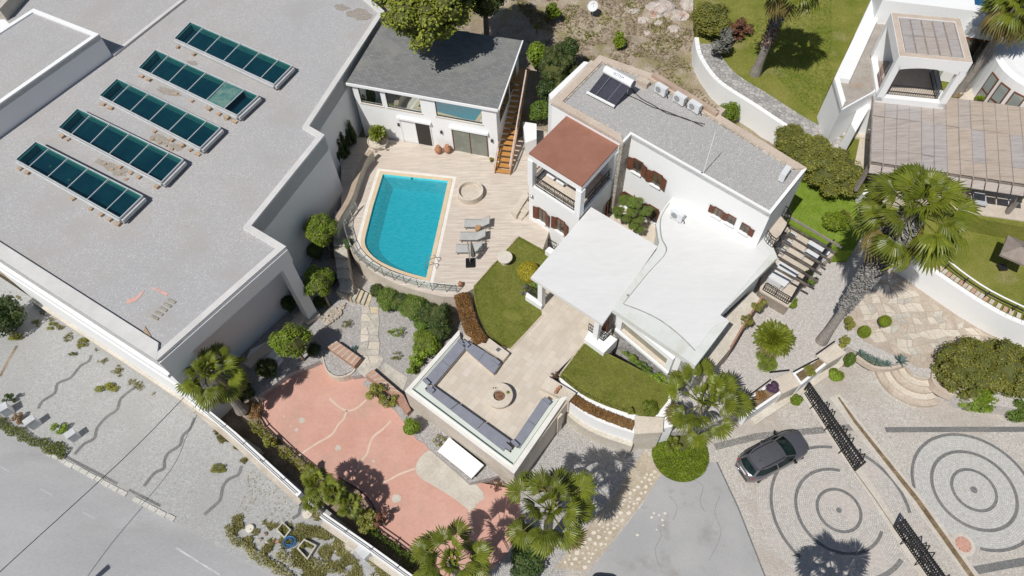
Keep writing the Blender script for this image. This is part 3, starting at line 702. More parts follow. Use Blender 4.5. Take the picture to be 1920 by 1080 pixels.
# kerb running from the raised block towards the back edge of the roof, and the far white volumes
MB().bar(P(212, 104, ZR + .06), P(352, -6, ZR + .06), 0.3, 0.22).build('roof_kerb', bpy.data.materials['grey_white_coping'], hall)
q = PP([(-40, 60), (26, 52), (8, 36), (-60, 40)], ZR + 0.8); MB().prism(q, ZR - .1, ZR + 0.8).build('roof_block_wall', m_white, hall)
MB().bar(P(2, 28, ZR + 0.5), P(36, -10, ZR + 0.5), 0.4, 1.0).build('roof_kerb', m_beige, hall)

SKY = [([(68, 266), (30, 300), (225, 410), (268, 368)], 'nearest the street edge of the roof, lowest left of the five'),
       ([(146, 204), (110, 240), (303, 342), (344, 300)], 'second from the street edge of the roof'),
       ([(220, 148), (187, 180), (376, 278), (414, 240)], 'in the middle of the row of five'),
       ([(292, 94), (260, 128), (445, 217), (485, 180)], 'fourth from the street edge, with one pale dusty pane'),
       ([(357, 42), (327, 73), (514, 159), (548, 124)], 'farthest from the street edge, topmost of the five')]
for k, (px, where) in enumerate(SKY):
    zt = ZR + 0.55; c = PP(px, zt)                           # back-left, front-left, front-right, back-right
    sk = thing('skylight', 'long six-pane glass skylight ' + where, 'skylight', xy((c[0] + c[2]) / 2, ZR), 'skylights on the gravel roof')
    cuts = [0, 0.135, 0.32, 0.51, 0.70, 0.875, 1.0]
    A = lambda t, s: lerp(lerp(c[0], c[3], t), lerp(c[1], c[2], t), s)
    _o = offs([xy(p, 0) for p in c], 0.02); _n = offs(_o, .1); cb = MB()
    for _k in range(4): cb.prism([_o[_k], _o[(_k + 1) % 4], _n[(_k + 1) % 4], _n[_k]], ZR - 0.05, zt - 0.06)
    cb.build('curb', m_well, sk); MB().prism(_n, ZR - .01, ZR + .03).build('well_floor', m_wellfloor, sk)
    fr = MB()
    for s in (0.0, 1.0): fr.bar(A(0, s), A(1, s), 0.06, 0.12)
    for t in (0.0, 1.0): fr.bar(A(t, 0), A(t, 1), 0.06, 0.12)
    fr.build('frame', m_frame, sk)
    d = (c[2] - c[1]).normalized()
    MB().bar(c[1] - V((0, 0, .16)) - V((-d.y, d.x, 0)) * .1, c[2] - V((0, 0, .16)) - V((-d.y, d.x, 0)) * .1, 0.1, 0.16).build('sill', m_frame, sk)
    e = (c[2] - c[3]).normalized()
    MB().bar(c[2] - V((0, 0, .2)) + d * .1, c[3] - V((0, 0, .2)) + d * .1, 0.14, 0.22).build('end_flashing', m_frame, sk)
    for i in range(6):
        t0_, t1_ = cuts[i], cuts[i + 1]
        up = 0.04 if i in (0, 5) else 0.0
        MB().prism([A(t0_ + .006, 0.03), A(t1_ - .006, 0.03), A(t1_ - .006, 0.97), A(t0_ + .006, 0.97)], zt - 0.03 + up, zt + 0.01 + up).build('pane', m_pane_l if (k == 3 and i == 4) else m_pane, sk)
        if i: MB().bar(A(t0_, 0) + V((0, 0, .05)), A(t0_, 1) + V((0, 0, .04)), 0.05, 0.06).build('mullion', m_frame, sk)
    for t in ((0.03, 0.2) if k in (4,) else (0.02, 0.1, 0.55, 0.72, 0.82, 0.9, 0.97) if k != 1 else (0.02, 0.08, 0.6, 0.7, 0.78, 0.95)):
        p = A(t, 1.0) - V((-d.y, d.x, 0)) * 0.22
        MB().box(p, d + V((rnd.uniform(-.3, .3), rnd.uniform(-.3, .3), 0)), rnd.uniform(.2, .4), 0.22, ZR - .02, ZR + rnd.uniform(.1, .2)).build('support_block', m_block, sk)
# wind-blown dirt caught below the skylights
m_stain = cells('dirty_gravel', (0.34, 0.295, 0.245), (0.47, 0.435, 0.39), (0.27, 0.24, 0.21), 9, 0.3, c3=(0.43, 0.40, 0.365), bump=0.3)
for x, y, a_, b_ in ((318, 172, 1.1, .35), (300, 262, 1.0, .4), (330, 276, .6, .3), (205, 310, 1.2, .35), (225, 322, .6, .35), (430, 222, .5, .25), (120, 330, .7, .25), (672, 28, 1.0, .7), (640, 14, .7, .4), (360, 118, .5, .2), (250, 365, .6, .3)):
    c_ = P(x, y, ZR); ps_ = [c_ + V((math.cos(t * .45) * a_ * rnd.uniform(.7, 1.2), math.sin(t * .45) * b_ * rnd.uniform(.6, 1.3), 0)) for t in range(14)]
    d_ = rad(-27); ps_ = [c_ + V(((p - c_).x * math.cos(d_) - (p - c_).y * math.sin(d_), (p - c_).x * math.sin(d_) + (p - c_).y * math.cos(d_), 0)) for p in ps_]
    _zz = globals().get('_zz', .003) + .0015
    MB().face([xy(p, ZR + _zz) for p in ps_]).build('dirt_patch', m_stain, hall)
for x, y in ((300, 268), (312, 274), (322, 280), (210, 318), (226, 326), (196, 308), (236, 336), (95, 312), (130, 338), (428, 214), (436, 218), (285, 262), (330, 176)):
    blob(MB(), P(x, y, ZR + .03), rnd.uniform(.1, .2), .06, rnd, 6).build('stone_chip', m_block, hall)
# litter on the roof: red ribbon, rusty frame, board
m_pinkcloth = mat('faded_red_cloth', (0.62, 0.34, 0.29), (0.66, 0.42, 0.36), 3)
tag(MB().strip(smoothline(PP([(238, 566), (256, 560), (270, 545)], ZR), 3), [0.3, 0.3, 0.28, 0.25, 0.2, 0.12, 0.1], ZR + 0.02).build('cloth_ribbon', m_pinkcloth), 'wider left piece of faded red cloth on the pale gravel roof', 'ribbon')
tag(MB().strip(PP([(285, 540), (300, 546), (315, 553)], ZR), [.12, .12, .2], ZR + 0.02).build('cloth_ribbon', m_pinkcloth), 'thin right piece of faded red cloth on the pale gravel roof', 'ribbon')
rb = thing('pallet', 'weathered slatted pallet lying flat near the corner of the gravel roof', 'pallet', P(305, 580, ZR))
u = (P(322, 562, ZR) - P(290, 598, ZR)).normalized()
for t in range(5): MB().box(lerp(P(322, 565, ZR), P(290, 596, ZR), t / 4), u, 0.14, 0.55, ZR + .005, ZR + .06).build('slat', mat('weathered_wood', (0.30, 0.28, 0.22), (0.38, 0.36, 0.3), 4), rb)
o = MB().prism(PP([(272, 612), (292, 645), (291, 650), (268, 632)], ZR), ZR + .005, ZR + .05).build('board', m_block); tag(o, 'tan plywood scrap leaning towards the corner parapet of the gravel roof', 'board')

# ---------------------------------------------------------------- shed-like pool house with the grey shingle roof
zf, zb = 7.55, 8.2
SR = [P(649, 155, zf), P(934, 205, zf), P(979, 76, zb), P(722, 36, zb)]
house = thing('pool_house', 'white pool house under a grey shingle roof beside the swimming pool', 'building', xy(SR[0], ZK))
uu = (SR[1] - SR[0]); uu.z = 0; uu.normalize(); vv = V((-uu.y, uu.x, 0)); nf = -vv
m_shingle = tiles('grey_shingle', (0.175, 0.18, 0.178), (0.225, 0.23, 0.225), (0.115, 0.115, 0.115), 0.34, 0.2, 0.012, rz=-math.atan2(uu.y, uu.x), c3=(0.24, 0.235, 0.215), rough=0.95, bump=0.3)
rf = MB(); rf.face(SR); rf.face([p - V((0, 0, 0.16)) for p in SR][::-1])
for k in range(4): j = (k + 1) % 4; rf.face([SR[k] - V((0, 0, .16)), SR[j] - V((0, 0, .16)), SR[j], SR[k]])
rf.build('shingle_roof', m_shingle, house)
MB().bar(SR[0] + nf * .05 - V((0, 0, .08)), SR[1] + nf * .05 - V((0, 0, .08)), 0.1, 0.2).build('gutter', m_white, house)
MB().bar(SR[1] + uu * .05 - V((0, 0, .06)), SR[2] + uu * .05 - V((0, 0, .06)), 0.09, 0.18).build('barge_board', m_white, house)
FL = SR[0] + vv * 0.12 + uu * 0.3; FR = SR[1] + vv * 0.12 - uu * 0.2
FL.z = FR.z = 0
BL = xy(SR[3], 0) - vv * .2 + uu * .3; BR = xy(SR[2], 0) - vv * .2 - uu * .25
zt = zf - 0.2
def wallrect(mb, p, q, z0, z1, th=0.25, m=0):
    d = (q - p); d.z = 0; d.normalize(); w = V((-d.y, d.x, 0)); mb.prism([p, q, q + w * th, p + w * th], z0, z1, m); return mb
L = (FR - FL).length
def onf(px, py): # pixel -> distance along front wall, height
    p = PL(px, py, FL, nf); return (p - FL).dot(uu), p.z
x1, zs = onf(677, 190); x2, _ = onf(717, 195); x3, _ = onf(727, 200); x4, _ = onf(790, 207); x5, _ = onf(818, 213); x6, _ = onf(904, 226)
zs = onf(860, 226)[1] + .05; zd = 4.85
w_ = MB()
wallrect(w_, FL, FR, ZK - 3, zs)                                        # below the upper windows
dx1, _ = onf(757, 260); dx2, _ = onf(812, 270); ex1, _ = onf(851, 270); ex2, _ = onf(915, 285)
for a, b in ((0, x1), (x2, x3), (x4, x5), (x6, L)): wallrect(w_, FL + uu * a, FL + uu * b, zs, zt)
sideR = MB()
w_.prism([FR + vv * .25, BR, BR - uu * .25, FR - uu * .25 + vv * .25], ZK - 3, zt + 0.05)
w_.prism([FL + vv * .25, FL + vv * .25 + uu * .25, BL + uu * .25, BL], ZK - 3, zt + 0.05)
w_.prism([BL - vv * 0.25, BR - vv * 0.25, BR, BL], 0, zt + 0.4)
w_.build('wall', m_white, house)
m_mirror = glassy('coated_glass', (0.01, 0.012, 0.01), 0.66, 0.01, body=(0.02, 0.022, 0.02))
m_winframe = mat('dark_bronze', (0.035, 0.03, 0.028), rough=0.4)
for a, b in ((x1, x2), (x3, x4), (x5, x6)):
    wn = MB()
    p, q = FL + uu * a + vv * .06, FL + uu * b + vv * .06
    for z in (zs + .03, zt - .03): wn.bar(xy(p, z), xy(q, z), 0.06)
    for s in (p, q): wn.bar(xy(s, zs), xy(s, zt), 0.06)
    wo = wn.build('window', m_winframe, house)
    MB().face([xy(p + vv * .02, zs), xy(q + vv * .02, zs), xy(q + vv * .02, zt), xy(p + vv * .02, zt)]).build('pane', m_mirror, wo)
    MB().prism([FL + uu * (a - .1) - vv * .06, FL + uu * (b + .1) - vv * .06, FL + uu * (b + .1) - vv * .002, FL + uu * (a - .1) - vv * .002], zs - .06, zs).build('sill', m_cream, wo)
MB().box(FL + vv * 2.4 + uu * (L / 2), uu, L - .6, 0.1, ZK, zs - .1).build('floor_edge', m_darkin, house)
# ground-floor doors (set 3 mm proud of the wall plane, with reveals as frames)
def door(root, a, b, z1, leafs, m_fr, m_lf, hood=True):
    d = MB(); p, q = FL + uu * a - vv * .03, FL + uu * b - vv * .03
    d.bar(xy(p, ZK), xy(p, z1), 0.07); d.bar(xy(q, ZK), xy(q, z1), 0.07); d.bar(xy(p, z1), xy(q, z1), 0.07)
    o = d.build('door', m_fr, root)
    n = len(leafs)
    for k, mm in enumerate(leafs):
        u0, u1 = a + (b - a) * k / n, a + (b - a) * (k + 1) / n
        MB().prism([FL + uu * (u0 + .03) - vv * .025, FL + uu * (u1 - .03) - vv * .025, FL + uu * (u1 - .03) - vv * .004, FL + uu * (u0 + .03) - vv * .004], ZK + .02, z1 - .04).build('door_leaf', mm, o)
        if k: MB().bar(xy(FL + uu * u0 - vv * .035, ZK), xy(FL + uu * u0 - vv * .035, z1), 0.06).build('mullion', m_fr, o)
    if hood: MB().prism([FL + uu * (a - .15) - vv * .22, FL + uu * (b + .15) - vv * .22, FL + uu * (b + .15) - vv * .003, FL + uu * (a - .15) - vv * .003], z1 + .08, z1 + .26).build('shutter_box', m_white, o)
m_doorglass = glassy('door_glass', (0.14, 0.15, 0.125), 0.1, 0.05, body=(0.2, 0.21, 0.18))
m_redwood = mat('red_wood_frame', (0.15, 0.055, 0.028), (0.2, 0.08, 0.04), 3, rough=0.45)
door(house, dx1, dx2, zd, [m_white, m_winframe], m_white, None)
door(house, ex1, ex2, zd, [m_doorglass, m_doorglass], m_redwood, None)
for px, py in ((748, 232), (828, 246), (923, 262)):
    a, z = onf(px, py); MB().lathe(FL + uu * a - vv * .1 + V((0, 0, z)), [(0.03, -.12), (0.09, -.1), (0.09, 0.08), (0.02, 0.12)], 8).build('wall_lamp', m_winframe, house)
# long window on the stair side
for a, b in ((0.12, 0.52), (0.58, 0.86)):
    p, q = lerp(FR, BR, a) + uu * .004, lerp(FR, BR, b) + uu * .004
    o = MB().prism([p, q, q + uu * .03, p + uu * .03], 5.5, zt - .1).build('window', m_winframe, house)
    MB().prism([p + vv * .08 + uu * .03, q - vv * .08 + uu * .03, q - vv * .08 + uu * .036, p + vv * .08 + uu * .036], 5.56, zt - .16).build('pane', m_mirror, o)

# outside wooden staircase along it
st = thing('outdoor_staircase', 'amber wooden staircase with pale handrails climbing beside the pool house', 'staircase', P(942, 328, ZK))
s0 = P(942, 327, ZK); s1 = P(973, 150, 5.6)
d = xy(s1 - s0, 0); run = d.length; d.normalize(); w = V((d.y, -d.x, 0)); NT = 17; rise = (5.6 - ZK) / NT; hw = 0.55
for k in range(NT):
    c = s0 + d * (run * (k + .5) / NT); z = ZK + rise * (k + 1)
    MB().box(c, d, run / NT - .05, hw * 2, z - .06, z).build('tread', m_wood, st)
for s in (-1, 1):
    e0, e1 = s0 + w * s * (hw + .03), s0 + d * run + w * s * (hw + .03)
    MB().bar(xy(e0, ZK + .05), xy(e1, 5.55), 0.06, 0.3).build('stringer', m_wood, st)
m_rail = mat('pale_wood_rail', (0.52, 0.42, 0.37), (0.58, 0.49, 0.44), 4, rough=0.6)
for s in (-1, 1):
    e0, e1 = s0 + w * s * (hw + .02), s0 + d * run + w * s * (hw + .02)
    if s == -1: e1 = lerp(e0, e1, 0.42); ztop = lerp(ZK, 5.6, .42)
    else: ztop = 5.6
    MB().bar(xy(e0, ZK + 1.0), xy(e1, ztop + 1.0), 0.08, 0.06).build('handrail', m_rail, st)
    k = 0; NP = 8 if s == 1 else 4
    for k in range(NP):
        p = lerp(e0, e1, k / (NP - 1)); z = lerp(ZK, ztop, k / (NP - 1)); MB().bar(xy(p, z), xy(p, z + 1.0), 0.05).build('post', m_rail, st)
    for h in (0.35, 0.68): MB().bar(xy(e0, ZK + h), xy(e1, ztop + h), 0.025, 0.025).build('rail', m_rail, st)
top = MB().box(s0 + d * (run + .7), d, 1.4, 1.2, 5.5, 5.6).build('landing', m_wood, st)

# ---------------------------------------------------------------- the white villa
ZV = 9.3
villa = thing('villa', 'white two-storey villa with a gravel roof, brown shutters and a wide white lower roof', 'villa', P(1184, 420, ZK))
VR = PP([(1035, 195), (1168, 270), (1184, 253), (1445, 402), (1512, 318), (1222, 141), (1124, 106)], ZV)
MB().prism(VR, 0.3, ZV - 0.01).build('wall', m_white, villa)
MB().prism(offs(VR, 0.2), ZV - .2, ZV).build('gravel_roof', m_roofgrav2, villa)
m_pinkcop = mat('rosy_coping', (0.50, 0.41, 0.33), (0.57, 0.48, 0.40), 1.0, fine=0.14, fsc=9)
ring_coping(VR, 0.5, ZV - .12, ZV + 0.14, skip=(1, 2, 3)).build('parapet', m_pinkcop, villa)
ring_coping(VR, 0.13, ZV - .3, ZV + 0.09, skip=(0, 4, 5, 6)).build('roof_edge', m_white, villa)
tw = VR[0:2]; ring_coping(offs(VR, .5), 0.12, ZV - .1, ZV + .06, skip=(1, 2, 3)).build('gutter_channel', m_rubble, villa)
MB().prism(PP([(1029, 177), (1036, 194), (1112, 118), (1095, 115)], ZV - .35), 0.3, ZV - .35).build('side_wall', m_white, villa)
MB().strip([lerp(VR[0], VR[6], t) - (VR[1] - VR[0]).normalized() * .3 for t in (0.05, .95)], 0.4, ZV - .34).build('side_gutter', m_beige, villa)
# chimney-like cream blocks at the back edge
for x0, y0, x1, y1 in ((1196, 150, 1216, 160), (1345, 207, 1356, 213)):
    MB().bar(P(x0, y0, ZV + .2), P(x1, y1, ZV + .2), 0.45, 0.4).build('roof_block', m_pinkcop, villa)
MB().strip([lerp(VR[5], VR[4], t) + (VR[4] - VR[5]).cross(V((0, 0, 1))).normalized() * .18 for t in (0.02, .46)], 0.35, ZV - .1, h=0.5).build('parapet', mat('brown_coping', (0.42, 0.31, 0.24), (0.5, 0.39, 0.31), 1, fine=0.15), villa)
# stone corner of the tower
ct = VR[1]; 
uf = (VR[3] - VR[2]).normalized(); nfv = V((uf.y, -uf.x, 0))
MB().prism([VR[1] + V((.004, -.004, 0)) * 1, VR[2] + V((.02, -.02, 0)), VR[2] + V((-.2, .1, 0)), VR[1] + V((-.2, .1, 0))], ZK, ZV - .13).build('stone_pier', m_rubble, villa)

def shutter_window(root, p0, n, px, py, w, h, shut=(1, 1), ang=0.0, closed=False):
    """framed opening on a wall plane with brown shutters at its sides"""
    c = PL(px, py, p0, n); u = V((-n.y, n.x, 0)); c = c + n * 0.004
    def R(a0, a1, z0, z1, d0, d1, mb, m=0):
        mb.prism([c + u * a0 + n * d0, c + u * a1 + n * d0, c + u * a1 + n * d1, c + u * a0 + n * d1], c.z + z0, c.z + z1, m); return mb
    f = MB(); R(-w / 2 - .05, -w / 2, -h / 2, h / 2, 0, .05, f); R(w / 2, w / 2 + .05, -h / 2, h / 2, 0, .05, f); R(-w / 2 - .05, w / 2 + .05, h / 2, h / 2 + .06, 0, .05, f); R(-.025, .025, -h / 2, h / 2, 0, .045, f)
    o = f.build('window', m_shutter, root)
    R(-w / 2, w / 2, -h / 2, h / 2, 0.003, .02, MB()).build('pane', m_doorpane, o)
    R(-w / 2 - .1, w / 2 + .1, -h / 2 - .06, -h / 2, 0, .2, MB()).build('sill', m_white, o)
    for s, on in ((-1, shut[0]), (1, shut[1])):
        if not on: continue
        sw = w * 0.62; e = c + u * s * (w / 2 + .05); du = (u * s * math.cos(ang) + n * math.sin(ang)); dnn = V((0, 0, 1)).cross(du)
        sb = MB(); 
        for z0 in (-h / 2, h / 2 - .08, -0.04): sb.prism([e + n * .03, e + n * .03 + du * sw, e + n * .075 + du * sw, e + n * .075], c.z + z0, c.z + z0 + .08)
        for a in (0, sw - .07): sb.prism([e + n * .03 + du * a, e + n * .03 + du * (a + .07), e + n * .075 + du * (a + .07), e + n * .075 + du * a], c.z - h / 2, c.z + h / 2)
        zz = -h / 2 + .1
        while zz < h / 2 - .1:
            sb.prism([e + n * .035 + du * .07, e + n * .035 + du * (sw - .07), e + n * .068 + du * (sw - .07), e + n * .068 + du * .07], c.z + zz, c.z + zz + .05); zz += .075
        sb.build('shutter', m_shutter, o)
    return o
m_doorpane = glassy('window_glass', (0.035, 0.028, 0.022), 0.06, 0.03, body=(0.12, 0.09, 0.06))
for px, py in ((1196, 312), (1232, 336)): shutter_window(villa, VR[2], nfv, px, py, 0.62, 1.05, ang=0.25)
for px, py, sh in ((1346, 398, (1, 0)), (1371, 412, (1, 0)), (1397, 428, (0, 1))): shutter_window(villa, VR[2], nfv, px, py, 0.5, 0.62, sh)
for px, py in ((1178, 376), (1224, 400)): shutter_window(villa, VR[2], nfv, px, py, 0.7, 1.3, ang=0.5)

# balcony wing under the brown canopy
PV = PP([(991.5, 286.8), (1091, 349), (1160, 272), (1062, 217)], 9.0)
pf = (PV[1] - PV[0]); pf.z = 0; pf.normalize(); pn = V((pf.y, -pf.x, 0)); pr = (PV[2] - PV[1]); pr.z = 0; pr.normalize(); prn = V((pr.y, -pr.x, 0))
ZB = 6.0
base = [xy(p, 0) for p in PV]
MB().prism(base, 0.3, ZB - .02, 0).build('balcony_wall', m_white, villa)
MB().prism(offs(base, .25), ZB - .02, ZB + .02).build('balcony_floor', m_cream, villa)
for i, j in ((0, 1), (1, 2), (3, 0)):
    a, b = base[i], base[j]; q = offs(base, .3); MB().prism([a, b, q[j], q[i]], 8.45, 8.88).build('balcony_beam', m_white, villa)
    MB().prism([a, b, q[j], q[i]], ZB, ZB + .12).build('balcony_kerb', m_white, villa)
q = offs(base, .15)
for p, k in ((q[0], 0), (q[1], 1), (q[2], 2), (q[3], 3)): MB().box(p, pf, 0.42, 0.42, ZB + .1, 8.46).build('balcony_post', m_white, villa)
m_canopy = mat('brown_canopy', (0.285, 0.13, 0.088), (0.325, 0.155, 0.11), 0.9, fine=0.04, fsc=4, rough=0.7)
MB().prism(base, 8.885, 9.0).build('canopy', m_canopy, villa)
def railing(pts, h, name, parent, m=m_black, step=0.13, cross=True, label=None, cat=None, loc=None):
    rt = MB(); lt = MB()
    for a, b in zip(pts[:-1], pts[1:]):
        L_ = (b - a).length
        for z in (0.08, h): rt.bar(a + V((0, 0, z)), b + V((0, 0, z)), 0.045, 0.045)
        n_ = max(2, int(L_ / step))
        for k in range(n_ + 1):
            p = lerp(a, b, k / n_)
            lt.bar(p + V((0, 0, .08)), p + V((0, 0, h)), 0.02 if k % 6 else 0.04)
            if cross and k < n_:
                q2 = lerp(a, b, (k + 1) / n_); lt.bar(p + V((0, 0, h * .3)), q2 + V((0, 0, h * .62)), 0.016); lt.bar(q2 + V((0, 0, h * .3)), p + V((0, 0, h * .62)), 0.016)
    if parent is None: parent = thing(name, label, cat, loc if loc is not None else pts[0]); par = parent
    else: par = parent
    r_ = rt.build('railing' if par is villa else 'top_rail', m, par); l_ = lt.build('lattice', m, r_ if par is villa else par)
    return par
q = offs(base, .15)
railing([xy(lerp(q[0], q[1], .08), ZB + .12), xy(lerp(q[0], q[1], .92), ZB + .12)], 0.95, '', villa)
railing([xy(lerp(q[1], q[2], .08), ZB + .12), xy(lerp(q[1], q[2], .95), ZB + .12)], 0.95, '', villa)
railing([xy(lerp(q[0], q[3], .08), ZB + .12), xy(lerp(q[0], q[3], .95), ZB + .12)], 0.95, '', villa)
for px, py in ((1017, 404), (1051.5, 423)): shutter_window(villa, PV[0], pn, px, py, 0.6, 1.2, ang=0.3)
shutter_window(villa, PV[1], prn, 1142, 386, 0.7, 1.5, ang=0.6)
MB().lathe(PL(999, 366, PV[0], pn) + pn * .12, [(.02, -.15), (.09, -.1), (.09, .08), (.02, .14)], 8).build('wall_lamp', m_steel, villa)
# white loungers on the balcony
for k, (x, y) in enumerate(((1034, 330), (1052, 341))):
    o = MB().box(P(x, y, ZB + .4), pf, 0.62, 0.35, ZB + .36, ZB + .46).box(P(x, y, ZB + .4) + pn * -.3, pf, 0.62, 0.08, ZB + .02, ZB + .36).build('balcony_bench', m_white)
    tag(o, ('white bench on the balcony, left one under the brown canopy', 'white bench on the balcony, right one under the brown canopy')[k], 'bench', 'white benches on the balcony')

# white flat canopy over the entrance
CN = PP([(995, 520), (1130, 608), (1233, 462), (1108, 388)], 5.95)
MB().prism(CN, 5.72, 5.95).build('flat_canopy', m_whiteroof, villa)
for i, k in ((0, .06), (1, .05)):
    p = offs(CN, .5)[i]; MB().box(p, pf, .35, .35, ZK, 5.72).build('canopy_post', m_white, villa)
# entrance block behind, under the canopy
q = [lerp(CN[3], CN[0], .25), lerp(CN[2], CN[1], .25), CN[2], CN[3]]; q = offs(q, .4)
MB().prism(q, ZK - 1, 5.72).build('entrance_wall', m_white, villa)
MB().box(P(1130, 598, 4), pf, 0.9, .1, ZK, ZK + 2.1).build('door', m_redwood, villa)

# living-room wing: outer ledge and roof
ZW = 6.1
WG = PP([(1147, 578), (1304, 686), (1368, 602), (1352, 594), (1350, 590), (1458, 483), (1440, 440), (1260, 370), (1238, 398), (1230, 420), (1236, 455), (1230, 470)], ZW)
wing_in = [WG[0] + V((.35, .5, 0)), WG[1] + V((-.55, .7, 0)), WG[2] + V((-.5, .2, 0)), WG[4] + V((-.6, 0.1, 0)), WG[5] + V((-.45, .1, 0)), WG[6], WG[7], WG[9] + V((.15, 0, 0)), WG[10] + V((.1, 0, 0))]
MB().prism(wing_in, 0.3, ZW - .25).build('wing_wall', m_white, villa)
MB().prism(WG, ZW - .42, ZW - 0.0).build('roof_ledge', mat('ledge_white', (0.60, 0.615, 0.58), (0.66, 0.675, 0.65), 0.8, fine=0.04, fsc=5, c3=(0.55, 0.55, 0.48), c3sc=0.6, c3lo=.58, c3hi=.75), villa)
# raised inner sheet with the curved seams
seamL = smoothline(PP([(1170, 570), (1215, 514), (1250, 473), (1241, 445), (1240, 410), (1257, 381)], ZW), 4)
seamF = smoothline(PP([(1170, 570), (1205, 583), (1240, 601), (1275, 628), (1304, 657)], ZW), 4)
m_seam = mat('dark_seam', (0.20, 0.20, 0.195), (0.34, 0.34, 0.33), 2)
MB().prism([xy(p, 0) for p in seamL[::-1]] + [xy(p, 0) for p in seamF[1:]] + PP([(1340, 612), (1366, 602), (1350, 592), (1445, 478), (1420, 440)], ZW), ZW, ZW + .07).build('white_roof', m_whiteroof, villa)
MB().strip([p + V((-.03, .0, 0)) for p in seamL], 0.075, ZW + .012).build('roof_seam', m_seam, villa)
MB().strip([p + V((-.02, -.03, 0)) for p in seamF], 0.06, ZW + .012).build('roof_seam', m_seam, villa)
# drain outlets on the ledge
for x, y in ((1177, 554), (1272, 427)): MB().lathe(P(x, y, ZW), [(.07, 0), (.07, .05), (.03, .06)], 8).build('roof_outlet', m_seam, villa)
# front of the wing: stone base, cream frame and long window
wf = (WG[1] - WG[0]); wf.z = 0; wf.normalize(); wn = V((wf.y, -wf.x, 0))
F0, F1 = wing_in[0], wing_in[1]
def fr(mb, a, b, z0, z1, d0, d1, m=0):
    p, q = lerp(F0, F1, a), lerp(F0, F1, b); mb.prism([p + wn * d0, q + wn * d0, q + wn * d1, p + wn * d1], z0, z1, m); return mb
fr(MB(), 0.01, 1.0, 0.3, 3.75, .003, .12).build('stone_base', m_rubble_grey, villa)
f = MB(); fr(f, .1, .93, 5.15, 5.55, .01, .34); fr(f, .1, .93, 3.76, 3.98, .125, .42); fr(f, .1, .17, 3.98, 5.15, .01, .34); fr(f, .86, .93, 3.98, 5.15, .01, .34)
wo = f.build('window', m_white, villa)
fr(MB(), .172, .858, 3.985, 5.145, .006, .02).build('pane', glassy('bronze_glass', (0.22, 0.2, 0.15), 0.08, 0.05, body=(0.27, 0.24, 0.18)), wo)
fr(MB(), .175, .855, 3.985, 4.03, .03, .3).build('sill', m_cream, wo)
MB().bar(P(1276, 686, 4.2), P(1303, 716, 4.2), .5, 1.8).build('stone_corner', m_rubble_grey, villa)
# walled side patch right of the wing
MB().prism(PP([(1352, 600), (1410, 545), (1425, 560), (1368, 655), (1330, 700), (1306, 690)], 3.2), 0.3, 3.2).build('side_terrace', m_beige, villa)
MB().strip(PP([(1428, 560), (1400, 600), (1368, 655)], 3.0), .12, 1.0, h=2.3).build('brick_edging', m_brick, villa)

# entrance railings beside the paved walk
for pts, lab in ((PP([(986, 545), (1014, 562)], 3.1), 'black lattice railing on the white block left of the paved walk'), (PP([(1103, 619), (1131, 640), (1150, 622)], 3.1), 'black lattice railing on the white block right of the paved walk'), (PP([(1027, 463), (1043, 472)], 3.0), 'short black lattice railing by the left end of the white canopy')):
    railing([xy(p, 3.1) for p in pts], .8, 'entrance_railing', None, step=.12, label=lab, cat='railing')
for pts, lab in (([(985, 556), (1015, 575), (1018, 568), (988, 548)], 'white block carrying the railing left of the paved walk'), ([(1096, 636), (1132, 662), (1158, 636), (1128, 618), (1108, 612)], 'white block carrying the railing right of the paved walk'), ([(1022, 470), (1042, 482), (1048, 474), (1030, 462)], 'low white block at the lawn corner under the canopy edge')):
    o = MB().prism(PP(pts, 3.08), ZK - .5, 3.08).build('planter_wall', m_white); tag(o, lab, 'low wall')
# courtyard floor between canopy and villa
struct(MB().prism(PP([(1150, 400), (1180, 350), (1250, 390), (1236, 470), (1200, 470)], ZK + .02), 0.4, ZK + .02).build('courtyard_floor', m_cream))
# ================================================================ neighbour's plot on the right
m_reed = [mat('reed_mat_%d' % k, a, b, 1.0, fine=0.16, fsc=10, stretch=(0.9, 9, 1), c3=c, c3sc=0.6, rough=0.95, bump=0.6, bsc=8) for k, (a, b, c) in enumerate((
    ((0.37, 0.32, 0.285), (0.46, 0.41, 0.375), (0.31, 0.265, 0.24)), ((0.35, 0.32, 0.305), (0.44, 0.41, 0.395), (0.30, 0.275, 0.265)), ((0.40, 0.325, 0.265), (0.48, 0.41, 0.345), (0.33, 0.275, 0.225))))]
m_greywood = mat('grey_timber', (0.24, 0.205, 0.18), (0.31, 0.275, 0.25), 2, fine=0.2)
m_slabroof = mat('grey_terrace_roof', (0.33, 0.295, 0.26), (0.40, 0.365, 0.325), 0.7, fine=0.16, fsc=8, c3=(0.36, 0.27, 0.2), c3sc=0.5, c3lo=0.6)
m_patio = mat('patio_stone', (0.52, 0.45, 0.375), (0.60, 0.53, 0.45), 0.8, fine=0.1, fsc=6)
ZN = 4.4
WPX = [(1296, 96, 3.0), (1301, 132, 2.8), (1322, 172, 2.6), (1348, 200, 2.45), (1400, 234, 2.45), (1462, 276, 2.45), (1530, 322, 2.2), (1586, 372, 1.6), (1606, 438, 1.3), (1660, 497, 1.1), (1710, 532, 1.1), (1768, 573, 1.1), (1827, 611, 1.1), (1880, 637, 1.1), (1980, 672, 1.1)]
wl = [xy(p, 0) for p in smoothline([P(*w) for w in WPX], 4)]
def wtop(p): return lerp(3.05, 4.36, max(0, min(1, (p.y - 28) / 6)))
nw = thing('retaining_wall', 'long curving white retaining wall below the neighbour\'s garden', 'wall', xy(wl[0], 1))
mb = MB(); inner = []
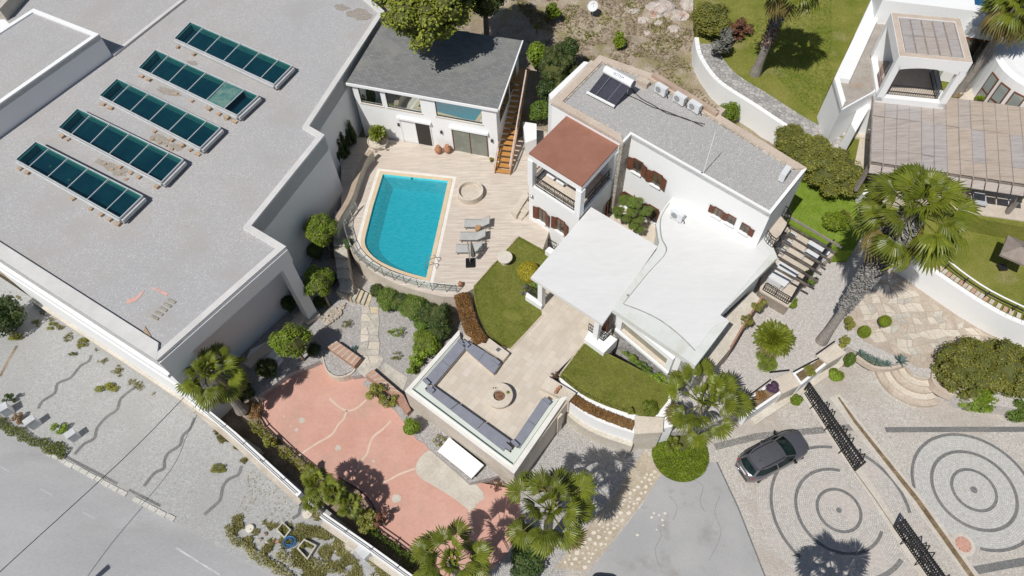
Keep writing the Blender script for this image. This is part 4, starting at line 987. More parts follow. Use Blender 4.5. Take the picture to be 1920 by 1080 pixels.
for a, b in zip(wl[:-1], wl[1:]):
    d = (b - a); d.z = 0; d.normalize(); nn = V((-d.y, d.x, 0)); inner.append(a + nn * .2)
    i = len(mb.v)
    mb.v += [(q.x, q.y, z) for q, z in ((a, 0), (b, 0), (b + nn * .35, 0), (a + nn * .35, 0), (a, wtop(a)), (b, wtop(b)), (b + nn * .35, wtop(b)), (a + nn * .35, wtop(a)))]
    for f in ((3, 2, 1, 0), (4, 5, 6, 7), (0, 1, 5, 4), (1, 2, 6, 5), (2, 3, 7, 6), (3, 0, 4, 7)): mb.f.append(tuple(i + k for k in f)); mb.m.append(0)
mb.build('wall', m_white, nw)
NG = [p for p in inner if p.y > 31.5] + PP([(1640, 332), (1800, 402), (2000, 440), (2400, 300), (2200, -200), (1290, -160)], ZN)
struct(MB().prism(NG, -0.3, ZN - .06).build('neighbour_garden', m_lawn_top))
NL = [p for p in inner if p.y <= 34] + PP([(2200, 640), (2100, 400), (1800, 385)], 3.0)
struct(MB().prism(NL, -0.3, 3.0).build('neighbour_lawn', m_lawn_top))
m_brickcap = tiles('brick_coping', (0.42, 0.27, 0.2), (0.55, 0.38, 0.29), (0.44, 0.36, 0.29), 0.12, 0.24, 0.01, rz=0.7)
low = [p for p in wl if p.y < 27.5]
k = 0
for a, b in zip(low[:-1], low[1:]):
    n_ = max(1, int((b - a).length / 0.26))
    for q in range(n_):
        p = lerp(a, b, (q + .5) / n_); d = (b - a).normalized(); nn = V((-d.y, d.x, 0))
        MB().box(p + nn * .52, d, .235, .36, 3.1, 3.17 + rnd.uniform(0, .015)).build('coping_brick', (m_pinkcop, m_cream, mat('terracotta_brick', (0.46, 0.28, 0.2), (0.52, 0.35, 0.26), 3) if k == 0 else bpy.data.materials['terracotta_brick'])[k % 3], nw); k += 1
# paved strip along the top of the wall
ms = thing('garden_path_wall', 'broad grey stone wall top running diagonally down to the brown pergola', 'wall', P(1480, 190, ZN))
_up = [k for k, p in enumerate(wl) if p.y > 33.2]; _pp = []
for k in _up:
    d = wl[min(k + 1, len(wl) - 1)] - wl[max(k - 1, 0)]; d.normalize(); _pp.append(wl[k] + V((-d.y, d.x, 0)) * 1.05)
MB().strip(_pp[2:], 1.4, ZN - .5, h=.56).build('stone_wall', m_rubble_grey, ms)
# rail along the lower lawn
fr_pts = smoothline(PP([(1756, 468), (1800, 506), (1858, 545), (1930, 580)], 3.9), 3)
gr = thing('lawn_railing', 'low railing with white top bar along the edge of the neighbour\'s lawn', 'railing', xy(fr_pts[0], 3.1))
MB().tube(fr_pts, 0.05, 8).build('top_rail', m_white, gr)
MB().tube([p - V((0, 0, .35)) for p in fr_pts], 0.025, 6).build('rail', m_black, gr)
for p in fr_pts[::2]: MB().bar(xy(p, 3.1), p, 0.05).build('post', m_black, gr)

# ---------------------------------------------------------------- neighbour's house
nb = thing('neighbour_villa', 'white villa at the right edge with brown shutters and an open roof tower', 'villa', P(1690, 180, ZN))
zp = 7.4
PT = PP([(1638, 164), (1935, 203), (1950, 350), (1632, 303)], zp)        # back-left, back-right, front-right, front-left
pg = thing('reed_pergola', 'large brown pergola roofed with reed mats on the neighbour\'s patio', 'pergola', xy(PT[3], ZN))
A = lambda s, t: lerp(lerp(PT[0], PT[1], s), lerp(PT[3], PT[2], s), t)
NC = 13; rows = [0, 0.40, 0.82, 1.0]
for i in range(NC):
    for r in range(3):
        s0_, s1_ = (i + .03) / NC, (i + .97) / NC; t0_, t1_ = rows[r] + .003, rows[r + 1] - .003
        dz = rnd.uniform(-.025, .025)
        MB().prism([A(s0_, t0_), A(s1_, t0_), A(s1_, t1_), A(s0_, t1_)], zp - .03 + dz, zp + .02 + dz).build('reed_panel', m_reed[(2 if i > 5 else rnd.choice((0, 1))) if rnd.random() < .8 else rnd.randrange(3)], pg)
for i in range(NC + 1):
    MB().bar(A(i / NC, 0) - V((0, 0, .06)), A(i / NC, 1.03) - V((0, 0, .085)), .07, .16).build('rafter', m_greywood, pg)
for t in (0.02, .98): MB().bar(A(0, t) - V((0, 0, .24)), A(1, t) - V((0, 0, .24)), .18, .2).build('beam', m_greywood, pg)
fd = (PT[2] - PT[3]).normalized(); fo = V((fd.y, -fd.x, 0))
for i in range(NC):
    a, b = A((i + .05) / NC, 1.02), A((i + .95) / NC, 1.02)
    q = [a - V((0, 0, .1)), b - V((0, 0, .1)), b + fo * .45 - V((0, 0, .38)), a + fo * .45 - V((0, 0, .38))]
    mb = MB(); mb.face(q[::-1]); mb.face([p - V((0, 0, .04)) for p in q]); mb.build('eave_panel', m_reed[0], pg)
for s in (.02, .35, .66, .97): MB().bar(xy(A(s, .96), ZN), xy(A(s, .96), zp - .3), .22).build('post', m_greywood, pg)
# tower
zt_ = 11.2; zt0 = 7.55
TW = PP([(1684, 12), (1824, 27), (1824, 118), (1686, 105)], zt_)
u_ = (TW[2] - TW[3]); u_.z = 0; wdt = u_.length; u_.normalize(); v_ = V((-u_.y, u_.x, 0))
TWq = [TW[3], TW[3] + u_ * wdt, TW[3] + u_ * wdt + v_ * 4.6, TW[3] + v_ * 4.6]         # front-left, front-right, back-right, back-left
inn = offs(TWq, .42)
mb = MB()
for k in range(4):
    j = (k + 1) % 4; mb.prism([TWq[k], TWq[j], inn[j], inn[k]], zt_ - .75, zt_)
mb.build('tower_beam', m_white, nb)
ring_coping(offs(TWq, .03), .36, zt_, zt_ + .015).build('tower_coping', m_pinkcop, nb)
for p in offs(TWq, .21): MB().box(p, u_, .42, .42, zt0, zt_ - .74).build('tower_post', m_white, nb)
ar = MB()
for k in range(10):                                                       # flat arch under the front beam
    s0_, s1_ = k / 10, (k + 1) / 10; h0, h1 = .28 * (2 * s0_ - 1) ** 2, .28 * (2 * s1_ - 1) ** 2; a, b = lerp(TWq[0], TWq[1], .08 + .84 * s0_), lerp(TWq[0], TWq[1], .08 + .84 * s1_)
    for hh, q0 in (((h0, h1), 0),):
        ar.face([xy(a, zt_ - .74), xy(a, zt_ - .74 - h0), xy(b, zt_ - .74 - h1), xy(b, zt_ - .74)])
ar.build('arch', m_white, nb)
MB().prism(TWq, ZN, zt0).build('tower_base', m_white, nb)
MB().prism(offs(TWq, .3), zt0, zt0 + .03).build('tower_floor', m_patio, nb)
mb = MB()
for k in range(4):
    if k == 2: continue
    j = (k + 1) % 4; mb.prism([TWq[k], TWq[j], inn[j], inn[k]], zt0, zt0 + .3)
mb.build('tower_parapet', m_white, nb)
MB().prism([inn[3], inn[2], inn[2] + v_ * .3, inn[3] + v_ * .3], zt0, zt_ - .75).build('tower_back_wall', m_white, nb)
IQ = offs(TWq, .45)
for i in range(5):
    for r in range(2):
        B = lambda s, t: lerp(lerp(IQ[0], IQ[1], s), lerp(IQ[3], IQ[2], s), t)
        MB().prism([B(i / 5 + .01, r / 2 + .005), B(i / 5 + .18, r / 2 + .005), B(i / 5 + .18, r / 2 + .495), B(i / 5 + .01, r / 2 + .495)], zt_ - .1, zt_ - .03 + rnd.uniform(0, .02)).build('reed_panel', m_reed[1 if rnd.random() < .7 else 0], nb)
for i in range(6): MB().bar(lerp(IQ[0], IQ[1], i / 5) - V((0, 0, .14)), lerp(IQ[3], IQ[2], i / 5) - V((0, 0, .14)), .09, .16).build('rafter', m_greywood, nb)
def bars(a, b, h, parent, mm=m_black, step=.14):
    r = MB(); n_ = max(2, int((b - a).length / step))
    for z in (.08, h * .5, h): r.bar(a + V((0, 0, z)), b + V((0, 0, z)), .035)
    for k in range(n_ + 1): p = lerp(a, b, k / n_); r.bar(p + V((0, 0, .08)), p + V((0, 0, h)), .02)
    return r.build('railing', mm, parent)
q = offs(TWq, .5); bars(xy(lerp(q[0], q[1], .03), zt0 + .03), xy(lerp(q[0], q[1], .95), zt0 + .03), 1.0, nb)
bars(xy(q[1], zt0 + .03), xy(lerp(q[1], q[2], .8), zt0 + .03), 1.0, nb)
bars(xy(q[0], zt0 + .3) - u_ * .3, xy(lerp(q[0], q[3], .5), zt0 + .3) - u_ * .3, 1.0, nb, m_shutter)
# flat wing with grey terrace roof left of the tower
zs_ = 7.7
SL = PP([(1566, 178), (1600, 208), (1648, 150), (1700, 60), (1720, 10), (1650, -30), (1628, 6), (1562, 150)], zs_)
SL = PP([(1562, 152), (1577, 207), (1640, 172), (1700, 70), (1720, -60), (1672, -80)], zs_)
MB().prism(SL, ZN, zs_ - .01).build('wall', m_white, nb)
MB().prism(offs(SL, .1), zs_ - .1, zs_).build('terrace_roof', m_slabroof, nb)
i2 = offs(SL, 1.0); MB().prism([SL[5], SL[0], i2[0], i2[5]], zs_ - .3, zs_ + .35).build('parapet', m_white, nb)
i3 = offs(SL, .35); MB().prism([SL[0], SL[1], i3[1], i3[0]], zs_ - .3, zs_ + .25).build('parapet', m_white, nb)
dl = (SL[0] - SL[5]); dl.z = 0; dl.normalize(); nl = V((dl.y, -dl.x, 0))
if nl.x > 0: nl = -nl
for t in (.30, .60, .9):
    c = lerp(SL[5], SL[0], t) + nl * .004
    o = MB().prism([c - dl * .5, c + dl * .5, c + dl * .5 + nl * .06, c - dl * .5 + nl * .06], 5.2, 6.6).build('window', m_shutter, nb)
    MB().prism([c - dl * .28 + nl * .06, c + dl * .28 + nl * .06, c + dl * .28 + nl * .066, c - dl * .28 + nl * .066], 5.3, 6.5).build('pane', m_doorpane, o)
    for s in (): MB().prism([c + dl * s, c + dl * (s + .3 * (1 if s > 0 else -1)), c + dl * (s + .3 * (1 if s > 0 else -1)) + nl * .3, c + dl * s + nl * .05], 5.2, 6.9).build('shutter', m_shutter, o)
# stair flank and cream terrace below the wing
MB().prism(PP([(1648, 108), (1640, 185), (1604, 248), (1596, 232)], 6.6), ZN, 6.6).build('stair_flank', m_white, nb)
MB().prism(PP([(1552, 205), (1575, 205), (1640, 240), (1640, 262), (1600, 256), (1552, 246)], ZN + .12), 3, ZN + .12).build('side_patio', m_cream, nb)
MB().prism(PP([(1572, 190), (1598, 192), (1592, 208), (1570, 206)], 5.2), ZN, 5.2).build('side_block', m_cream, nb)
# back range: white upper storey, round room, dark windows
MB().prism(PP([(1650, -40), (1655, 0), (1840, 22), (1850, -30)], 9.6), ZN, 9.6).build('upper_wall', m_white, nb)
MB().prism(PP([(1828, 20), (1950, 36), (1950, 84), (1905, 62), (1822, 48)], 9.2), ZN, 9.2).build('upper_wall', m_white, nb)
for x, y, ww in ((1836, 62, .9), (1868, 74, 1.3)):
    p0 = xy(P(1822, 48, 9.2), 0); p1 = xy(P(1905, 62, 9.2), 0); dd_ = (p1 - p0).normalized(); n_ = V((dd_.y, -dd_.x, 0)); c = PL(x, y, p0, n_) + n_ * .004
    o = MB().prism([c - dd_ * ww, c + dd_ * ww, c + dd_ * ww + n_ * .05, c - dd_ * ww + n_ * .05], 6.2, 8.3).build('window', m_shutter, nb)
    MB().prism([c - dd_ * (ww - .12) + n_ * .05, c + dd_ * (ww - .12) + n_ * .05, c + dd_ * (ww - .12) + n_ * .06, c - dd_ * (ww - .12) + n_ * .06], 6.3, 8.2).build('pane', m_doorpane, o)
rc = P(1972, 118, 8.6)
MB().lathe(xy(rc, ZN), [(3.6, 0), (3.6, 4.2), (3.2, 4.35), (2.75, 4.3)], 40).build('round_room_wall', m_white, nb)
MB().lathe(xy(rc, ZN), [(2.74, 4.2), (2.74, 4.27)], 32).build('round_roof', m_cream, nb)
for k in range(7):
    t = rad(185 + k * 17); c = xy(rc, ZN) + V((math.cos(t), math.sin(t), 0)) * 3.62; tn = V((-math.sin(t), math.cos(t), 0)); nn = V((math.cos(t), math.sin(t), 0))
    o = MB().prism([c - tn * .42, c + tn * .42, c + tn * .42 + nn * .06, c - tn * .42 + nn * .06], ZN + .8, ZN + 3.6).build('window', m_redwood, nb)
    for z in (ZN + .95, ZN + 2.3): MB().prism([c - tn * .33 + nn * .06, c + tn * .33 + nn * .06, c + tn * .33 + nn * .066, c - tn * .33 + nn * .066], z, z + 1.2).build('pane', glassy('pale_window', (0.35, 0.4, 0.38), .1, .05, body=(0.3, 0.33, 0.3)) if 'pale_window' not in bpy.data.materials else bpy.data.materials['pale_window'], o)
MB().prism(PP([(1884, 112), (1896, 132), (1816, 205), (1792, 190)], 5.6), ZN, 5.6).build('terrace_wall', m_cream, nb)
o = MB().prism(PP([(1828, -30), (1870, -20), (1868, 8), (1832, 2)], 9.9), 9.62, 9.9).build('blue_tank_cover', mat('deep_blue', (0.01, 0.09, 0.22), (0.02, 0.14, 0.3), 1)); tag(o, 'deep blue cover at the top edge behind the roof tower', 'cover')
# black and white pebble bed under the right-edge palm
pb = MB(); rg = random.Random(5)
pq = PP([(1800, 178), (1830, 135), (1848, 142), (1828, 172)], ZN + .5)
peb = thing('pebble_bed', 'bed of large white pebbles below the neighbour\'s leaning palm', 'pebble bed', xy(pq[0], ZN))
MB().prism(PP([(1788, 182), (1826, 126), (1862, 138), (1832, 182)], ZN + .4), ZN - .1, ZN + .4).build('bed', m_dirt, peb)
n_ = 0
while n_ < 110:
    p = V((rg.uniform(min(a.x for a in pq), max(a.x for a in pq)), rg.uniform(min(a.y for a in pq), max(a.y for a in pq)), ZN + .42))
    if inpoly(p, pq): blob(MB(), p, rg.uniform(.06, .13), .07, rg, 6).build('pebble', m_stone_w if n_ % 4 else m_rock, peb); n_ += 1
# patio, steps and furniture in front of the pergola
struct(MB().prism(PP([(1600, 318), (1660, 352), (1808, 398), (1990, 424), (1990, 280), (1625, 200)], ZN + .03), 3.0, ZN + .03).build('patio', m_patio))
sp = thing('patio_steps', 'three broad cream steps from the neighbour\'s patio to the lawn', 'steps', P(1860, 410, 3.1))
for k in range(3):
    q = PP([(1806, 392), (1990, 418)], ZN - .3 * (k + 1)); d = (q[1] - q[0]).normalized(); o_ = V((d.y, -d.x, 0))
    MB().prism([q[0] + o_ * (.0), q[1] + o_ * .0, q[1] + o_ * (.42), q[0] + o_ * (.42)], 2.8, ZN - .3 * (k + 1)).build('step', m_cream, sp)
sb = thing('sunbed', 'light grey sunbed half under the edge of the brown pergola', 'sunbed', P(1838, 374, ZN))
MB().box(P(1838, 372, ZN + .4), fd, .75, 1.1, ZN + .3, ZN + .42).build('mattress', m_steel if 0 else mat('grey_fabric', (0.42, 0.44, 0.46), (0.48, 0.5, 0.52), 3), sb)
for sx in (-1, 1):
    for sy in (-1, 1): MB().bar(P(1838, 372, ZN + .3) + fd * sx * .33 + fo * sy * .48, xy(P(1838, 372, ZN + .3) + fd * sx * .33 + fo * sy * .48, ZN), .05).build('leg', m_black, sb)
um = thing('parasol', 'taupe fabric parasol on the neighbour\'s lawn at the right edge', 'parasol', P(1925, 478, 3.1))
uc = P(1918, 462, 5.4); m_taupe = mat('taupe_fabric', (0.24, 0.2, 0.17), (0.29, 0.25, 0.22), 2)
mb = MB(); cor = [uc + V((x, y, -.45)) for x, y in ((-1.25, -.2), (.1, -1.25), (1.25, .2), (-.1, 1.25))]
for k in range(4): mb.face([uc, cor[k], cor[(k + 1) % 4]]); mb.face([cor[(k + 1) % 4], cor[k], cor[k] - V((0, 0, .15)), cor[(k + 1) % 4] - V((0, 0, .15))])
mb.build('canopy', m_taupe, um); MB().bar(xy(uc, 3.1), uc, .06).build('pole', m_black, um); MB().box(xy(uc, 0), (1, 0), .5, .5, 3.13, 3.2).build('base', m_black, um)

# ================================================================ pergola and patio at the villa's right end
patio_z = 2.0
PTO = PP([(1424, 547), (1477, 578), (1492, 556), (1530, 500), (1575, 470), (1480, 392), (1440, 440)], patio_z)
struct(MB().prism(PTO, 0.3, patio_z).build('side_patio', m_patio))
mb = MB(); q = offs(PTO, .25); mb.prism([PTO[0], PTO[1], q[1], q[0]], .3, patio_z + .12); mb.prism([PTO[1], PTO[2], q[2], q[1]], .3, patio_z + .12)
tag(mb.build('patio_wall', m_cream), 'low cream wall under the black railing of the side patio', 'low wall')
q = offs(PTO, .14); railing([xy(q[0], patio_z + .12), xy(q[1], patio_z + .12), xy(q[2], patio_z + .12), xy(q[3], patio_z + .12)], .85, 'patio_railing', None, label='black lattice railing round the patio under the thin black pergola', cat='railing')
pr_ = thing('black_pergola', 'thin black pergola beams spanning the side patio of the villa', 'pergola', xy(P(1503, 528, 5), patio_z))
zb_ = 4.9
for k, (a, b) in enumerate((((1472, 402), (1578, 464)), ((1474, 420), (1566, 475)), ((1467, 434), (1556, 488)), ((1459, 448), (1548, 499)), ((1449, 461), (1538, 513)), ((1461, 485), (1533, 528)), ((1449, 500), (1520, 538)))):
    MB().bar(P(*a, zb_), P(*b, zb_), .09, .14).build('beam', m_greywood if k in (0,) else mat('black_timber', (0.06, 0.05, 0.045), (0.2, 0.17, 0.14), 2) if k == 1 else bpy.data.materials['black_timber'] if k > 1 else m_black, pr_)  # first beam lighter: its sunlit top put into the timber colour
for off_ in (0, .22): MB().bar(P(1558, 453, zb_ - .14) + V((off_, off_ * .5, 0)), P(1502, 529, zb_ - .14) + V((off_, off_ * .5, 0)), .1, .16).build('cross_beam', m_black, pr_)
for x, y in ((1506, 524), (1555, 457)): p = P(x, y, zb_ - .2); MB().bar(xy(p, 1.2), p, .12).build('post', m_black, pr_)
# small upper balcony with a curved railing
bl = PP([(1432, 450), (1461, 402), (1476, 418), (1463, 446), (1447, 466)], 6.0)
MB().prism(bl, 5.7, 6.0).build('upper_balcony', m_patio, villa)
railing(smoothline([xy(p, 6.0) for p in (bl[1], bl[2], bl[3], bl[4], bl[0])], 2), .95, '', villa, step=.16)
# white garden tables and chairs on the patio
m_plas = mat('white_plastic', (0.66, 0.68, 0.69), (0.7, 0.71, 0.72), 3, rough=0.5)
def table(name, c, u, sx, sy, h, label, m=m_plas, z=patio_z):
    t = thing(name, label, 'table', xy(c, z), 'white tables on the side patio'); u = u.normalized(); w = V((-u.y, u.x, 0))
    MB().box(c, u, sx, sy, z + h - .05, z + h).build('table_top', m, t)
    for a in (-1, 1):
        for b in (-1, 1): p = c + u * a * (sx / 2 - .08) + w * b * (sy / 2 - .08); MB().bar(xy(p, z), xy(p, z + h - .05), .06).build('leg', m, t)
    return t
def chair(c, u, label, m=m_plas, z=patio_z, group='white chairs on the side patio'):
    t = thing('chair', label, 'chair', xy(c, z), group); u = u.normalized(); w = V((-u.y, u.x, 0))
    MB().box(c, u, .46, .46, z + .4, z + .45).build('seat', m, t)
    MB().box(c - w * .23, u, .46, .04, z + .45, z + .88).build('backrest', m, t)
    for a in (-1, 1):
        for b in (-1, 1): p = c + u * a * .2 + w * b * .2; MB().bar(xy(p, z), xy(p, z + .4), .04).build('leg', m, t)
    return t
ub = (P(1566, 475, 2) - P(1474, 420, 2)); ub.z = 0
table('garden_table', P(1461, 521, 2.7), ub, 1.3, .8, .72, 'white rectangular table nearest the corner of the patio railing')
table('garden_table', P(1476, 506, 2.7), ub, 1.4, .6, .72, 'long white table beside the rectangular one under the pergola')
table('garden_table', P(1536, 464, 2.7), ub, 1.5, .9, .72, 'big white table under the far end of the pergola')
table('garden_table', P(1526, 480, 2.7), ub, 1.2, .6, .72, 'white table below the big one at the far end of the pergola')
for x, y, l in ((1447, 528, 'white chair at the left end of the corner table'), (1459, 534, 'white chair on the railing side of the corner table'), (1485, 442, 'white chair beside the small balcony'), (1476, 456, 'second white chair down from the small balcony'), (1466, 470, 'third white chair down from the small balcony')):
    chair(P(x, y, 2.4), ub, l)

# ================================================================ raised platform with grey bench cushions
zpf = 2.95
PFo = PP([(861, 619), (759, 734), (964, 889), (1064, 744)], zpf)
pfm = thing('seating_platform', 'raised walled platform with built-in grey benches round a stone fountain', 'platform', xy(PFo[1], 0))
m_plaster = mat('cream_plaster', (0.50, 0.455, 0.39), (0.58, 0.535, 0.465), 0.7, fine=.1, fsc=6, c3=(0.43, 0.385, 0.32), c3sc=.5)
q1 = offs(PFo, .38); q2 = offs(PFo, .85)
mb = MB(); m_green = glassy('pale_glass_ledge', (0.55, 0.62, 0.55), .03, .1, body=(0.60, 0.66, 0.58))
for i, j in ((0, 1), (1, 2), (2, 3)): mb.prism([PFo[i], PFo[j], q1[j], q1[i]], -.3, zpf)
mb.build('parapet_wall', m_plaster, pfm)
mb = MB()
for i, j in ((0, 1), (1, 2), (2, 3)): mb.prism([PFo[i], PFo[j], q1[j], q1[i]], zpf, zpf + .06)
mb.build('coping', mat('pale_coping', (0.70, 0.675, 0.63), (0.75, 0.73, 0.69), 1.2, fine=.08), pfm)
mb = MB(); gh = .14
for i, j in ((0, 1), (1, 2), (2, 3)):
    a, b = lerp(PFo[i], q1[i], .8), lerp(PFo[j], q1[j], .8); mb.prism([a, b, lerp(b, q2[j], .05), lerp(a, q2[i], .05)], zpf + .06, zpf + .06 + gh)
mb.build('glass_screen', m_green, pfm)
mb = MB()
for i, j in ((0, 1), (1, 2), (2, 3)): mb.prism([q1[i], q1[j], q2[j], q2[i]], 2.55, zpf - .02)
mb.build('ledge', mat('pale_green_ledge', (0.58, 0.62, 0.56), (0.63, 0.67, 0.61), 1, fine=.05), pfm)
m_cush = mat('slate_cushion', (0.215, 0.225, 0.265), (0.245, 0.255, 0.30), 2, fine=.05, rough=.9)
for pxs, n_ in (([(858, 640), (873, 652), (813, 723), (796, 711)], 2), ([(870, 652), (880, 641), (941, 679), (926, 701)], 2), ([(797, 731), (812, 723), (958, 827), (945, 846)], 3), ([(961, 829), (974, 841), (1033, 755), (1017, 746)], 2)):
    p = PP(pxs, 3.02)
    long_ = (p[0] - p[3]).length > (p[0] - p[1]).length
    for k in range(n_):
        a, b = k / n_ + .004, (k + 1) / n_ - .004
        qd = [lerp(p[0], p[3], a), lerp(p[1], p[2], a), lerp(p[1], p[2], b), lerp(p[0], p[3], b)] if long_ else [lerp(p[0], p[1], a), lerp(p[0], p[1], b), lerp(p[3], p[2], b), lerp(p[3], p[2], a)]
        MB().prism(qd, 2.9, 3.02).build('seat_cushion', m_cush, pfm)
    MB().prism(offs(p, .04), 2.5, 2.9).build('bench', m_cream, pfm)
for x, y in ((865, 642), (874, 645), (800, 716), (808, 730), (931, 678), (952, 838), (966, 832), (1026, 752)):
    MB().box(P(x, y, 3.1), ub, .5, .2, 3.02, 3.22).build('bolster', m_cush, pfm)
for pxs, lab in (([(917, 634), (955, 662), (944, 676), (907, 652)], 'pale stone block at the top corner of the platform beside the lawn'), ([(1012, 727), (1027, 705), (1080, 737), (1067, 752)], 'pale stone block at the right corner of the platform beside the lawn')):
    o = MB().prism(PP(pxs, 3.0), -.2, 3.0).build('stone_block', m_cream); tag(o, lab, 'stone block')
o = MB().box(P(934, 657, 3.0), ub, .22, .22, 3.0, 3.1).build('block_light', m_steel); tag(o, 'small square lamp set on the top corner block of the platform', 'lamp')
o = thing('vase_group', 'small row of terracotta pots on the right corner block of the platform', 'pots', P(1045, 733, 3))
for k, (x, y) in enumerate(((1042, 737), (1045, 732), (1049, 728))): MB().lathe(P(x, y, 3), [(.05, 0), (.11, .1), (.1, .2), (.06, .24)], 10).build('pot', mat('terracotta', (0.36, 0.17, 0.09), (0.44, 0.23, 0.14), 4) if k == 0 else bpy.data.materials['terracotta'], o)
m_terra = bpy.data.materials['terracotta']
ft = thing('stone_fountain', 'round low stone fountain with a brown hollow in the middle of the platform', 'fountain', P(936, 744, ZK))
fc = P(937, 748, ZK)
MB().lathe(fc, [(.62, 0), (.70, .1), (.80, .5), (.79, .55), (.36, .55), (.34, .5), (.33, .32)], 40, cap=False).build('basin', m_cream, ft, smooth=False)
MB().lathe(fc, [(.335, .36), (.2, .40), (.05, .42)], 24).build('bowl_floor', mat('rust_water', (0.13, 0.065, 0.035), (0.28, 0.17, 0.11), 6, rough=.2), ft)
MB().lathe(fc + V((.5, .12, .55)), [(.08, 0), (.1, .06), (.04, .14)], 8).build('moss_tuft', m_lime, ft)
for dx in (-.34, -.2): MB().lathe(fc + V((dx, .46, .55)), [(.035, 0), (.035, .05)], 8).build('spout', m_black, ft)
# gate under the platform's right side
gt = thing('yard_gate', 'dark lattice gate between two stone posts by the platform corner', 'gate', P(1062, 790, 0))
for x, y in ((1044, 806), (1070, 770)): MB().box(P(x, y, 0), ub, .4, .4, 0, 2.4).build('gate_post', m_cream, gt)
mb = MB(); a, b = P(1048, 802, 0), P(1068, 775, 0)
for k in range(8): mb.bar(lerp(a, b, k / 7), lerp(a, b, k / 7) + V((0, 0, 1.9)), .03)
for z in (.2, 1, 1.85): mb.bar(a + V((0, 0, z)), b + V((0, 0, z)), .04)
mb.build('leaf', m_black, gt)
# curved white wall carrying the right lawn, and the bed strip on it
gw = thing('lawn_wall', 'curved white garden wall below the right-hand lawn', 'wall', P(1120, 790, 0))
fcv = smoothline(PP([(1066, 752), (1090, 772), (1130, 793), (1190, 813)], ZK), 4)
MB().prism(fcv + PP([(1262, 800), (1256, 722), (1150, 668), (1097, 643), (1048, 707)], ZK), -.3, ZK + .005).build('wall', m_white, gw)
MB().strip([p + V((.02, -.16, 0)) for p in fcv], .28, -.3, h=1.6).build('stone_plinth', m_beige, gw)
pier = thing('stone_pier', 'square cream stone pier where the white lawn wall meets the palm bed', 'pier', P(1216, 800, 0))
MB().prism(PP([(1192, 781), (1243, 784), (1241, 809), (1191, 812)], 2.75), -.3, 2.75).build('pier', m_beige, pier)
MB().prism(offs(PP([(1192, 781), (1243, 784), (1241, 809), (1191, 812)], 2.85), -.05), 2.752, 2.85).build('cap', m_cream, pier)

# planter walls right of the drive
pw = thing('planter_wall', 'stepped stone planter wall with white faces above the driveway', 'wall', P(1470, 760, 0))
for k, pxs in enumerate(([(1384, 760), (1452, 712), (1468, 735), (1402, 780)], [(1486, 700), (1536, 668), (1552, 681), (1502, 722)])):
    p = PP(pxs, 1.45); MB().prism(p, -.2, 1.45).build('planter_face', m_white, pw); MB().prism(offs(p, .15), 1.45, 1.5).build('soil', m_dirt, pw)
for pxs in ([(1452, 712), (1480, 699), (1500, 721), (1467, 737)], [(1532, 667), (1567, 645), (1585, 662), (1552, 681)]):
    p = PP(pxs, 1.65); MB().prism(p, -.2, 1.6).build('pier', m_beige, pw); MB().prism(offs(p, -.04), 1.602, 1.68).build('pier_cap', m_cream, pw)
MB().strip(PP([(1410, 792), (1470, 752), (1505, 730), (1556, 695), (1590, 668)], 0), .5, -.2, h=.35).build('plinth', m_beige, pw)
for a, b in (((1443, 698), (1480, 694)), ((1488, 697), (1535, 672)), ((1531, 664), (1565, 640)), ((1400, 745), (1445, 712))):
    MB().bar(P(*a, 1.7), P(*b, 1.7), .07, .12).build('dark_rail', m_black, pw)

# ================================================================ white fence wall along the street
m_plinth = mat('worn_plinth', (0.36, 0.31, 0.255), (0.50, 0.455, 0.39), 0.8, fine=0.25)
fw = thing('garden_wall', 'long white wall with thin steel rails between the street and the red court', 'wall', P(560, 920, 0))
f0, f1, f2 = P(352, 738, 0), P(575, 948, 0), P(775, 1100, 0)
fl = [P(330, 727, 0), P(452, 828, 0), P(572, 938, 0)]
fl2 = [P(612, 975, 0), P(700, 1036, 0), P(830, 1130, 0)]
for ln in (fl, fl2):
    MB().strip(ln, .32, -.2, h=1.35).build('wall', m_white, fw)
    d = (ln[-1] - ln[0]).normalized(); nn = V((d.y, -d.x, 0))
    MB().strip([p + nn * .28 for p in ln], .32, -.2, h=.42).build('plinth', m_plinth, fw)
    for off_, z in ((.0, 1.45), (-.1, 1.62)):
        MB().tube([xy(p - nn * off_, z) for p in ln], .028, 6).build('rail', m_steel, fw)
    k = 0
    L_ = (ln[-1] - ln[0]).length
    while k < L_: p = lerp(ln[0], ln[-1], k / L_); MB().bar(xy(p, 1.1), xy(p, 1.65), .04).build('rail_post', m_steel, fw); k += 1.8
# black wire fence between wall and court
bf = thing('wire_fence', 'low black edging fence following the curved edge of the red court', 'fence', P(560, 870, 0))
bl_ = PP([(490, 755), (488, 780), (500, 800), (550, 848), (600, 888), (650, 935)], 0) ; mb = MB()
for a, b in zip(bl_[:-1], bl_[1:]):
    for z in (.05, .35): mb.bar(a + V((0, 0, z)), b + V((0, 0, z)), .05)
mb.build('rail', m_black, bf)
for p in bl_: MB().bar(p, p + V((0, 0, .45)), .06).build('post', m_black, bf)
bf2 = thing('wire_fence', 'low black curved edging fence near the lower corner of the red court', 'fence', P(700, 960, 0))
bl_ = smoothline(PP([(640, 900), (680, 925), (703, 955), (706, 985), (745, 1015), (790, 1050)], 0), 3); mb = MB()
for a, b in zip(bl_[:-1], bl_[1:]):
    for z in (.05, .35): mb.bar(a + V((0, 0, z)), b + V((0, 0, z)), .05)
mb.build('rail', m_black, bf2)
for p in bl_[::3]: MB().bar(p, p + V((0, 0, .45)), .06).build('post', m_black, bf2)
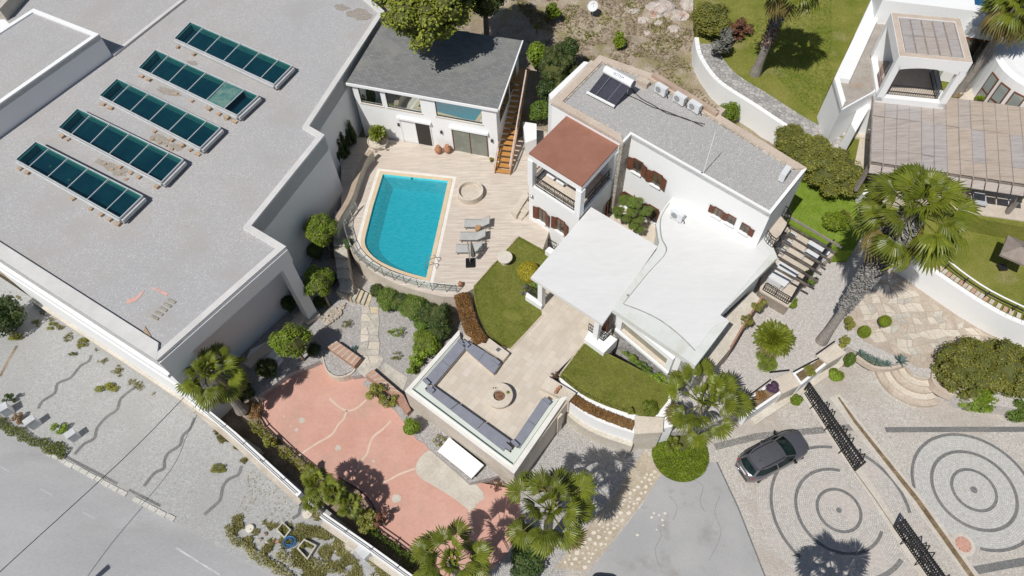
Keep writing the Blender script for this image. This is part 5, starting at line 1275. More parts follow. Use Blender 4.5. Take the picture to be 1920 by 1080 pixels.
# ================================================================ plants
g_mid = leaf('mid_green_leaf', (0.096, 0.173, 0.023), (0.213, 0.313, 0.049))
g_fresh = leaf('fresh_green_leaf', (0.155, 0.251, 0.016), (0.291, 0.393, 0.036))
g_dark = leaf('dark_green_leaf', (0.044, 0.085, 0.021), (0.109, 0.16, 0.044))
g_lime = leaf('lime_leaf', (0.17, 0.25, 0.012), (0.26, 0.34, 0.03))
g_yellow = leaf('yellow_leaf', (0.29, 0.25, 0.012), (0.40, 0.34, 0.03))
g_olive = leaf('olive_leaf', (0.174, 0.196, 0.031), (0.33, 0.309, 0.061))
g_hedge = leaf('hedge_leaf', (0.189, 0.196, 0.029), (0.319, 0.312, 0.061))
g_weed2 = leaf('rough_hedge_leaf', (0.11, 0.154, 0.022), (0.242, 0.253, 0.055), trans=0.1)
g_weed = leaf('weed_leaf', (0.20, 0.21, 0.04), (0.48, 0.42, 0.22), trans=0.1)
g_grey = leaf('grey_leaf', (0.16, 0.17, 0.14), (0.27, 0.26, 0.23), trans=0.1)
g_brown = leaf('dry_brown_leaf', (0.188, 0.094, 0.031), (0.3, 0.169, 0.062), trans=0.1)
g_purple = leaf('purple_leaf', (0.07, 0.028, 0.09), (0.14, 0.06, 0.15), trans=0.1)
g_red = leaf('reddish_leaf', (0.13, 0.05, 0.035), (0.22, 0.11, 0.06), trans=0.1)
g_pine = leaf('pine_leaf', (0.151, 0.203, 0.017), (0.319, 0.331, 0.043), trans=0.15)
g_box = leaf('clipped_leaf', (0.169, 0.245, 0.011), (0.266, 0.334, 0.018))
g_palm = leaf('palm_leaf', (0.117, 0.156, 0.011), (0.22, 0.238, 0.025), rough=0.42, trans=0.16, spec=0.45)
g_palmold = leaf('old_palm_leaf', (0.16, 0.136, 0.04), (0.24, 0.176, 0.056), rough=0.6, trans=0.15)
g_agave = leaf('agave_leaf', (0.12, 0.185, 0.165), (0.2, 0.265, 0.24), trans=0.05)
m_core = mat('dark_core', (0.075, 0.09, 0.022), (0.11, 0.115, 0.035), 5)  # dark twig tone of the cores added to block light through crowns
g_tan = leaf('tan_grass', (0.30, 0.23, 0.13), (0.42, 0.34, 0.22), trans=0.1)
m_bark = mat('bark', (0.16, 0.12, 0.085), (0.24, 0.19, 0.145), 5, fine=0.3)
m_palmbark = mat('palm_bark', (0.25, 0.225, 0.2), (0.34, 0.31, 0.285), 4, fine=0.3, bump=0.6)
m_boot = mat('grey_palm_boot', (0.20, 0.195, 0.185), (0.36, 0.35, 0.335), 6, fine=0.3)
m_bootb = mat('brown_palm_boot', (0.21, 0.12, 0.075), (0.33, 0.21, 0.14), 6, fine=0.3)

def leafquad(v, f, c, n, s, rg, asp=0.55):
    t = n.cross(V((rg.uniform(-1, 1), rg.uniform(-1, 1), rg.uniform(-1, 1))))
    if t.length < 1e-3: t = V((1, 0, 0))
    t.normalize(); b = n.cross(t); i = len(v)
    a = t * s; w = b * s * asp
    v.extend((tuple(c - a), tuple(c + w), tuple(c + a), tuple(c - w))); f.append((i, i + 1, i + 2, i + 3))
TM = {}
def cloud(key, n, ls, seed, lumps=9, spread=0.5, lr=(0.38, 0.56), shell=0.55, core=0.62, asp=0.55, up=0.7):
    """leafy crown of about unit radius: leaves through the outer volume of several clumps"""
    rg = random.Random(seed); L = []
    for k in range(lumps):
        d = V((rg.gauss(0, 1), rg.gauss(0, 1), rg.gauss(0, 1))).normalized(); L.append((d * spread * rg.uniform(.75, 1.1), rg.uniform(*lr)))
    if not lumps: L = [(V(), 1.0)]
    v, f, m = [], [], []
    wts = [r * r for _, r in L]
    for _ in range(n):
        c, r = rg.choices(L, wts)[0]
        d = V((rg.gauss(0, 1), rg.gauss(0, 1), rg.gauss(0, 1))).normalized()
        p = c + d * r * (1 - shell * rg.random() ** 2.2)
        if lumps and any((p - c2).length < r2 * 0.6 for c2, r2 in L): 
            if rg.random() < .75: continue
        nn = (d + V((rg.uniform(-1, 1), rg.uniform(-1, 1), rg.uniform(-1, 1) + up)) * .8).normalized()
        leafquad(v, f, p, nn, ls * rg.uniform(.6, 1.3), rg, asp); m.append(0)
    if core:  # opaque dark core added in each clump to stop light coming through
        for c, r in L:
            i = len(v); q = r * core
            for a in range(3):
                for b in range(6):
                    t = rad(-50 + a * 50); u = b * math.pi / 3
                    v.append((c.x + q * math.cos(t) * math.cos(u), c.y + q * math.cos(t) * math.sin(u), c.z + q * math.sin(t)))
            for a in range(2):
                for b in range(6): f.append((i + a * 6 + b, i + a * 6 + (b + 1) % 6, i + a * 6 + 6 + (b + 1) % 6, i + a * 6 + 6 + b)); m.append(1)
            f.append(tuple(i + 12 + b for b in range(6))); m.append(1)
    TM[key] = (v, f, m)
def tmesh(key, lm):
    k2 = key + '|' + lm.name
    if k2 in TM: return TM[k2]
    v, f, m = TM[key]; me = bpy.data.meshes.new('foliage'); me.from_pydata(v, [], f); me.materials.append(lm); me.materials.append(m_core)
    me.polygons.foreach_set('material_index', m); me.update(); TM[k2] = me; return me
for s in range(3):
    cloud('bush%d' % s, 4200, 0.078, 10 + s, lumps=12, spread=.46, lr=(.42, .56))
    cloud('small%d' % s, 900, 0.15, 20 + s, lumps=6)
    cloud('big%d' % s, 14000, 0.043, 30 + s, lumps=40, spread=0.62, lr=(0.28, 0.40), core=.75)
    cloud('loose%d' % s, 1100, 0.10, 40 + s, lumps=8, spread=.62, lr=(.25, .42), core=0, shell=0.9)
for s in range(2): cloud('dense%d' % s, 15000, 0.034, 70 + s, lumps=70, spread=0.76, lr=(0.16, 0.27), core=.8, shell=.6)
for s in range(3): cloud('tree%d' % s, 9000, 0.048, 80 + s, lumps=34, spread=0.62, lr=(0.27, 0.38), core=.75)
_v, _f, _m = TM['dense0']
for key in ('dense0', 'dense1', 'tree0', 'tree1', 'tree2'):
    v_, f_, m_l = TM[key]; i = len(v_); R0 = .66  # one more opaque dark core sphere added in the middle of the crown
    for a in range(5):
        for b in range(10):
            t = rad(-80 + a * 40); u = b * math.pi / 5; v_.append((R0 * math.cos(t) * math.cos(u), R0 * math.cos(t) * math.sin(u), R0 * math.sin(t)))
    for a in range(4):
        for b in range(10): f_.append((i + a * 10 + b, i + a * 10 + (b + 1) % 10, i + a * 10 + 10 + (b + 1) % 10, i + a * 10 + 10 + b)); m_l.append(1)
cloud('ball', 4600, 0.06, 3, lumps=0, shell=0.12, core=0.9)
cloud('dome', 3500, 0.055, 4, lumps=14, spread=.55, lr=(.4, .5), shell=.2, core=.8)
cloud('wisp', 700, 0.11, 5, lumps=7, spread=.7, lr=(.2, .35), core=0, shell=1, asp=.25)
rv = random.Random(99)
def plant(name, label, cat, px, py, zc, r, zb, key='bush0', lm=None, rz=None, group=None, trunk=0.06, part='foliage', rot=None, ry=None):
    lm = lm or g_mid; c = P(px, py, zc); rz = rz or r
    root = thing(name, label, cat, (c.x, c.y, zb), group)
    o = link(part, tmesh(key, lm), root); o.location = (0, 0, zc - zb); o.scale = (r, ry or r * (1 if key in ('ball', 'dome') else rv.uniform(.82, 1.15)), rz); o.rotation_euler = (0 if ry else rv.uniform(-.12, .12), 0 if ry else rv.uniform(-.12, .12), rv.uniform(0, 6.28) if rot is None else rot)
    if trunk:
        top = max(.1, zc - zb - rz * .2)
        MB().tube([V((c.x, c.y, zb - .1)), V((c.x + .03, c.y, zb + top * .5)), V((c.x, c.y + .02, zb + top))], [trunk * 1.3, trunk, trunk * .7], 7).build('trunk' if 'tree' in name or trunk > .08 else 'stem', m_bark, root)
    return root

# --- trees
_pt = plant('pine_tree', 'big rounded olive-green pine overhanging the grey shingle roof', 'tree', 798, 0, 12.3, 4.0, 3.4, 'dense0', g_pine, 2.6, trunk=0, part='crown')
_c = P(798, 0, 12.3); MB().tube([V((_c.x - 1.5, 50.2, 3.0)), V((_c.x - 1.2, 49.4, 6.5)), V((_c.x - .5, 47.8, 9.5)), V((_c.x, _c.y + .6, 11.6))], [.34, .28, .22, .14], 9).build('trunk', m_bark, _pt)
plant('pine_tree', 'dark pine at the top edge right of the big rounded one', 'tree', 905, -42, 10.5, 3.2, 3.6, 'dense1', g_dark, 2.4, trunk=.22, part='crown')
TR = [(602, 430, 3.9, 1.18, .75, 'round bright green tree against the grey wall nearest the pool'), (596, 528, 3.6, 1.12, .65, 'bright green tree by the corner column of the big building'), (546, 637, 3.3, 1.32, .45, 'round bright green tree at the end of the loggia beside the red court')]
for k, (x, y, z, r, zb, l) in enumerate(TR): plant('round_tree', l, 'tree', x, y, z, r * 1.06, zb, 'tree%d' % k, g_fresh, r * 1.0, 'round trees along the big building', .09, 'crown')
plant('round_tree', 'small round tree half hidden behind the corner column', 'tree', 557, 552, 2.2, .6, .4, 'small1', g_dark, .6, trunk=.06, part='crown')
for k, (x, y, h, l) in enumerate(((634, 292, 1.7, 'leftmost and lowest slim cypress in the row against the grey wall'), (640, 282, 2.1, 'second slim cypress from the left against the grey wall'), (646, 272, 2.3, 'middle slim cypress of the row against the grey wall'), (652, 265, 1.9, 'fourth slim cypress from the left against the grey wall'), (660, 252, 2.5, 'rightmost and tallest slim cypress nearest the pool house'))):
    plant('cypress', l, 'cypress', x, y, 2.4 + h / 2, .34, 1.9, 'small%d' % (k % 3), g_dark, h * .62, 'slim cypresses against the grey wall', .05)
# --- cloud-pruned pine in the courtyard
bs = thing('cloud_pine', 'cloud-pruned dark pine with flat rounded pads in the villa courtyard', 'tree', P(1196, 425, ZK))
bx = P(1196, 425, ZK)
pads = [(1175, 377, 5.2, .62), (1193, 380, 5.5, .6), (1160, 396, 4.7, .5), (1212, 396, 4.9, .55), (1186, 398, 4.9, .5), (1176, 410, 4.4, .4), (1199, 412, 4.4, .42), (1188, 424, 4.0, .42), (1200, 430, 3.7, .4), (1160, 405, 4.3, .35), (1183, 415, 4.1, .35)]
MB().tube([bx, bx + V((-.1, .3, .8)), bx + V((-.3, .6, 1.6)), bx + V((-.4, .9, 2.3))], [.16, .13, .1, .06], 8).build('trunk', m_bark, bs)
for x, y, z, r in pads:
    p = P(x, y, z); o = link('pad', tmesh('dome', g_pad if 0 else g_dark if 0 else g_mid), bs); o.location = p - ORG[bs.name]; o.scale = (r, r, r * .45)
    MB().tube([bx + V((-.2, .45, 1.2)), lerp(bx + V((-.2, .45, 1.2)), p, .6) - V((0, 0, .1)), p - V((0, 0, .1))], .04, 5).build('branch', m_bark, bs)
# --- shrubs
SH = [  # name, label, px, py, zc, r, zb, key, leaf, rz
 ('shrub', 'yellow-leaved rounded shrub under the left corner of the white canopy', 991, 509, 3.0, .72, ZK, 'ball', g_yellow, .6),
 ('shrub', 'bright green shrub at the edge of the red court below the platform corner', 773, 797, 1.2, .68, .3, 'bush1', g_fresh, .7),
 ('hedge_shrub', 'left clump of the dark hedge below the curved pool terrace', 728, 562, 1.5, 1.0, ZG, 'tree0', g_mid, .85),
 ('hedge_shrub', 'middle clump of the dark hedge below the curved pool terrace', 775, 575, 1.5, 1.2, ZG, 'tree1', g_mid, .85),
 ('hedge_shrub', 'rounded darkest clump at the right end of the hedge below the pool', 826, 594, 1.8, 1.2, ZG, 'tree2', g_dark, 1.05),
 ('shrub', 'light green leafy shrub between the hedge and the platform wall', 798, 642, 1.3, 1.15, ZG, 'tree1', g_fresh, .75),
 ('shrub', 'second light green shrub lower against the platform wall', 788, 668, 1.2, .75, ZG, 'loose1', g_fresh, .6),
 ('spiky_plant', 'small spiky plant with dark stems on the grey gravel left of the light shrub', 746, 622, .95, .5, ZG, 'wisp', g_fresh, .35),
 ('spiky_plant', 'tiny yellow-green plant left of the spiky one on the grey gravel', 731, 622, .8, .2, ZG, 'small0', g_lime, .2),
 ('dark_shrub', 'greyish shrub on the brick planter beside the red court', 707, 738, 1.4, .75, .5, 'loose0', g_olive, .55),
 ('dark_shrub', 'second greyish shrub lower on the brick planter beside the red court', 727, 752, 1.2, .6, .5, 'loose2', g_olive, .45),
 ('shrub', 'round bright shrub beside the corner of the villa\'s back wall and the white retaining wall', 1366, 211, 3.3, .95, 2.3, 'bush0', g_fresh, .85),
 ('shrub', 'yellow-green bush on the dry hillside nearest the top edge', 1036, 18, 4.6, .85, 3.9, 'small2', g_lime, .8),
 ('shrub', 'yellow-green bush in the middle of the dry hillside', 1160, 76, 3.9, .8, 3.2, 'small1', g_lime, .7),
 ('shrub', 'small bright tuft on the hillside left of the yellow-green bush', 1006, 50, 4.1, .3, 3.6, 'small0', g_fresh, .3),
 ('hedge_shrub', 'bright hedge clump behind the pool house beside the stairs', 1002, 102, 4.6, 1.25, 2.9, 'bush1', g_fresh, 1.0),
 ('hedge_shrub', 'big dark bush between the pool house and the villa', 1045, 128, 5.0, 2.0, 2.7, 'dense1', g_dark, 1.7),
 ('hedge_shrub', 'dark upper clump of the bush between the pool house and the villa', 1062, 92, 5.3, 1.15, 3.0, 'bush2', g_dark, 1.1),
 ('hedge_shrub', 'dark bush at the top of the wooden stairs', 1030, 165, 4.3, 1.1, 2.5, 'bush0', g_dark, 1.0),
 ('shrub', 'round green bush above the small white wall right of the stairs', 1012, 206, 3.8, .95, 2.5, 'bush2', g_mid, .75),
 ('grey_shrub', 'grey dry shrub at the top end of the white retaining wall', 1348, 78, 5.6, 1.5, ZN, 'loose0', g_grey, 1.1),
 ('grey_shrub', 'dark olive shrub above the grey dry one at the top edge', 1335, 35, 5.8, 1.9, ZN, 'tree1', g_olive, 1.4),
 ('grey_shrub', 'dry brown shrub between the grey shrub and the palm trunk', 1385, 52, 5.2, 1.4, ZN, 'loose2', g_red, .7),
 ('hedge_shrub', 'large olive hedge below the grey wall top, left half', 1510, 292, 4.1, 2.1, 2.3, 'dense0', g_hedge, 1.5),
 ('hedge_shrub', 'large olive hedge below the grey wall top, right half', 1566, 322, 4.0, 2.2, 2.3, 'dense1', g_hedge, 1.4),
 ('hedge_shrub', 'top left end of the large olive hedge beside the white wall', 1480, 258, 4.2, 1.2, 2.3, 'tree0', g_hedge, 1.2),
 ('shrub', 'yellow-green bush in the shade at the corner of the bright grass strip', 1566, 415, 3.2, .95, 2.45, 'bush0', g_lime, .6),
 ('shrub', 'small reddish bush above the palm shadow by the rubble edge', 1585, 405, 3.0, .6, 2.3, 'loose1', g_olive, .5),
 ('big_hedge', 'largest clipped hedge mass at the right edge of the driveway', 1815, 690, 2.0, 2.15, .3, 'dense0', g_hedge, 1.7),
 ('big_hedge', 'right half of the big hedge mass touching the frame edge', 1890, 690, 2.0, 2.1, .3, 'dense1', g_hedge, 1.6),
 ('hedge_shrub', 'low bright fringe at the foot of the big right-hand hedge', 1830, 740, .9, 1.5, .2, 'bush2', g_fresh, .6),
 ('hedge_shrub', 'small dark hedge corner at the right edge below the big hedge', 1912, 770, .8, .8, 0, 'bush0', g_mid, .8),
 ('shrub', 'lime green clipped dome at the foot of the low fan palm', 1435, 676, 1.35, .85, ZT, 'dome', g_lime, .4),
 ('ball_topiary', 'lime clipped ball on a thin stem on the crazy paving', 1660, 602, 2.0, .38, ZT, 'ball', g_box, .38),
 ('ball_topiary', 'lime clipped egg-shaped bush beside the palm foot', 1621, 622, 1.6, .38, ZT, 'ball', g_box, .5),
 ('flowering_shrub', 'round green shrub dotted with red beside the palm foot', 1592, 607, 1.7, .5, ZT, 'small0', g_olive, .5),
 ('shrub', 'loose green plant on the pier left of the red-dotted shrub', 1583, 640, 1.9, .5, ZT, 'loose1', g_olive, .4),
 ('shrub', 'leafy green bush hanging below the planter pier, upper one', 1591, 674, .9, .5, 0, 'bush1', g_mid, .7),
 ('shrub', 'leafy green bush hanging below the planter pier, lower one', 1567, 702, .6, .55, 0, 'bush2', g_fresh, .5),
 ('shrub', 'small green bush at the hinge end of the upper black gate', 1494, 750, .6, .42, 0, 'small1', g_fresh, .5),
 ('purple_shrub', 'purple-leaved shrub in the planter beside the stone pier', 1449, 726, 1.75, .42, 1.4, 'bush0', g_purple, .4),
 ('dry_plant', 'dry tan plants filling the planter below the purple shrub', 1425, 741, 1.6, .42, 1.4, 'loose1', g_brown, .3),
 ('purple_shrub', 'dull purple trailing plant at the lower end of the planter', 1402, 757, 1.4, .4, .8, 'loose0', g_purple, .3),
 ('dry_plant', 'olive tan plants filling the upper planter between the two piers', 1520, 694, 1.65, .5, 1.4, 'loose2', g_olive, .25),
 ('shrub', 'bright lime rounded shrub beside the stone pier on the right lawn', 1217, 765, 2.95, .58, ZK, 'dome', g_box, .4),
 ('shrub', 'small olive bush at the corner of the right lawn above the brown bed', 1184, 771, 2.85, .26, ZK, 'small2', g_olive, .28),
 ('shrub', 'small dark shrub at the left corner post of the left lawn walk', 945, 652, 2.8, .22, ZK, 'wisp', g_red, .25),
 ('shrub', 'small dark red shrub at the lawn corner beside the right stone block', 1040, 703, 2.8, .3, ZK, 'wisp', g_red, .25),
 ('shrub', 'bright green bush against the corner of the side patio wall', 1488, 567, 1.6, .42, ZT, 'small0', g_fresh, .5),
 ('trailing_plant', 'grey-green trailing plant on the brick edge right of the wing, upper part', 1420, 570, 3.3, .6, ZT, 'loose0', g_olive, .5),
 ('trailing_plant', 'grey-green trailing plant on the brick edge right of the wing, lower part', 1398, 602, 3.2, .55, ZT, 'loose1', g_olive, .5),
 ('shrub', 'dark green plants below the pergola cross beam', 1520, 520, 2.3, .55, ZT, 'loose2', g_mid, .6),
 ('shrub', 'dark red shrub at the corner of the court wall below the small palms', 716, 975, 1.1, .55, 0, 'loose0', g_red, .5),
 ('shrub', 'dull green shrub behind the lower curved edging of the red court', 690, 975, .9, .8, 0, 'loose1', g_olive, .6),
 ('shrub', 'small bush on the black fence near the left bend of the red court', 583, 880, .8, .42, 0, 'small0', g_olive, .5),
 ('shrub', 'small bush farther left along the black fence of the red court', 505, 828, .7, .4, 0, 'small2', g_olive, .5),
 ('dry_shrub', 'dry brown bush at the foot of the left fan palm beside the court', 478, 770, .8, .6, 0, 'loose2', g_brown, .5),
 ('rosette_plant', 'reddish spiky rosette on the gravel beside the white roofed bin', 929, 910, .5, .42, 0, 'wisp', g_red, .4),
 ('shrub', 'pale straggly plant on the stones beside the white roofed bin', 825, 828, .8, .5, 0, 'wisp', g_olive, .4),
 ('shrub', 'dark shrub under the loggia behind the corner column', 535, 570, 1.6, .8, .3, 'bush1', g_dark, .6),
 ('dark_tree', 'dark brown-green tree mass at the left edge by the street', 5, 590, 1.6, 1.5, 0, 'bush2', g_dark, 1.5),
 ('dark_shrub', 'small dark shrub left of the pool house plant tub', 700, 262, 3.1, .25, ZK, 'wisp', g_dark, .3),
 ('shrub', 'small round bush at the foot of the wooden stairs by the pool house', 922, 299, 2.85, .22, ZK, 'small1', g_olive, .25),
 ('grey_plant', 'small grey plant at the left white railing block', 984, 545, 3.0, .42, ZK, 'wisp', g_grey, .35),
 ('shrub', 'dark plant behind the left entrance railing', 1006, 538, 3.1, .4, ZK, 'small2', g_mid, .4),
 ('shrub', 'small yellow-green plant on the terrace wall above the brown pergola', 1838, 184, 6.2, .45, 5.5, 'small0', g_lime, .3),
]
for name, label, px, py, zc, r, zb, key, lm, rz in SH: plant(name, label, 'shrub' if 'topiary' not in name else 'topiary', px, py, zc, r, zb, key, lm, rz)
strip_bed = [((500, 812), (545, 850), (600, 893)), ((640, 940), (690, 985), (770, 1052))]
SH2 = [('dark_shrub', 'dark low shrub on the gravel below the middle of the pool hedge', 790, 606, 1.1, .6, ZG, 'bush2', g_mid, .5),
 ('dark_shrub', 'dark shrub at the foot of the curved pool terrace left of the hedge', 706, 545, 1.3, .55, ZG, 'tree0', g_dark, .6),
 ('dark_shrub', 'dark undergrowth beside the bank of brown rubble stones', 600, 566, 1.0, .6, ZG, 'tree1', g_dark, .5),
 ('dark_shrub', 'dark low shrub on the gravel right of the round tree by the court', 588, 655, .95, .55, ZG, 'bush0', g_dark, .45),
 ('dark_shrub', 'loose grey-green plant on the gravel left of the slate path', 650, 606, .85, .45, ZG, 'wisp', g_olive, .3),
 ('dark_shrub', 'loose grey-green plant on the gravel right of the slate path near the court', 742, 668, .8, .4, ZG, 'wisp', g_olive, .25),
 ('shrub', 'light leafy shrub against the platform wall below the other two', 775, 690, 1.0, .55, ZG, 'loose2', g_fresh, .5),
 ('dark_shrub', 'dark shrub on the shaded steps beside the big building', 652, 455, 2.6, .45, 2.0, 'bush1', g_dark, .45),('hedge_shrub', 'dark shrub filling the gap between the left and middle hedge clumps below the pool', 750, 566, 1.4, .8, ZG, 'tree2', g_dark, .75),
 ('hedge_shrub', 'dark shrub filling the gap between the middle and right hedge clumps below the pool', 800, 588, 1.5, .9, ZG, 'tree0', g_dark, .8),
 ('hedge_shrub', 'dark bush between the round right hedge clump and the light green shrub', 822, 622, 1.4, .8, ZG, 'tree1', g_dark, .75),
 ('dark_shrub', 'dark shrub in the shade under the round tree by the red court', 500, 690, .9, .9, ZG, 'tree0', g_dark, .6),
 ('dark_shrub', 'dark shrub at the foot of the fan palm by the street wall', 455, 735, .9, .9, ZG, 'tree1', g_dark, .6),
 ('dark_shrub', 'dark shrub in the deep shade under the tree by the corner column', 620, 520, 1.2, .6, ZG, 'bush1', g_dark, .6),
 ('dark_shrub', 'dark shrub in the shade between the wall and the tree nearest the pool', 590, 470, 1.8, .7, ZG, 'tree2', g_dark, .7),
 ('dark_shrub', 'dark undergrowth at the lower corner of the red court under the palms', 985, 1010, .7, 1.0, 0, 'bush2', g_dark, .6),
 ('dark_shrub', 'dark undergrowth at the bottom edge beside the palm by the court', 985, 1060, .7, 1.1, 0, 'bush0', g_dark, .6)]
for name, label, px, py, zc, r, zb, key, lm, rz in SH2: plant(name, label, 'shrub', px, py, zc, r, zb, key, lm, rz)
# thin bed plants along the wing, three clumps
for k, (x, y, l) in enumerate(((1182, 672, 'narrow green bed plants along the wing, nearest the railing block'), (1207, 688, 'narrow green bed plants along the wing, middle of the bed'), (1234, 706, 'narrow green bed plants along the wing, nearest the palm'))):
    plant('bed_plant', l, 'plants', x, y, ZK + .25, .72, ZK, 'loose%d' % k, g_fresh if k != 1 else g_mid, .35, 'bed plants along the wing', ry=.3, rot=-.72, trunk=.02)
def strip_hedge(name, label, pts, w, z0, h, lm, n, ls, cat='hedge', seed=1, asp=.4, rag=0):
    rg = random.Random(seed); v, f = [], []
    L = [(b - a).length for a, b in zip(pts[:-1], pts[1:])]
    for _ in range(n):
        k = rg.choices(range(len(L)), L)[0]; a, b = pts[k], pts[k + 1]; d = (b - a).normalized(); nn = V((-d.y, d.x, 0)); t = rg.random()
        s = rg.uniform(-1, 1)
        if rag and abs(s) > .55 + .6 * noise.noise(lerp(a, b, t) * 1.7 + V((9 * (s > 0), 0, 0))): continue
        hh = h * (1 - .35 * s * s) * (1 - .5 * rg.random() ** 2) * (0.8 + .4 * noise.noise(V((a.x + t * 3, a.y, 0)) * 1.3))
        c = lerp(a, b, t) + nn * s * w / 2; c.z = z0 + max(.03, hh)
        leafquad(v, f, c, V((rg.uniform(-1, 1), rg.uniform(-1, 1), rg.uniform(.2, 1))).normalized(), ls * rg.uniform(.6, 1.3), rg, asp)
    root = thing(name, label, cat, xy(pts[0], z0))
    me = MB(); me.v = v; me.f = f; me.m = [0] * len(f); me.build('foliage', lm, root)
    if not rag: MB().strip(pts, w * .8, z0 - .4, h=.4 + h * .55).build('dark_core', m_core if lm is not g_brown else m_dirt, root)  # solid dark block added under the hedge leaves
    return root
strip_hedge('dry_hedge', 'curved strip of dry brown hedge left of the left lawn', smoothline(PP([(864, 548), (873, 580), (884, 612), (903, 640)], ZK + .2), 4), 1.0, ZK - .3, .55, g_brown, 9000, .06)
strip_hedge('dry_hedge', 'strip of dry brown hedge above the white wall of the right lawn', smoothline(PP([(1072, 744), (1100, 762), (1140, 780), (1188, 797)], ZK + .2), 4), .62, ZK, .3, g_brown, 4200, .055)
strip_hedge('street_hedge', 'low green hedge along the kerb at the left edge of the street', smoothline(PP([(-40, 760), (10, 800), (60, 825), (100, 840), (126, 850)], .1), 4), 1.1, 0, .34, g_weed2, 7000, .06, rag=1)
strip_hedge('groundcover_bed', 'row of blue-green agaves on the low terracotta edge above the steps', smoothline(PP([(1608, 662), (1635, 676), (1660, 686)], ZT), 3), .5, ZT, .2, g_agave, 260, .14, seed=3, asp=.2)
MB_ = MB().strip(smoothline(PP([(1604, 670), (1635, 690), (1670, 692), (1698, 684)], ZT), 3), .16, ZT - .2, h=.42).build('terracotta_edging', m_pinkcop); tag(MB_, 'curved terracotta edging below the agaves above the steps', 'edging')
MB_ = MB().strip(smoothline(PP([(1752, 690), (1748, 712), (1760, 730), (1785, 742)], ZT), 3), .25, ZT - .4, h=.62).build('brick_edging', m_pinkcop); tag(MB_, 'curved rosy brick edging at the left foot of the big hedge', 'edging')
strip_hedge('bed_plants', 'ragged olive planting between the white street wall and the red court, upper stretch', smoothline(PP([(470, 792), (520, 838), (575, 884)], .1), 4), .9, 0, .4, g_olive, 1500, .08, cat='plants', rag=1, seed=5)
strip_hedge('bed_plants', 'ragged dark planting between the white street wall and the red court, lower stretch', smoothline(PP([(650, 950), (700, 1000), (780, 1062)], .1), 4), 1.0, 0, .5, g_mid, 1900, .08, cat='plants', rag=1, seed=6)
strip_hedge('rough_verge', 'ragged olive verge growing along the road edge at the bottom', smoothline(PP([(425, 985), (440, 1010), (470, 1035), (510, 1060), (560, 1095)], .1), 4), .8, 0, .3, g_weed, 2400, .07, cat='plants', rag=1, seed=9)
strip_hedge('rough_verge', 'ragged weeds round the square concrete frames by the street', smoothline(PP([(520, 1035), (560, 1060), (610, 1060), (650, 1080)], .1), 4), .9, 0, .3, g_weed, 1500, .07, cat='plants', rag=1, seed=10)
# lawn rim of taller grass
strip_hedge('lawn_fringe', 'fringe of uncut dark grass along the lower edge of the right lawn', smoothline(PP([(1052, 706), (1090, 736), (1130, 756), (1176, 772)], ZK), 3), .2, ZK, .2, g_olive, 700, .06, cat='grass fringe')
g_blade = leaf('lawn_blade', (0.18, 0.205, 0.035), (0.29, 0.295, 0.075), trans=0.15, spec=.1)
for k, (pts_, lab) in enumerate((([(972, 446), (1030, 477)], 'grass fringe along the top edge of the left lawn'), ([(890, 540), (899, 590), (914, 622), (940, 645), (957, 653)], 'grass fringe along the curved lower edge of the left lawn'), ([(890, 537), (971, 446)], 'grass fringe along the deck side of the left lawn'), ([(1096, 645), (1052, 703)], 'grass fringe along the walk side of the right lawn'))):
    strip_hedge('lawn_fringe', lab, smoothline(PP(pts_, ZK + .05), 3), .22, ZK + .02, .09, g_blade, 800, .05, cat='grass fringe', seed=50 + k, rag=1, asp=.2)
# lime ground cover ring round the palm foot
ring = thing('groundcover_disc', 'half-round bed of bright lime ground cover at the edge of the drive', 'ground cover', P(1274, 852, 0))
rg = random.Random(8); v, f = [], []
cc = P(1276, 850, .3)
for _ in range(9000):
    t = rg.uniform(0, 6.283); q = 1.68 * math.sqrt(rg.random()); x, y = q * math.cos(t), q * math.sin(t)
    if (x - .1) ** 2 + (y - .65) ** 2 < .55 ** 2: continue
    leafquad(v, f, V((cc.x + x, cc.y + y, .12 + .38 * math.sqrt(max(0, 1 - (q / 1.72) ** 2)) + rg.uniform(-.05, .05))), V((rg.uniform(-1, 1), rg.uniform(-1, 1), rg.uniform(.3, 1.2))).normalized(), .05 * rg.uniform(.6, 1.4), rg)
mb = MB(); mb.v = v; mb.f = f; mb.m = [0] * len(f); mb.build('foliage', g_lime, ring)
MB().lathe(xy(cc, 0), [(1.66, 0), (1.62, .15), (1.2, .36), (.1, .4)], 28).build('mound', m_core, ring)

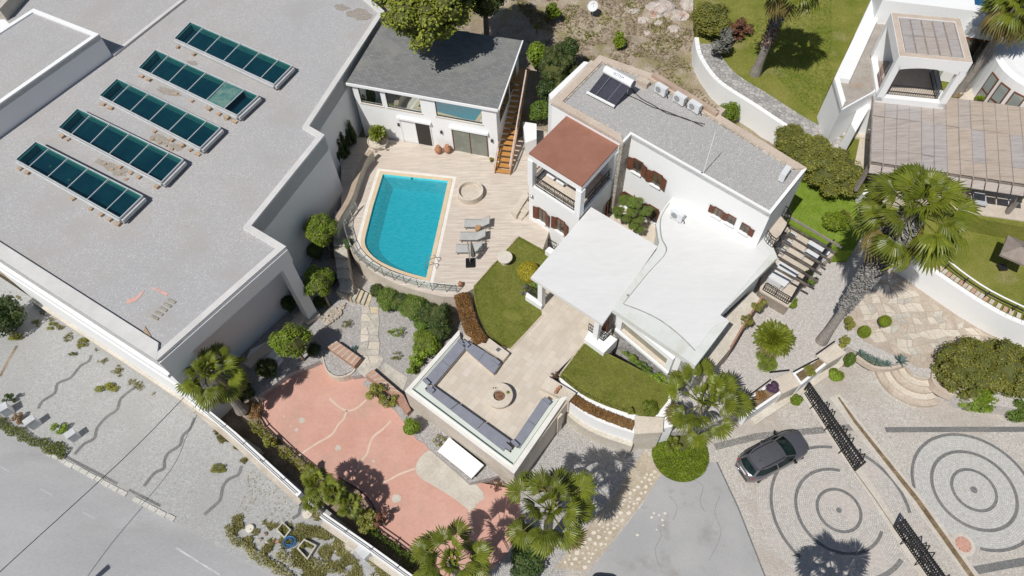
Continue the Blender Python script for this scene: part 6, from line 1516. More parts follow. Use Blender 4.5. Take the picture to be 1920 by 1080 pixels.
# ---------------------------------------------------------------- palms
def frond_mesh(name, Lp, Rf, droop, seg, spread, mats, seed, tip=1.0):
    rg = random.Random(seed); mb = MB(); z1 = -.06 * Lp
    mb.tube([V((0, 0, 0)), V((Lp * .5, 0, .03 * Lp)), V((Lp, 0, z1))], [.035, .025, .016], 5, 1, caps=False)
    dl = rad(spread) * 2 / seg
    def pt(ph, t, lift):
        r = Rf * t * (0.84 + 0.16 * math.cos(ph * .8)); x = Lp + r * math.cos(ph); y = r * math.sin(ph)
        z = z1 + lift * Rf + .16 * Rf * math.sin(math.pi * min(1, t * .7)) - droop * Rf * t * t * (1 + .35 * abs(ph)) * (1.0 if t < .75 else tip)
        return V((x, y, z))
    for k in range(seg):
        ph = -rad(spread) + dl * (k + .5) + rg.uniform(-.02, .02); e = dl * .5; j = rg.uniform(.9, 1.1)
        rows = [(pt(ph - e, t * j, 0), pt(ph, t * j, .045 * t), pt(ph + e, t * j, 0)) for t in (.04, .4, .72)]
        rows.append((pt(ph - e * .5, .87 * j, -.01), pt(ph, .87 * j, .02), pt(ph + e * .5, .87 * j, -.01)))
        tp = pt(ph + rg.uniform(-.05, .05), 1.02 * j, -.02)
        for a, b in zip(rows[:-1], rows[1:]):
            mb.face([a[0], b[0], b[1], a[1]]); mb.face([a[1], b[1], b[2], a[2]])
        mb.face([rows[-1][0], tp, rows[-1][1]]); mb.face([rows[-1][1], tp, rows[-1][2]])
    me = bpy.data.meshes.new(name); me.from_pydata(mb.v, [], mb.f)
    for m in mats: me.materials.append(m)
    me.polygons.foreach_set('material_index', mb.m); me.update(); return me
def palm(name, label, px, py, zc, zb, R, nf, lean=None, tr=.22, boots=0, base=None, cat='palm tree', group=None, seed=1, droop=.3, old=.12, seg=24, elev=(78, -42), lpf=.52, bootr=.5, bootm=None, spread=118):
    rg = random.Random(seed); c = P(px, py, zc); b = P(*base, zb) if base else V((c.x, c.y, zb)); root = thing(name, label, cat, b, group)
    n = 9; pts = [lerp(b, c, k / n) + (c - xy(c, 0)) * 0 for k in range(n + 1)]
    MB().tube([p for p in pts], [tr * (1.5 if k == 0 else 1.12 if k == 1 else 1) for k in range(n + 1)], 12).build('trunk', m_palmbark, root)
    if boots:
        mb = MB(); d = (c - b).normalized()
        for k in range(boots):
            t = rg.uniform(.22, .97) ** .8; p = lerp(b, c, t); a = rg.uniform(0, 6.283); o_ = V((math.cos(a), math.sin(a), 0)); r = lerp(tr, bootr, min(1, (t - .15) * 1.6))
            q = p + o_ * tr * .8; e = p + o_ * (r + rg.uniform(0, .12)) + V((0, 0, rg.uniform(-.05, .22))); w = o_.cross(V((0, 0, 1))) * rg.uniform(.04, .08)
            mb.face([q - w, q + w, e + w * .6, e - w * .6], 1 if (bootm and t < .55 and rg.random() < .8) else 0)
        stuff(mb.build('leaf_bases', [m_boot, m_bootb], root))
    Lp, Rf = R * lpf, R * (1 - lpf)
    ms = [frond_mesh('frond', Lp * a, Rf * bb, droop * q, seg, spread, [g_palm, g_palm], seed * 10 + i) for i, (a, bb, q) in enumerate(((1, 1, 1), (.85, 1.08, 1.3), (1.08, .95, .8)))]
    mo = frond_mesh('frond', Lp * .9, Rf, droop * 2, seg, 95, [g_palmold, g_palmold], seed * 10 + 7)
    off = c - b
    for k in range(nf // 3):
        o = link('frond', ms[k % 3], root); sc = rg.uniform(.34, .5); o.location = off + V((0, 0, .12)); o.rotation_euler = (rg.uniform(-.3, .3), -rad(rg.uniform(35, 80)), k * 2.39996 + 1.1); o.scale = (sc, sc, sc)
    for k in range(nf):
        t = k / max(1, nf - 1); el = lerp(elev[0], elev[1], t ** .85) + rg.uniform(-8, 8); az = k * 2.39996 + rg.uniform(-.2, .2)
        o = link('frond', mo if (t > 1 - old and rg.random() < .8) else ms[rg.randrange(3)], root)
        sc = (.62 + .38 * min(1, t * 2.4)) * rg.uniform(.92, 1.08)
        o.location = off + V((0, 0, .1 - .25 * t)); o.rotation_euler = (rg.uniform(-.5, .5), -rad(el), az); o.scale = (sc, sc, sc)
    return root
palm('palm_tree', 'tallest fan palm with a shaggy grey trunk beside the villa\'s pergola', 1712, 398, 13.2, ZT, 3.0, 33, base=(1540, 640), tr=.26, boots=2000, bootr=.62, seed=1, droop=.55, lpf=.62, old=.22, spread=115, elev=(85, -40))
palm('palm_tree', 'fan palm between the villa wing and the grey car', 1318, 758, 4.4, .3, 2.65, 18, tr=.24, seed=2, droop=.16, elev=(84, -16), lpf=.64, old=.06, spread=128, seg=28)
palm('palm_tree', 'fan palm at the bottom of the picture between red court and stone strip', 1030, 957, 7.0, 0, 2.5, 20, tr=.24, seed=3, droop=.26, old=.18, lpf=.64, spread=122, elev=(84, -32))
palm('palm_tree', 'fan palm cut by the bottom edge at the lower corner of the red court', 848, 1056, 5.2, 0, 2.25, 19, tr=.24, seed=4, droop=.24, lpf=.62, spread=122, elev=(84, -30))
palm('palm_tree', 'fan palm beside the corner of the big building and the street wall', 396, 702, 5.0, 0, 2.0, 24, tr=.3, seed=5, droop=.34, old=.1, lpf=.6)
palm('palm_tree', 'fan palm with brown and grey shaggy trunk on the upper lawn at the top edge', 1490, -46, 13.5, ZN, 2.9, 22, base=(1416, 138), tr=.3, boots=900, bootr=.55, seed=6, bootm=1)
palm('palm_tree', 'leaning fan palm over the neighbour\'s white roofs in the top right corner', 1915, 5, 12.3, ZN, 2.4, 38, base=(1795, 178), tr=.26, boots=0, seed=7, droop=.5, old=.4)
palm('palm_tree', 'fan palm standing below the frame whose crown shades the sett rings', 1583, 1172, 7.0, 0, 2.3, 20, tr=.24, seed=8, lpf=.58)
for k, (x, y, z, r, l) in enumerate(((592, 905, 2.9, 1.05, 'small fan palm leaning over the white street wall, left one'), (585, 938, 2.2, .7, 'small fan palm hanging over the street side of the white wall'), (655, 945, 2.4, .85, 'small fan palm behind the white wall beside the red court'), (625, 922, 3.2, .8, 'small dark fan palm between the other two behind the white wall'))):
    palm('small_palm', l, x, y, z, 0, r, 18, tr=.1, seed=20 + k, seg=16, group='small palms at the white street wall')
palm('low_palm', 'low dense fan palm on the gravel right of the villa wing', 1450, 637, 1.75, ZT, 1.3, 46, tr=.2, seed=31, seg=14, elev=(85, -8), droop=.12, lpf=.35)
palm('tub_palm', 'spiky cycad in the round stone tub by the pool house', 708, 250, 4.0, ZK + .5, .75, 30, tr=.12, seed=32, seg=9, elev=(85, -5), droop=.15, lpf=.2, cat='potted plant')
palm('low_palm', 'small fan palm in the lime ground cover at the edge of the drive', 1262, 832, .9, 0, .55, 9, tr=.06, seed=33, seg=12, elev=(60, 0))
# blue agave at the steps
def agave(label, px, py, z, r, n=16, seed=1):
    c = P(px, py, z); root = thing('agave', label, 'agave', c, 'blue agaves above the steps'); rg = random.Random(seed)
    for k in range(n):
        a = k * 2.4; el = rad(lerp(70, 12, k / n)); d = V((math.cos(a) * math.cos(el), math.sin(a) * math.cos(el), math.sin(el))); w = d.cross(V((0, 0, 1))).normalized() * r * .1
        e = c + d * r; m = c + d * r * .5 + V((0, 0, .04)); mb = MB(); mb.face([c - w, m - w * 1.3, e, m + w * 1.3, c + w]); mb.build('leaf', g_agave, root)
agave('largest blue-green agave at the right end of the row above the steps', 1688, 678, ZT + .2, .55)
for k, (x, y, l) in enumerate(((1664, 684, 'agave second from the right in the row above the steps'), (1646, 680, 'agave third from the right in the row above the steps'), (1628, 672, 'agave fourth from the right in the row above the steps'), (1614, 664, 'leftmost small agave of the row above the steps'))): agave(l, x, y, ZT + .15, .36, 12, k + 2)
agave('small pale agave on the gravel left of the slate path', 664, 655, ZG + .05, .35, 12, 9)

# ---------------------------------------------------------------- weeds and dry grass
def tufts(name, label, poly, n, lm, h=(.12, .3), seed=1, kind=True, dens=None, zf=None, fr=.55):
    rg = random.Random(seed); v, f = [], []; bx0, bx1 = min(p.x for p in poly), max(p.x for p in poly); by0, by1 = min(p.y for p in poly), max(p.y for p in poly); c = 0; tr_ = 0
    while c < n and tr_ < n * 25:
        tr_ += 1; p = V((rg.uniform(bx0, bx1), rg.uniform(by0, by1), 0))
        if not inpoly(p, poly): continue
        if dens is not None and noise.noise(p * fr + V((seed * 7, 0, 0))) < dens: continue
        c += 1; p.z = zf(p.x, p.y) if zf else poly[0].z
        for _ in range(5):
            a = rg.uniform(0, 6.283); l = rg.uniform(*h); d = V((math.cos(a) * .6, math.sin(a) * .6, rg.uniform(.4, 1))) * l; w = V((-math.sin(a), math.cos(a), 0)) * l * .14; i = len(v)
            q = p + V((rg.uniform(-.06, .06), rg.uniform(-.06, .06), 0)); v += [tuple(q - w), tuple(q + w), tuple(q + d)]; f.append((i, i + 1, i + 2))
    mb = MB(); mb.v = v; mb.f = f; mb.m = [0] * len(f); o = mb.build(name, lm); tag(o, label, 'weeds')
    if kind: stuff(o)
    return o
tufts('weeds', 'tangle of olive weeds along the street kerb at the bottom', PP([(420, 985), (450, 965), (520, 985), (600, 985), (640, 1030), (740, 1110), (560, 1110), (500, 1050)], 0), 3000, g_weed, (.1, .3), 1, dens=.06, fr=1.3)
tufts('weeds', 'dry tan weeds along the foot of the white street wall', PP([(575, 950), (600, 965), (720, 1060), (800, 1130), (700, 1120), (610, 1010)], 0), 900, g_weed, (.1, .26), 2, dens=.05, fr=1.3)
tufts('weeds', 'olive weeds along the foot of the white building by the street', PP([(20, 545), (80, 585), (160, 640), (250, 705), (320, 760), (300, 760), (150, 655), (30, 590)], 0), 700, g_weed, (.08, .2), 3, dens=.12, fr=1.2)
tufts('weeds', 'olive weeds growing on the setts along the left part of the street wall', PP([(400, 805), (440, 830), (470, 855), (460, 870), (420, 840)], 0), 260, g_weed, (.1, .24), 4, dens=.0, fr=1.2)
tufts('weeds', 'scattered weeds on the worn setts near the orange plank', PP([(470, 880), (560, 930), (550, 985), (440, 960)], 0), 130, g_weed, (.05, .12), 5)
tufts('dry_grass', 'dry tan grass scattered over the hillside', PP([(950, -60), (1300, -60), (1300, 130), (1380, 200), (1300, 215), (1180, 120), (1100, 100), (990, 70)], 4), 5500, g_tan, (.08, .25), 6, dens=-.1, zf=hz)
tufts('dry_grass', 'green grass scattered over the hillside', PP([(950, -60), (1300, -60), (1300, 130), (1250, 150), (1180, 120), (1100, 100), (990, 70)], 4), 1500, g_olive, (.1, .3), 7, dens=.1, zf=hz)
tufts('weeds', 'thin grass in the joints of the neighbour\'s upper lawn', PP([(1380, 60), (1560, -40), (1560, 240), (1480, 170)], ZN), 3500, g_fresh, (.05, .13), 8)
tufts('lawn_blades', 'short uneven grass blades over the left lawn', PP([(972, 446), (1036, 482), (1010, 560), (1014, 590), (957, 652), (938, 642), (913, 622), (898, 590), (890, 560), (890, 538)], ZK + .035), 9000, g_blade, (.025, .075), 60, dens=-.5)
tufts('lawn_blades', 'short uneven grass blades over the right lawn', PP([(1097, 645), (1150, 670), (1254, 724), (1250, 750), (1224, 783), (1180, 773), (1120, 746), (1050, 706)], ZK + .035), 9000, g_blade, (.025, .075), 61, dens=-.5)
for k, (x, y, r, l) in enumerate(((202, 733, .85, 'largest round weed clump on the setts by the street wall'), (410, 879, .58, 'round olive weed clump alone in the middle of the setts'), (97, 612, .45, 'upright weed clump against the white building near the left edge'), (138, 667, .3, 'small round weed clump left of the first wavy sett band'), (30, 632, .62, 'wide weed clump at the left edge by the street'), (155, 643, .5, 'weed clump against the foot of the white building'))):
    root = thing('weed_clump', l, 'weeds', P(x, y, 0), 'weed clumps on the setts'); o = link('foliage', tmesh('loose%d' % (k % 3), g_olive if k != 1 else g_brown if 0 else g_olive), root); o.location = (0, 0, .08); o.scale = (r, r * .75, .3)
# ================================================================ loose things
# ---------------------------------------------------------------- cars
def glassm(): return glassy('car_glass', (0.006, 0.01, 0.01), 0.0, 0.03, body=(0.014, 0.028, 0.026), k=0.3, gcol=(0.5, 0.55, 0.55))
m_cglass = glassm()
m_tyre = mat('tyre', (0.02, 0.02, 0.02), rough=.8); m_trim = mat('black_trim', (0.012, 0.012, 0.013), rough=.45)
m_chrome = mat('chrome', (0.7, 0.7, 0.7), rough=.15, metal=1)
m_redlight = mat('red_lens', (0.5, 0.015, 0.015), rough=.15, spec=.6); m_lens = mat('clear_lens', (0.5, 0.52, 0.53), rough=.1, spec=.7)
def paint(name, c):
    m, nt, b = _tree(name); b.inputs['Base Color'].default_value = (*c, 1); b.inputs['Metallic'].default_value = .55; b.inputs['Roughness'].default_value = .34
    b.inputs['Coat Weight'].default_value = .8; b.inputs['Coat Roughness'].default_value = .06; return m
def make_car(label, col, loc, head):
    root = thing('parked_car', label, 'car', (0, 0, 0)); ORG[root.name] = V((0, 0, 0))
    pm = paint('car_paint_' + col[0], col[1])
    # lower body: stations along x, half sections
    def hw(x): 
        t = abs(x) / 2.2
        return .91 * (1 - .30 * max(0, (t - .58) / .42) ** 2.2) if x < 0 else .91 * (1 - .36 * max(0, (t - .55) / .45) ** 2.1)
    def zt(x): 
        if x > .95: return lerp(1.03, .80, ((x - .95) / 1.25) ** 1.6)
        if x < -1.9: return lerp(1.08, .95, (-x - 1.9) / .3)
        return lerp(1.03, 1.08, (.95 - x) / 2.85)
    xs = [-2.2, -2.14, -2.02, -1.8, -1.5, -1.1, -.6, 0, .5, .95, 1.3, 1.6, 1.85, 2.02, 2.13, 2.18]
    mb = MB(); n = 12
    for i, x in enumerate(xs):
        w = hw(x); z = zt(x); e = .9 if i in (0, len(xs) - 1) else .97 if i in (1, len(xs) - 2) else 1
        prof = [(w * .90, .22), (w * .97, .34), (w * 1.0, .55), (w * .995, .72), (w * .955, z - .14), (w * .90, z - .03)]
        half = [(y * e, zz) for y, zz in prof] + [(w * .55 * e, z + .025)]
        ring = half + [(-y, zz) for y, zz in half[::-1]]
        for y, zz in ring: mb.v.append((x, y, zz))
    m_ = 14
    for i in range(len(xs) - 1):
        for k in range(m_):
            j = (k + 1) % m_; mb.f.append((i * m_ + k, (i + 1) * m_ + k, (i + 1) * m_ + j, i * m_ + j)); mb.m.append(0 if k != m_ - 1 else 1)
            if k in (0, m_ - 2): mb.m[-1] = 1
    mb.f.append(tuple(range(m_))[::-1]); mb.m.append(0); mb.f.append(tuple((len(xs) - 1) * m_ + k for k in range(m_))); mb.m.append(0)
    bo = mb.build('body', [pm, m_trim], root, smooth=True)
    # greenhouse
    belt = [(1.05, .66), (.55, .82), (-.4, .85), (-1.4, .81), (-1.98, .62)]; roof = [(.26, .54), (-.05, .64), (-.55, .67), (-1.2, .64), (-1.66, .50)]
    zb_ = [1.045, 1.05, 1.06, 1.08, 1.09]; zr = [1.50, 1.55, 1.57, 1.55, 1.50]
    gl = MB(); 
    for s in (1, -1):
        for k in range(4):
            a, b = belt[k], belt[k + 1]; c, d = roof[k], roof[k + 1]
            q = [V((a[0], a[1] * s, zb_[k])), V((b[0], b[1] * s, zb_[k + 1])), V((d[0], d[1] * s, zr[k + 1])), V((c[0], c[1] * s, zr[k]))]
            gl.face(q if s < 0 else q[::-1])
    def sheet(x0, y0, z0, x1, y1, z1, bulge):
        pr = []
        for (xx, yy, zz, bb) in ((x0, y0, z0, bulge), (x1, y1, z1, bulge * .5)): pr.append([V((xx + bb * (1 - t * t), yy * t, zz)) for t in (-1, -.5, 0, .5, 1)])
        return pr
    for pr, rev in ((sheet(1.05, .66, 1.045, .26, .54, 1.50, .16), 0), (sheet(-1.98, .62, 1.09, -1.66, .50, 1.50, -.16), 1)):
        for k in range(4): q = [pr[0][k], pr[0][k + 1], pr[1][k + 1], pr[1][k]]; gl.face(q[::-1] if rev else q)
    gl.build('window_glass', m_cglass, root)
    rf = MB(); prs = []
    for (x, w), z in zip(roof, zr): prs.append([V((x + (.05 * (1 - t * t) if x > .2 else -.05 * (1 - t * t) if x < -1.6 else 0), w * t, z + .035 * (1 - t * t))) for t in (-1, -.75, -.3, .3, .75, 1)])
    for a, b in zip(prs[:-1], prs[1:]):
        for k in range(5): rf.face([a[k], a[k + 1], b[k + 1], b[k]])
    rf.build('roof', pm, root, smooth=True)
    pl = MB()
    for s in (1, -1):
        for k, w in ((0, .07), (2, .06), (4, .12)): pl.bar(V((belt[k][0], belt[k][1] * s, zb_[k])), V((roof[k][0], roof[k][1] * s, zr[k] + .005)), w, .05)
        for k in range(4): pl.bar(V((roof[k][0], roof[k][1] * s, zr[k] + .01)), V((roof[k + 1][0], roof[k + 1][1] * s, zr[k + 1] + .01)), .05, .05)
    pl.build('pillar', pm, root)
    for s in (1, -1): MB().tube([V((.1, .53 * s, 1.58)), V((-.4, .56 * s, 1.63)), V((-1.1, .55 * s, 1.62)), V((-1.5, .5 * s, 1.55))], .02, 6).build('roof_rail', m_trim, root)
    for s in (1, -1):
        o = MB().obox((.72, .96 * s, 1.05), V((.05, .02 * s, 0)), V((0, .09, 0)), V((0, 0, .06))).bar(V((.8, .8 * s, 1.02)), V((.8, .9 * s, 1.04)), .05).build('wing_mirror', m_trim, root)
    for x, s in ((1.32, 1), (1.32, -1), (-1.32, 1), (-1.32, -1)):
        w = MB(); yy = .80 * s
        pts = [V((x, yy - .1 * s, .33)), V((x, yy + .1 * s, .33))]; w.tube(pts, .335, 22); o = w.build('wheel', m_tyre, root)
        MB().tube([V((x, yy + .1 * s, .33)), V((x, yy + .112 * s, .33))], .21, 16).build('rim', m_chrome, o)
    for s in (1, -1):
        MB().obox((1.98, .52 * s, .74), V((.08, -.07 * s, -.02)), V((0, .13, 0)), V((0, 0, .07))).build('headlight', m_lens, root)
        MB().obox((-2.05, .60 * s, .90), V((.05, -.05 * s, 0)), V((0, .09, 0)), V((0, 0, .07))).build('tail_light', m_redlight, root)
    MB().obox((2.16, 0, .62), V((.02, 0, 0)), V((0, .5, 0)), V((0, 0, .08))).build('grille', m_trim, root)
    MB().obox((-2.17, 0, .42), V((.03, 0, 0)), V((0, .55, 0)), V((0, 0, .09))).build('rear_bumper', m_trim, root)
    MB().obox((-2.20, 0, .80), V((.012, 0, 0)), V((0, .26, 0)), V((0, 0, .06))).build('number_plate', m_white, root)
    MB().obox((-1.72, 0, 1.515), V((.13, 0, -.03)), V((0, .5, 0)), V((0, 0, .02))).build('rear_spoiler', pm, root)
    MB().tube([V((-1.25, -.1, 1.58)), V((-1.4, -.1, 1.68))], .015, 6).build('aerial', m_trim, root)
    root.location = loc; root.rotation_euler[2] = head
    return root
r_, f_ = P(1391, 884, .7), P(1507, 823, .7); hd = math.atan2(f_.y - r_.y, f_.x - r_.x); cc_ = (r_ + f_) / 2
make_car('dark grey five-door car parked on the sett rings by the black gate', ('grey', (0.17, 0.165, 0.18)), (cc_.x, cc_.y, 0.008), hd)
cr = P(1112, 1100, .8)
make_car('red car with a dark nose just entering the bottom edge of the picture', ('red', (0.5, 0.012, 0.016)), (cr.x + .2, cr.y - 1.75, .008), rad(82))

# ---------------------------------------------------------------- black iron sliding gates
def gate(label, a, b, h0, h1, spikes, nb=34):
    root = thing('sliding_gate', label, 'gate', a, 'black iron gate leaves across the drive'); d = (b - a); d.z = 0; d.normalize(); n_ = V((-d.y, d.x, 0))
    z = lambda t, f=1.0: lerp(h0, h1, t) * f
    fr = MB()
    for s in (-.06, .06):
        for f in (.04, .52, .9): fr.bar(a + n_ * s + V((0, 0, z(0, f))), b + n_ * s + V((0, 0, z(1, f))), .05, .06)
    fr.bar(a, a + V((0, 0, h0)), .09); fr.bar(b, b + V((0, 0, h1)), .09); fr.build('frame', m_black, root)
    for k in range(nb + 1):
        t = k / nb; p = lerp(a, b, t); o = MB().bar(p + V((0, 0, .05)), p + V((0, 0, z(t))), .045)
        o.bar(p + V((0, 0, z(t))), p + V((0, 0, z(t) + .12)), .02); o.build('bar', m_black, root)
    for t in spikes:
        p = lerp(a, b, t); h = z(t); o = MB(); o.bar(p - d * .16 + V((0, 0, h * .9)), p + V((0, 0, h + .5)), .05); o.bar(p + d * .16 + V((0, 0, h * .9)), p + V((0, 0, h + .5)), .05); o.build('spike', m_black, root)
    for t in (.22, .5, .78):
        p = lerp(a, b, t); MB().bar(p - n_ * .35 + V((0, 0, .05)), p + V((0, 0, z(t, .85))), .045).build('brace', m_black, root)
    br = MB()
    for k in range(5): br.bar(lerp(a, b, k / 5) + V((0, 0, z(0, .06))), lerp(a, b, (k + 1) / 5) + V((0, 0, z(0, .5))), .035); br.bar(lerp(a, b, k / 5) + V((0, 0, z(0, .5))), lerp(a, b, (k + 1) / 5) + V((0, 0, z(0, .06))), .035)
    br.build('diagonal_brace', m_black, root)
gate('black iron gate leaf beside the grey car, the upper of the two', P(1507, 733, 0), P(1603, 882, 0), 1.15, 1.5, (.32, .42, .64, .75, .94))
gate('black iron gate leaf running out of the bottom edge, the lower of the two', P(1676, 987, 0), P(1775, 1128, 0), 1.4, 1.4, (.38, .47, .9))

# ---------------------------------------------------------------- pool side
for k, ((x, y), lab) in enumerate((((896, 419), 'grey sun lounger farthest from the closed parasol'), ((888, 443), 'grey sun lounger in the middle of the three'), ((881, 466), 'grey sun lounger half hidden behind the closed parasol'))):
    c = P(x, y, ZK + .3); root = thing('sun_lounger', lab, 'sun lounger', xy(c, ZK), 'sun loungers by the pool'); d = V((math.cos(-.06), math.sin(-.06), 0)); w = V((-d.y, d.x, 0)); m_sling = bpy.data.materials.get('grey_sling') or mat('grey_sling', (0.40, 0.40, 0.385), (0.45, 0.45, 0.43), 3, rough=.8)
    a, b, e = c - d * .95, c + d * .25, c + d * .85 + V((0, 0, .42))
    MB().obox((a + b) / 2, (b - a) / 2, w * .33, V((0, 0, .02))).build('seat', m_sling, root)
    MB().obox((b + e) / 2, (e - b) / 2 * .97, w * .33, V((-.02, 0, .02))).build('backrest', m_sling, root)
    fr = MB()
    for s in (-1, 1): fr.bar(a + w * s * .35, b + w * s * .35, .04); fr.bar(b + w * s * .35, e + w * s * .35, .035); fr.bar(b + w * s * .35, b + w * s * .35 + d * .7, .035)
    fr.build('frame', m_steel, root)
    for t in (-.85, .8):
        for s in (-1, 1): MB().bar(c + d * t + w * s * .33, xy(c + d * t + w * s * .33, ZK), .04).build('leg', m_steel, root)
root = thing('side_table', 'small round wicker stool between the first two sun loungers', 'stool', P(897, 432, ZK)); MB().lathe(P(897, 433, ZK), [(.14, 0), (.2, .1), (.22, .4), (.18, .46)], 14).build('stool', mat('wicker', (0.36, 0.2, 0.1), (0.46, 0.28, 0.16), 12, fine=.3), root)
# closed parasol on its stand
pu = thing('closed_parasol', 'closed grey cantilever parasol on a black weighted base by the sun loungers', 'parasol', P(882, 492, ZK)); pb_ = P(882, 494, ZK)
MB().box(pb_, (1, 0), .62, .72, ZK + .01, ZK + .1).build('base', m_black, pu)
for sx in (-1, 1):
    for sy in (-1, 1): MB().box(pb_ + V((.16 * sx, .18 * sy, 0)), (1, 0), .28, .32, ZK + .1, ZK + .16).build('weight', m_trim, pu)
MB().tube([xy(pb_, ZK), xy(pb_, ZK + 2.35)], .045, 10).build('pole', m_steel, pu)
MB().tube([xy(pb_, ZK + 1.0) + V((.1, 0, 0)), xy(pb_, ZK + 2.4) + V((.22, .1, 0)), xy(pb_, ZK + 2.45)], .035, 8).build('arm', m_steel, pu)
fold = MB(); m_fab = mat('dark_canopy_fabric', (0.10, 0.10, 0.105), (0.16, 0.16, 0.165), 5)
for k in range(8):
    a = k * math.pi / 4; q = xy(pb_, ZK) + V((.25, .1, 0)); t_ = q + V((0, 0, 2.35)); e = q + V((math.cos(a) * .16, math.sin(a) * .16, .75)); w = V((-math.sin(a), math.cos(a), 0)) * .06
    fold.face([t_, e - w, e + w]); fold.face([e - w, e + w, q + V((0, 0, .7))])
fold.build('folded_canopy', m_fab, pu)
for k in range(5): a = k * 1.25; MB().bar(xy(pb_, ZK + 2.3) + V((.25, .1, 0)), xy(pb_, ZK + .9) + V((.25 + math.cos(a) * .2, .1 + math.sin(a) * .2, 0)), .022).build('rib', m_steel, pu)
# round stone tub by the pool
rt = thing('round_stone_tub', 'round cream stone whirlpool ring with a closed floor beside the pool', 'stone tub', P(882, 362, ZK)); tc = P(882, 366, ZK)
MB().lathe(tc, [(.92, 0), (.96, .5), (.96, .55), (.80, .55), (.78, .22)], 44, cap=False).build('ring', m_cream, rt); MB().lathe(tc, [(.785, .15), (.785, .24)], 32).build('floor', m_patio, rt)
sg = MB()
for k in range(9):
    t0_, t1_ = rad(-20 + k * 10), rad(-20 + (k + 1) * 10)
    sg.prism([tc + V((math.cos(t) * r, math.sin(t) * r, 0)) for r, t in ((.62, t0_), (.79, t0_), (.79, t1_), (.62, t1_))], ZK + .24, ZK + .40)
sg.build('inner_bench', m_cream, rt)
# stool and pots
o = thing('stone_stool', 'pale round stone table with a drum base at the edge of the left lawn', 'stone table', P(947, 492, ZK)); sc_ = P(947, 492, ZK)
MB().lathe(sc_, [(.30, 0), (.30, .5), (.24, .52)], 24).build('drum', m_cream, o); MB().lathe(sc_, [(.5, .52), (.52, .56), (.52, .62), (.5, .64)], 32).build('table_top', mat('pale_stone_top', (0.58, 0.53, 0.46), (0.64, 0.59, 0.52), 3, fine=.1), o)
for x, y, s, l in ((823, 287, 1.0, 'left of the two terracotta jars by the pool house doors'), (840, 286, 1.0, 'right of the two terracotta jars by the pool house doors'), (864, 536, .6, 'small terracotta pot at the end of the pool railing')):
    o = MB().lathe((0, 0, 0), [(.12 * s, 0), (.26 * s, .2 * s), (.3 * s, .42 * s), (.2 * s, .62 * s), (.13 * s, .68 * s), (.16 * s, .74 * s), (.12 * s, .735 * s)], 18).build('terracotta_jar', m_terra, loc=(0, 0, 0), smooth=True); o.location = P(x, y, ZK); tag(o, l, 'jar', 'terracotta jars on the deck')
tb = thing('plant_tub', 'large round pale stone tub holding the cycad by the pool house', 'plant tub', P(710, 277, ZK)); MB().lathe(P(710, 272, ZK), [(.62, 0), (.78, .35), (.8, .5), (.74, .5), (.72, .42), (.1, .44)], 30).build('tub', m_cream, tb)
for k in range(14): blob(MB(), P(710, 272, ZK + .45) + V((math.cos(k) * .5, math.sin(k * 1.7) * .5, 0)), .09, .05, rnd, 6).build('pebble', m_stone_w, tb)
# pool ladder
ld = thing('pool_ladder', 'pair of curved steel handrails at the lower right corner of the pool', 'pool ladder', P(813, 497, ZK))
for x, y in ((812, 491), (808, 503)):
    p = P(x, y, ZK); d = V((-.98, .1, 0)); MB().tube(smoothline([p + d * -.35 + V((0, 0, .03)), p + d * -.33 + V((0, 0, .5)), p + d * -.1 + V((0, 0, .75)), p + d * .25 + V((0, 0, .55)), p + d * .42 + V((0, 0, -.1)), p + d * .42 + V((0, 0, -.8))], 4), .025, 8).build('handrail', m_steel, ld)
for k in range(3): MB().bar(P(812, 491, ZK - .3 * k - .3) + V((-.42, .04, 0)), P(808, 503, ZK - .3 * k - .3) + V((-.42, .04, 0)), .07, .03).build('tread', m_steel, ld)
for x in (773, 787): tag(MB().lathe(P(x, 334, ZK - .15), [(.1, 0), (.13, .1), (.05, .14)], 10).build('pool_inlet', m_trim), 'dark round pool fitting at the far edge, ' + ('left one' if x < 780 else 'right one'), 'pool fitting', 'fittings at the far pool edge')
# glass railing round the curved end
pr = smoothline(PP([(671, 395), (651, 422), (652, 446), (664, 476), (688, 500), (720, 518), (760, 532), (810, 545), (857, 549)], ZK + .0), 2)
gr_ = thing('pool_railing', 'glass balustrade with steel posts round the curved end of the pool terrace', 'railing', pr[0])
m_clear = glassy('clear_glass', (0.86, 0.90, 0.89), .03, .02)
for a, b in zip(pr[:-1], pr[1:]):
    d = (b - a).normalized(); a2, b2 = a + d * .04, b - d * .04
    MB().face([a2 + V((0, 0, .12)), b2 + V((0, 0, .12)), b2 + V((0, 0, .88)), a2 + V((0, 0, .88))]).build('glass_panel', m_clear, gr_)
MB().tube([p + V((0, 0, .98)) for p in pr], .028, 8).build('top_rail', m_steel, gr_)
for z in (.3, .6): MB().tube([p + V((0, 0, z)) for p in pr], .014, 6).build('cable', m_steel, gr_)
for p in pr: MB().bar(p, p + V((0, 0, .98)), .045).build('post', m_steel, gr_)
# curved brown-topped wall between deck and cypresses
cw = thing('curved_wall', 'curved low brown-topped wall between the pool deck and the cypresses', 'wall', P(690, 300, ZK)); cpts = smoothline(PP([(697, 283), (682, 300), (668, 335), (655, 372), (634, 408), (625, 428)], ZK + .9), 4)
MB().strip(cpts, .3, ZK - 2, h=2.9).build('wall', m_beige, cw); MB().strip(cpts, .36, ZK + .9, h=.06).build('coping', mat('brown_stone_cap', (0.36, 0.28, 0.21), (0.43, 0.35, 0.27), 1.5, fine=.12), cw)
struct(MB().prism(PP([(676, 262), (690, 300), (660, 372), (632, 420), (600, 450), (560, 480), (600, 330), (640, 250)], 1.9), -.2, 1.9).build('gravel_strip', m_gravel))
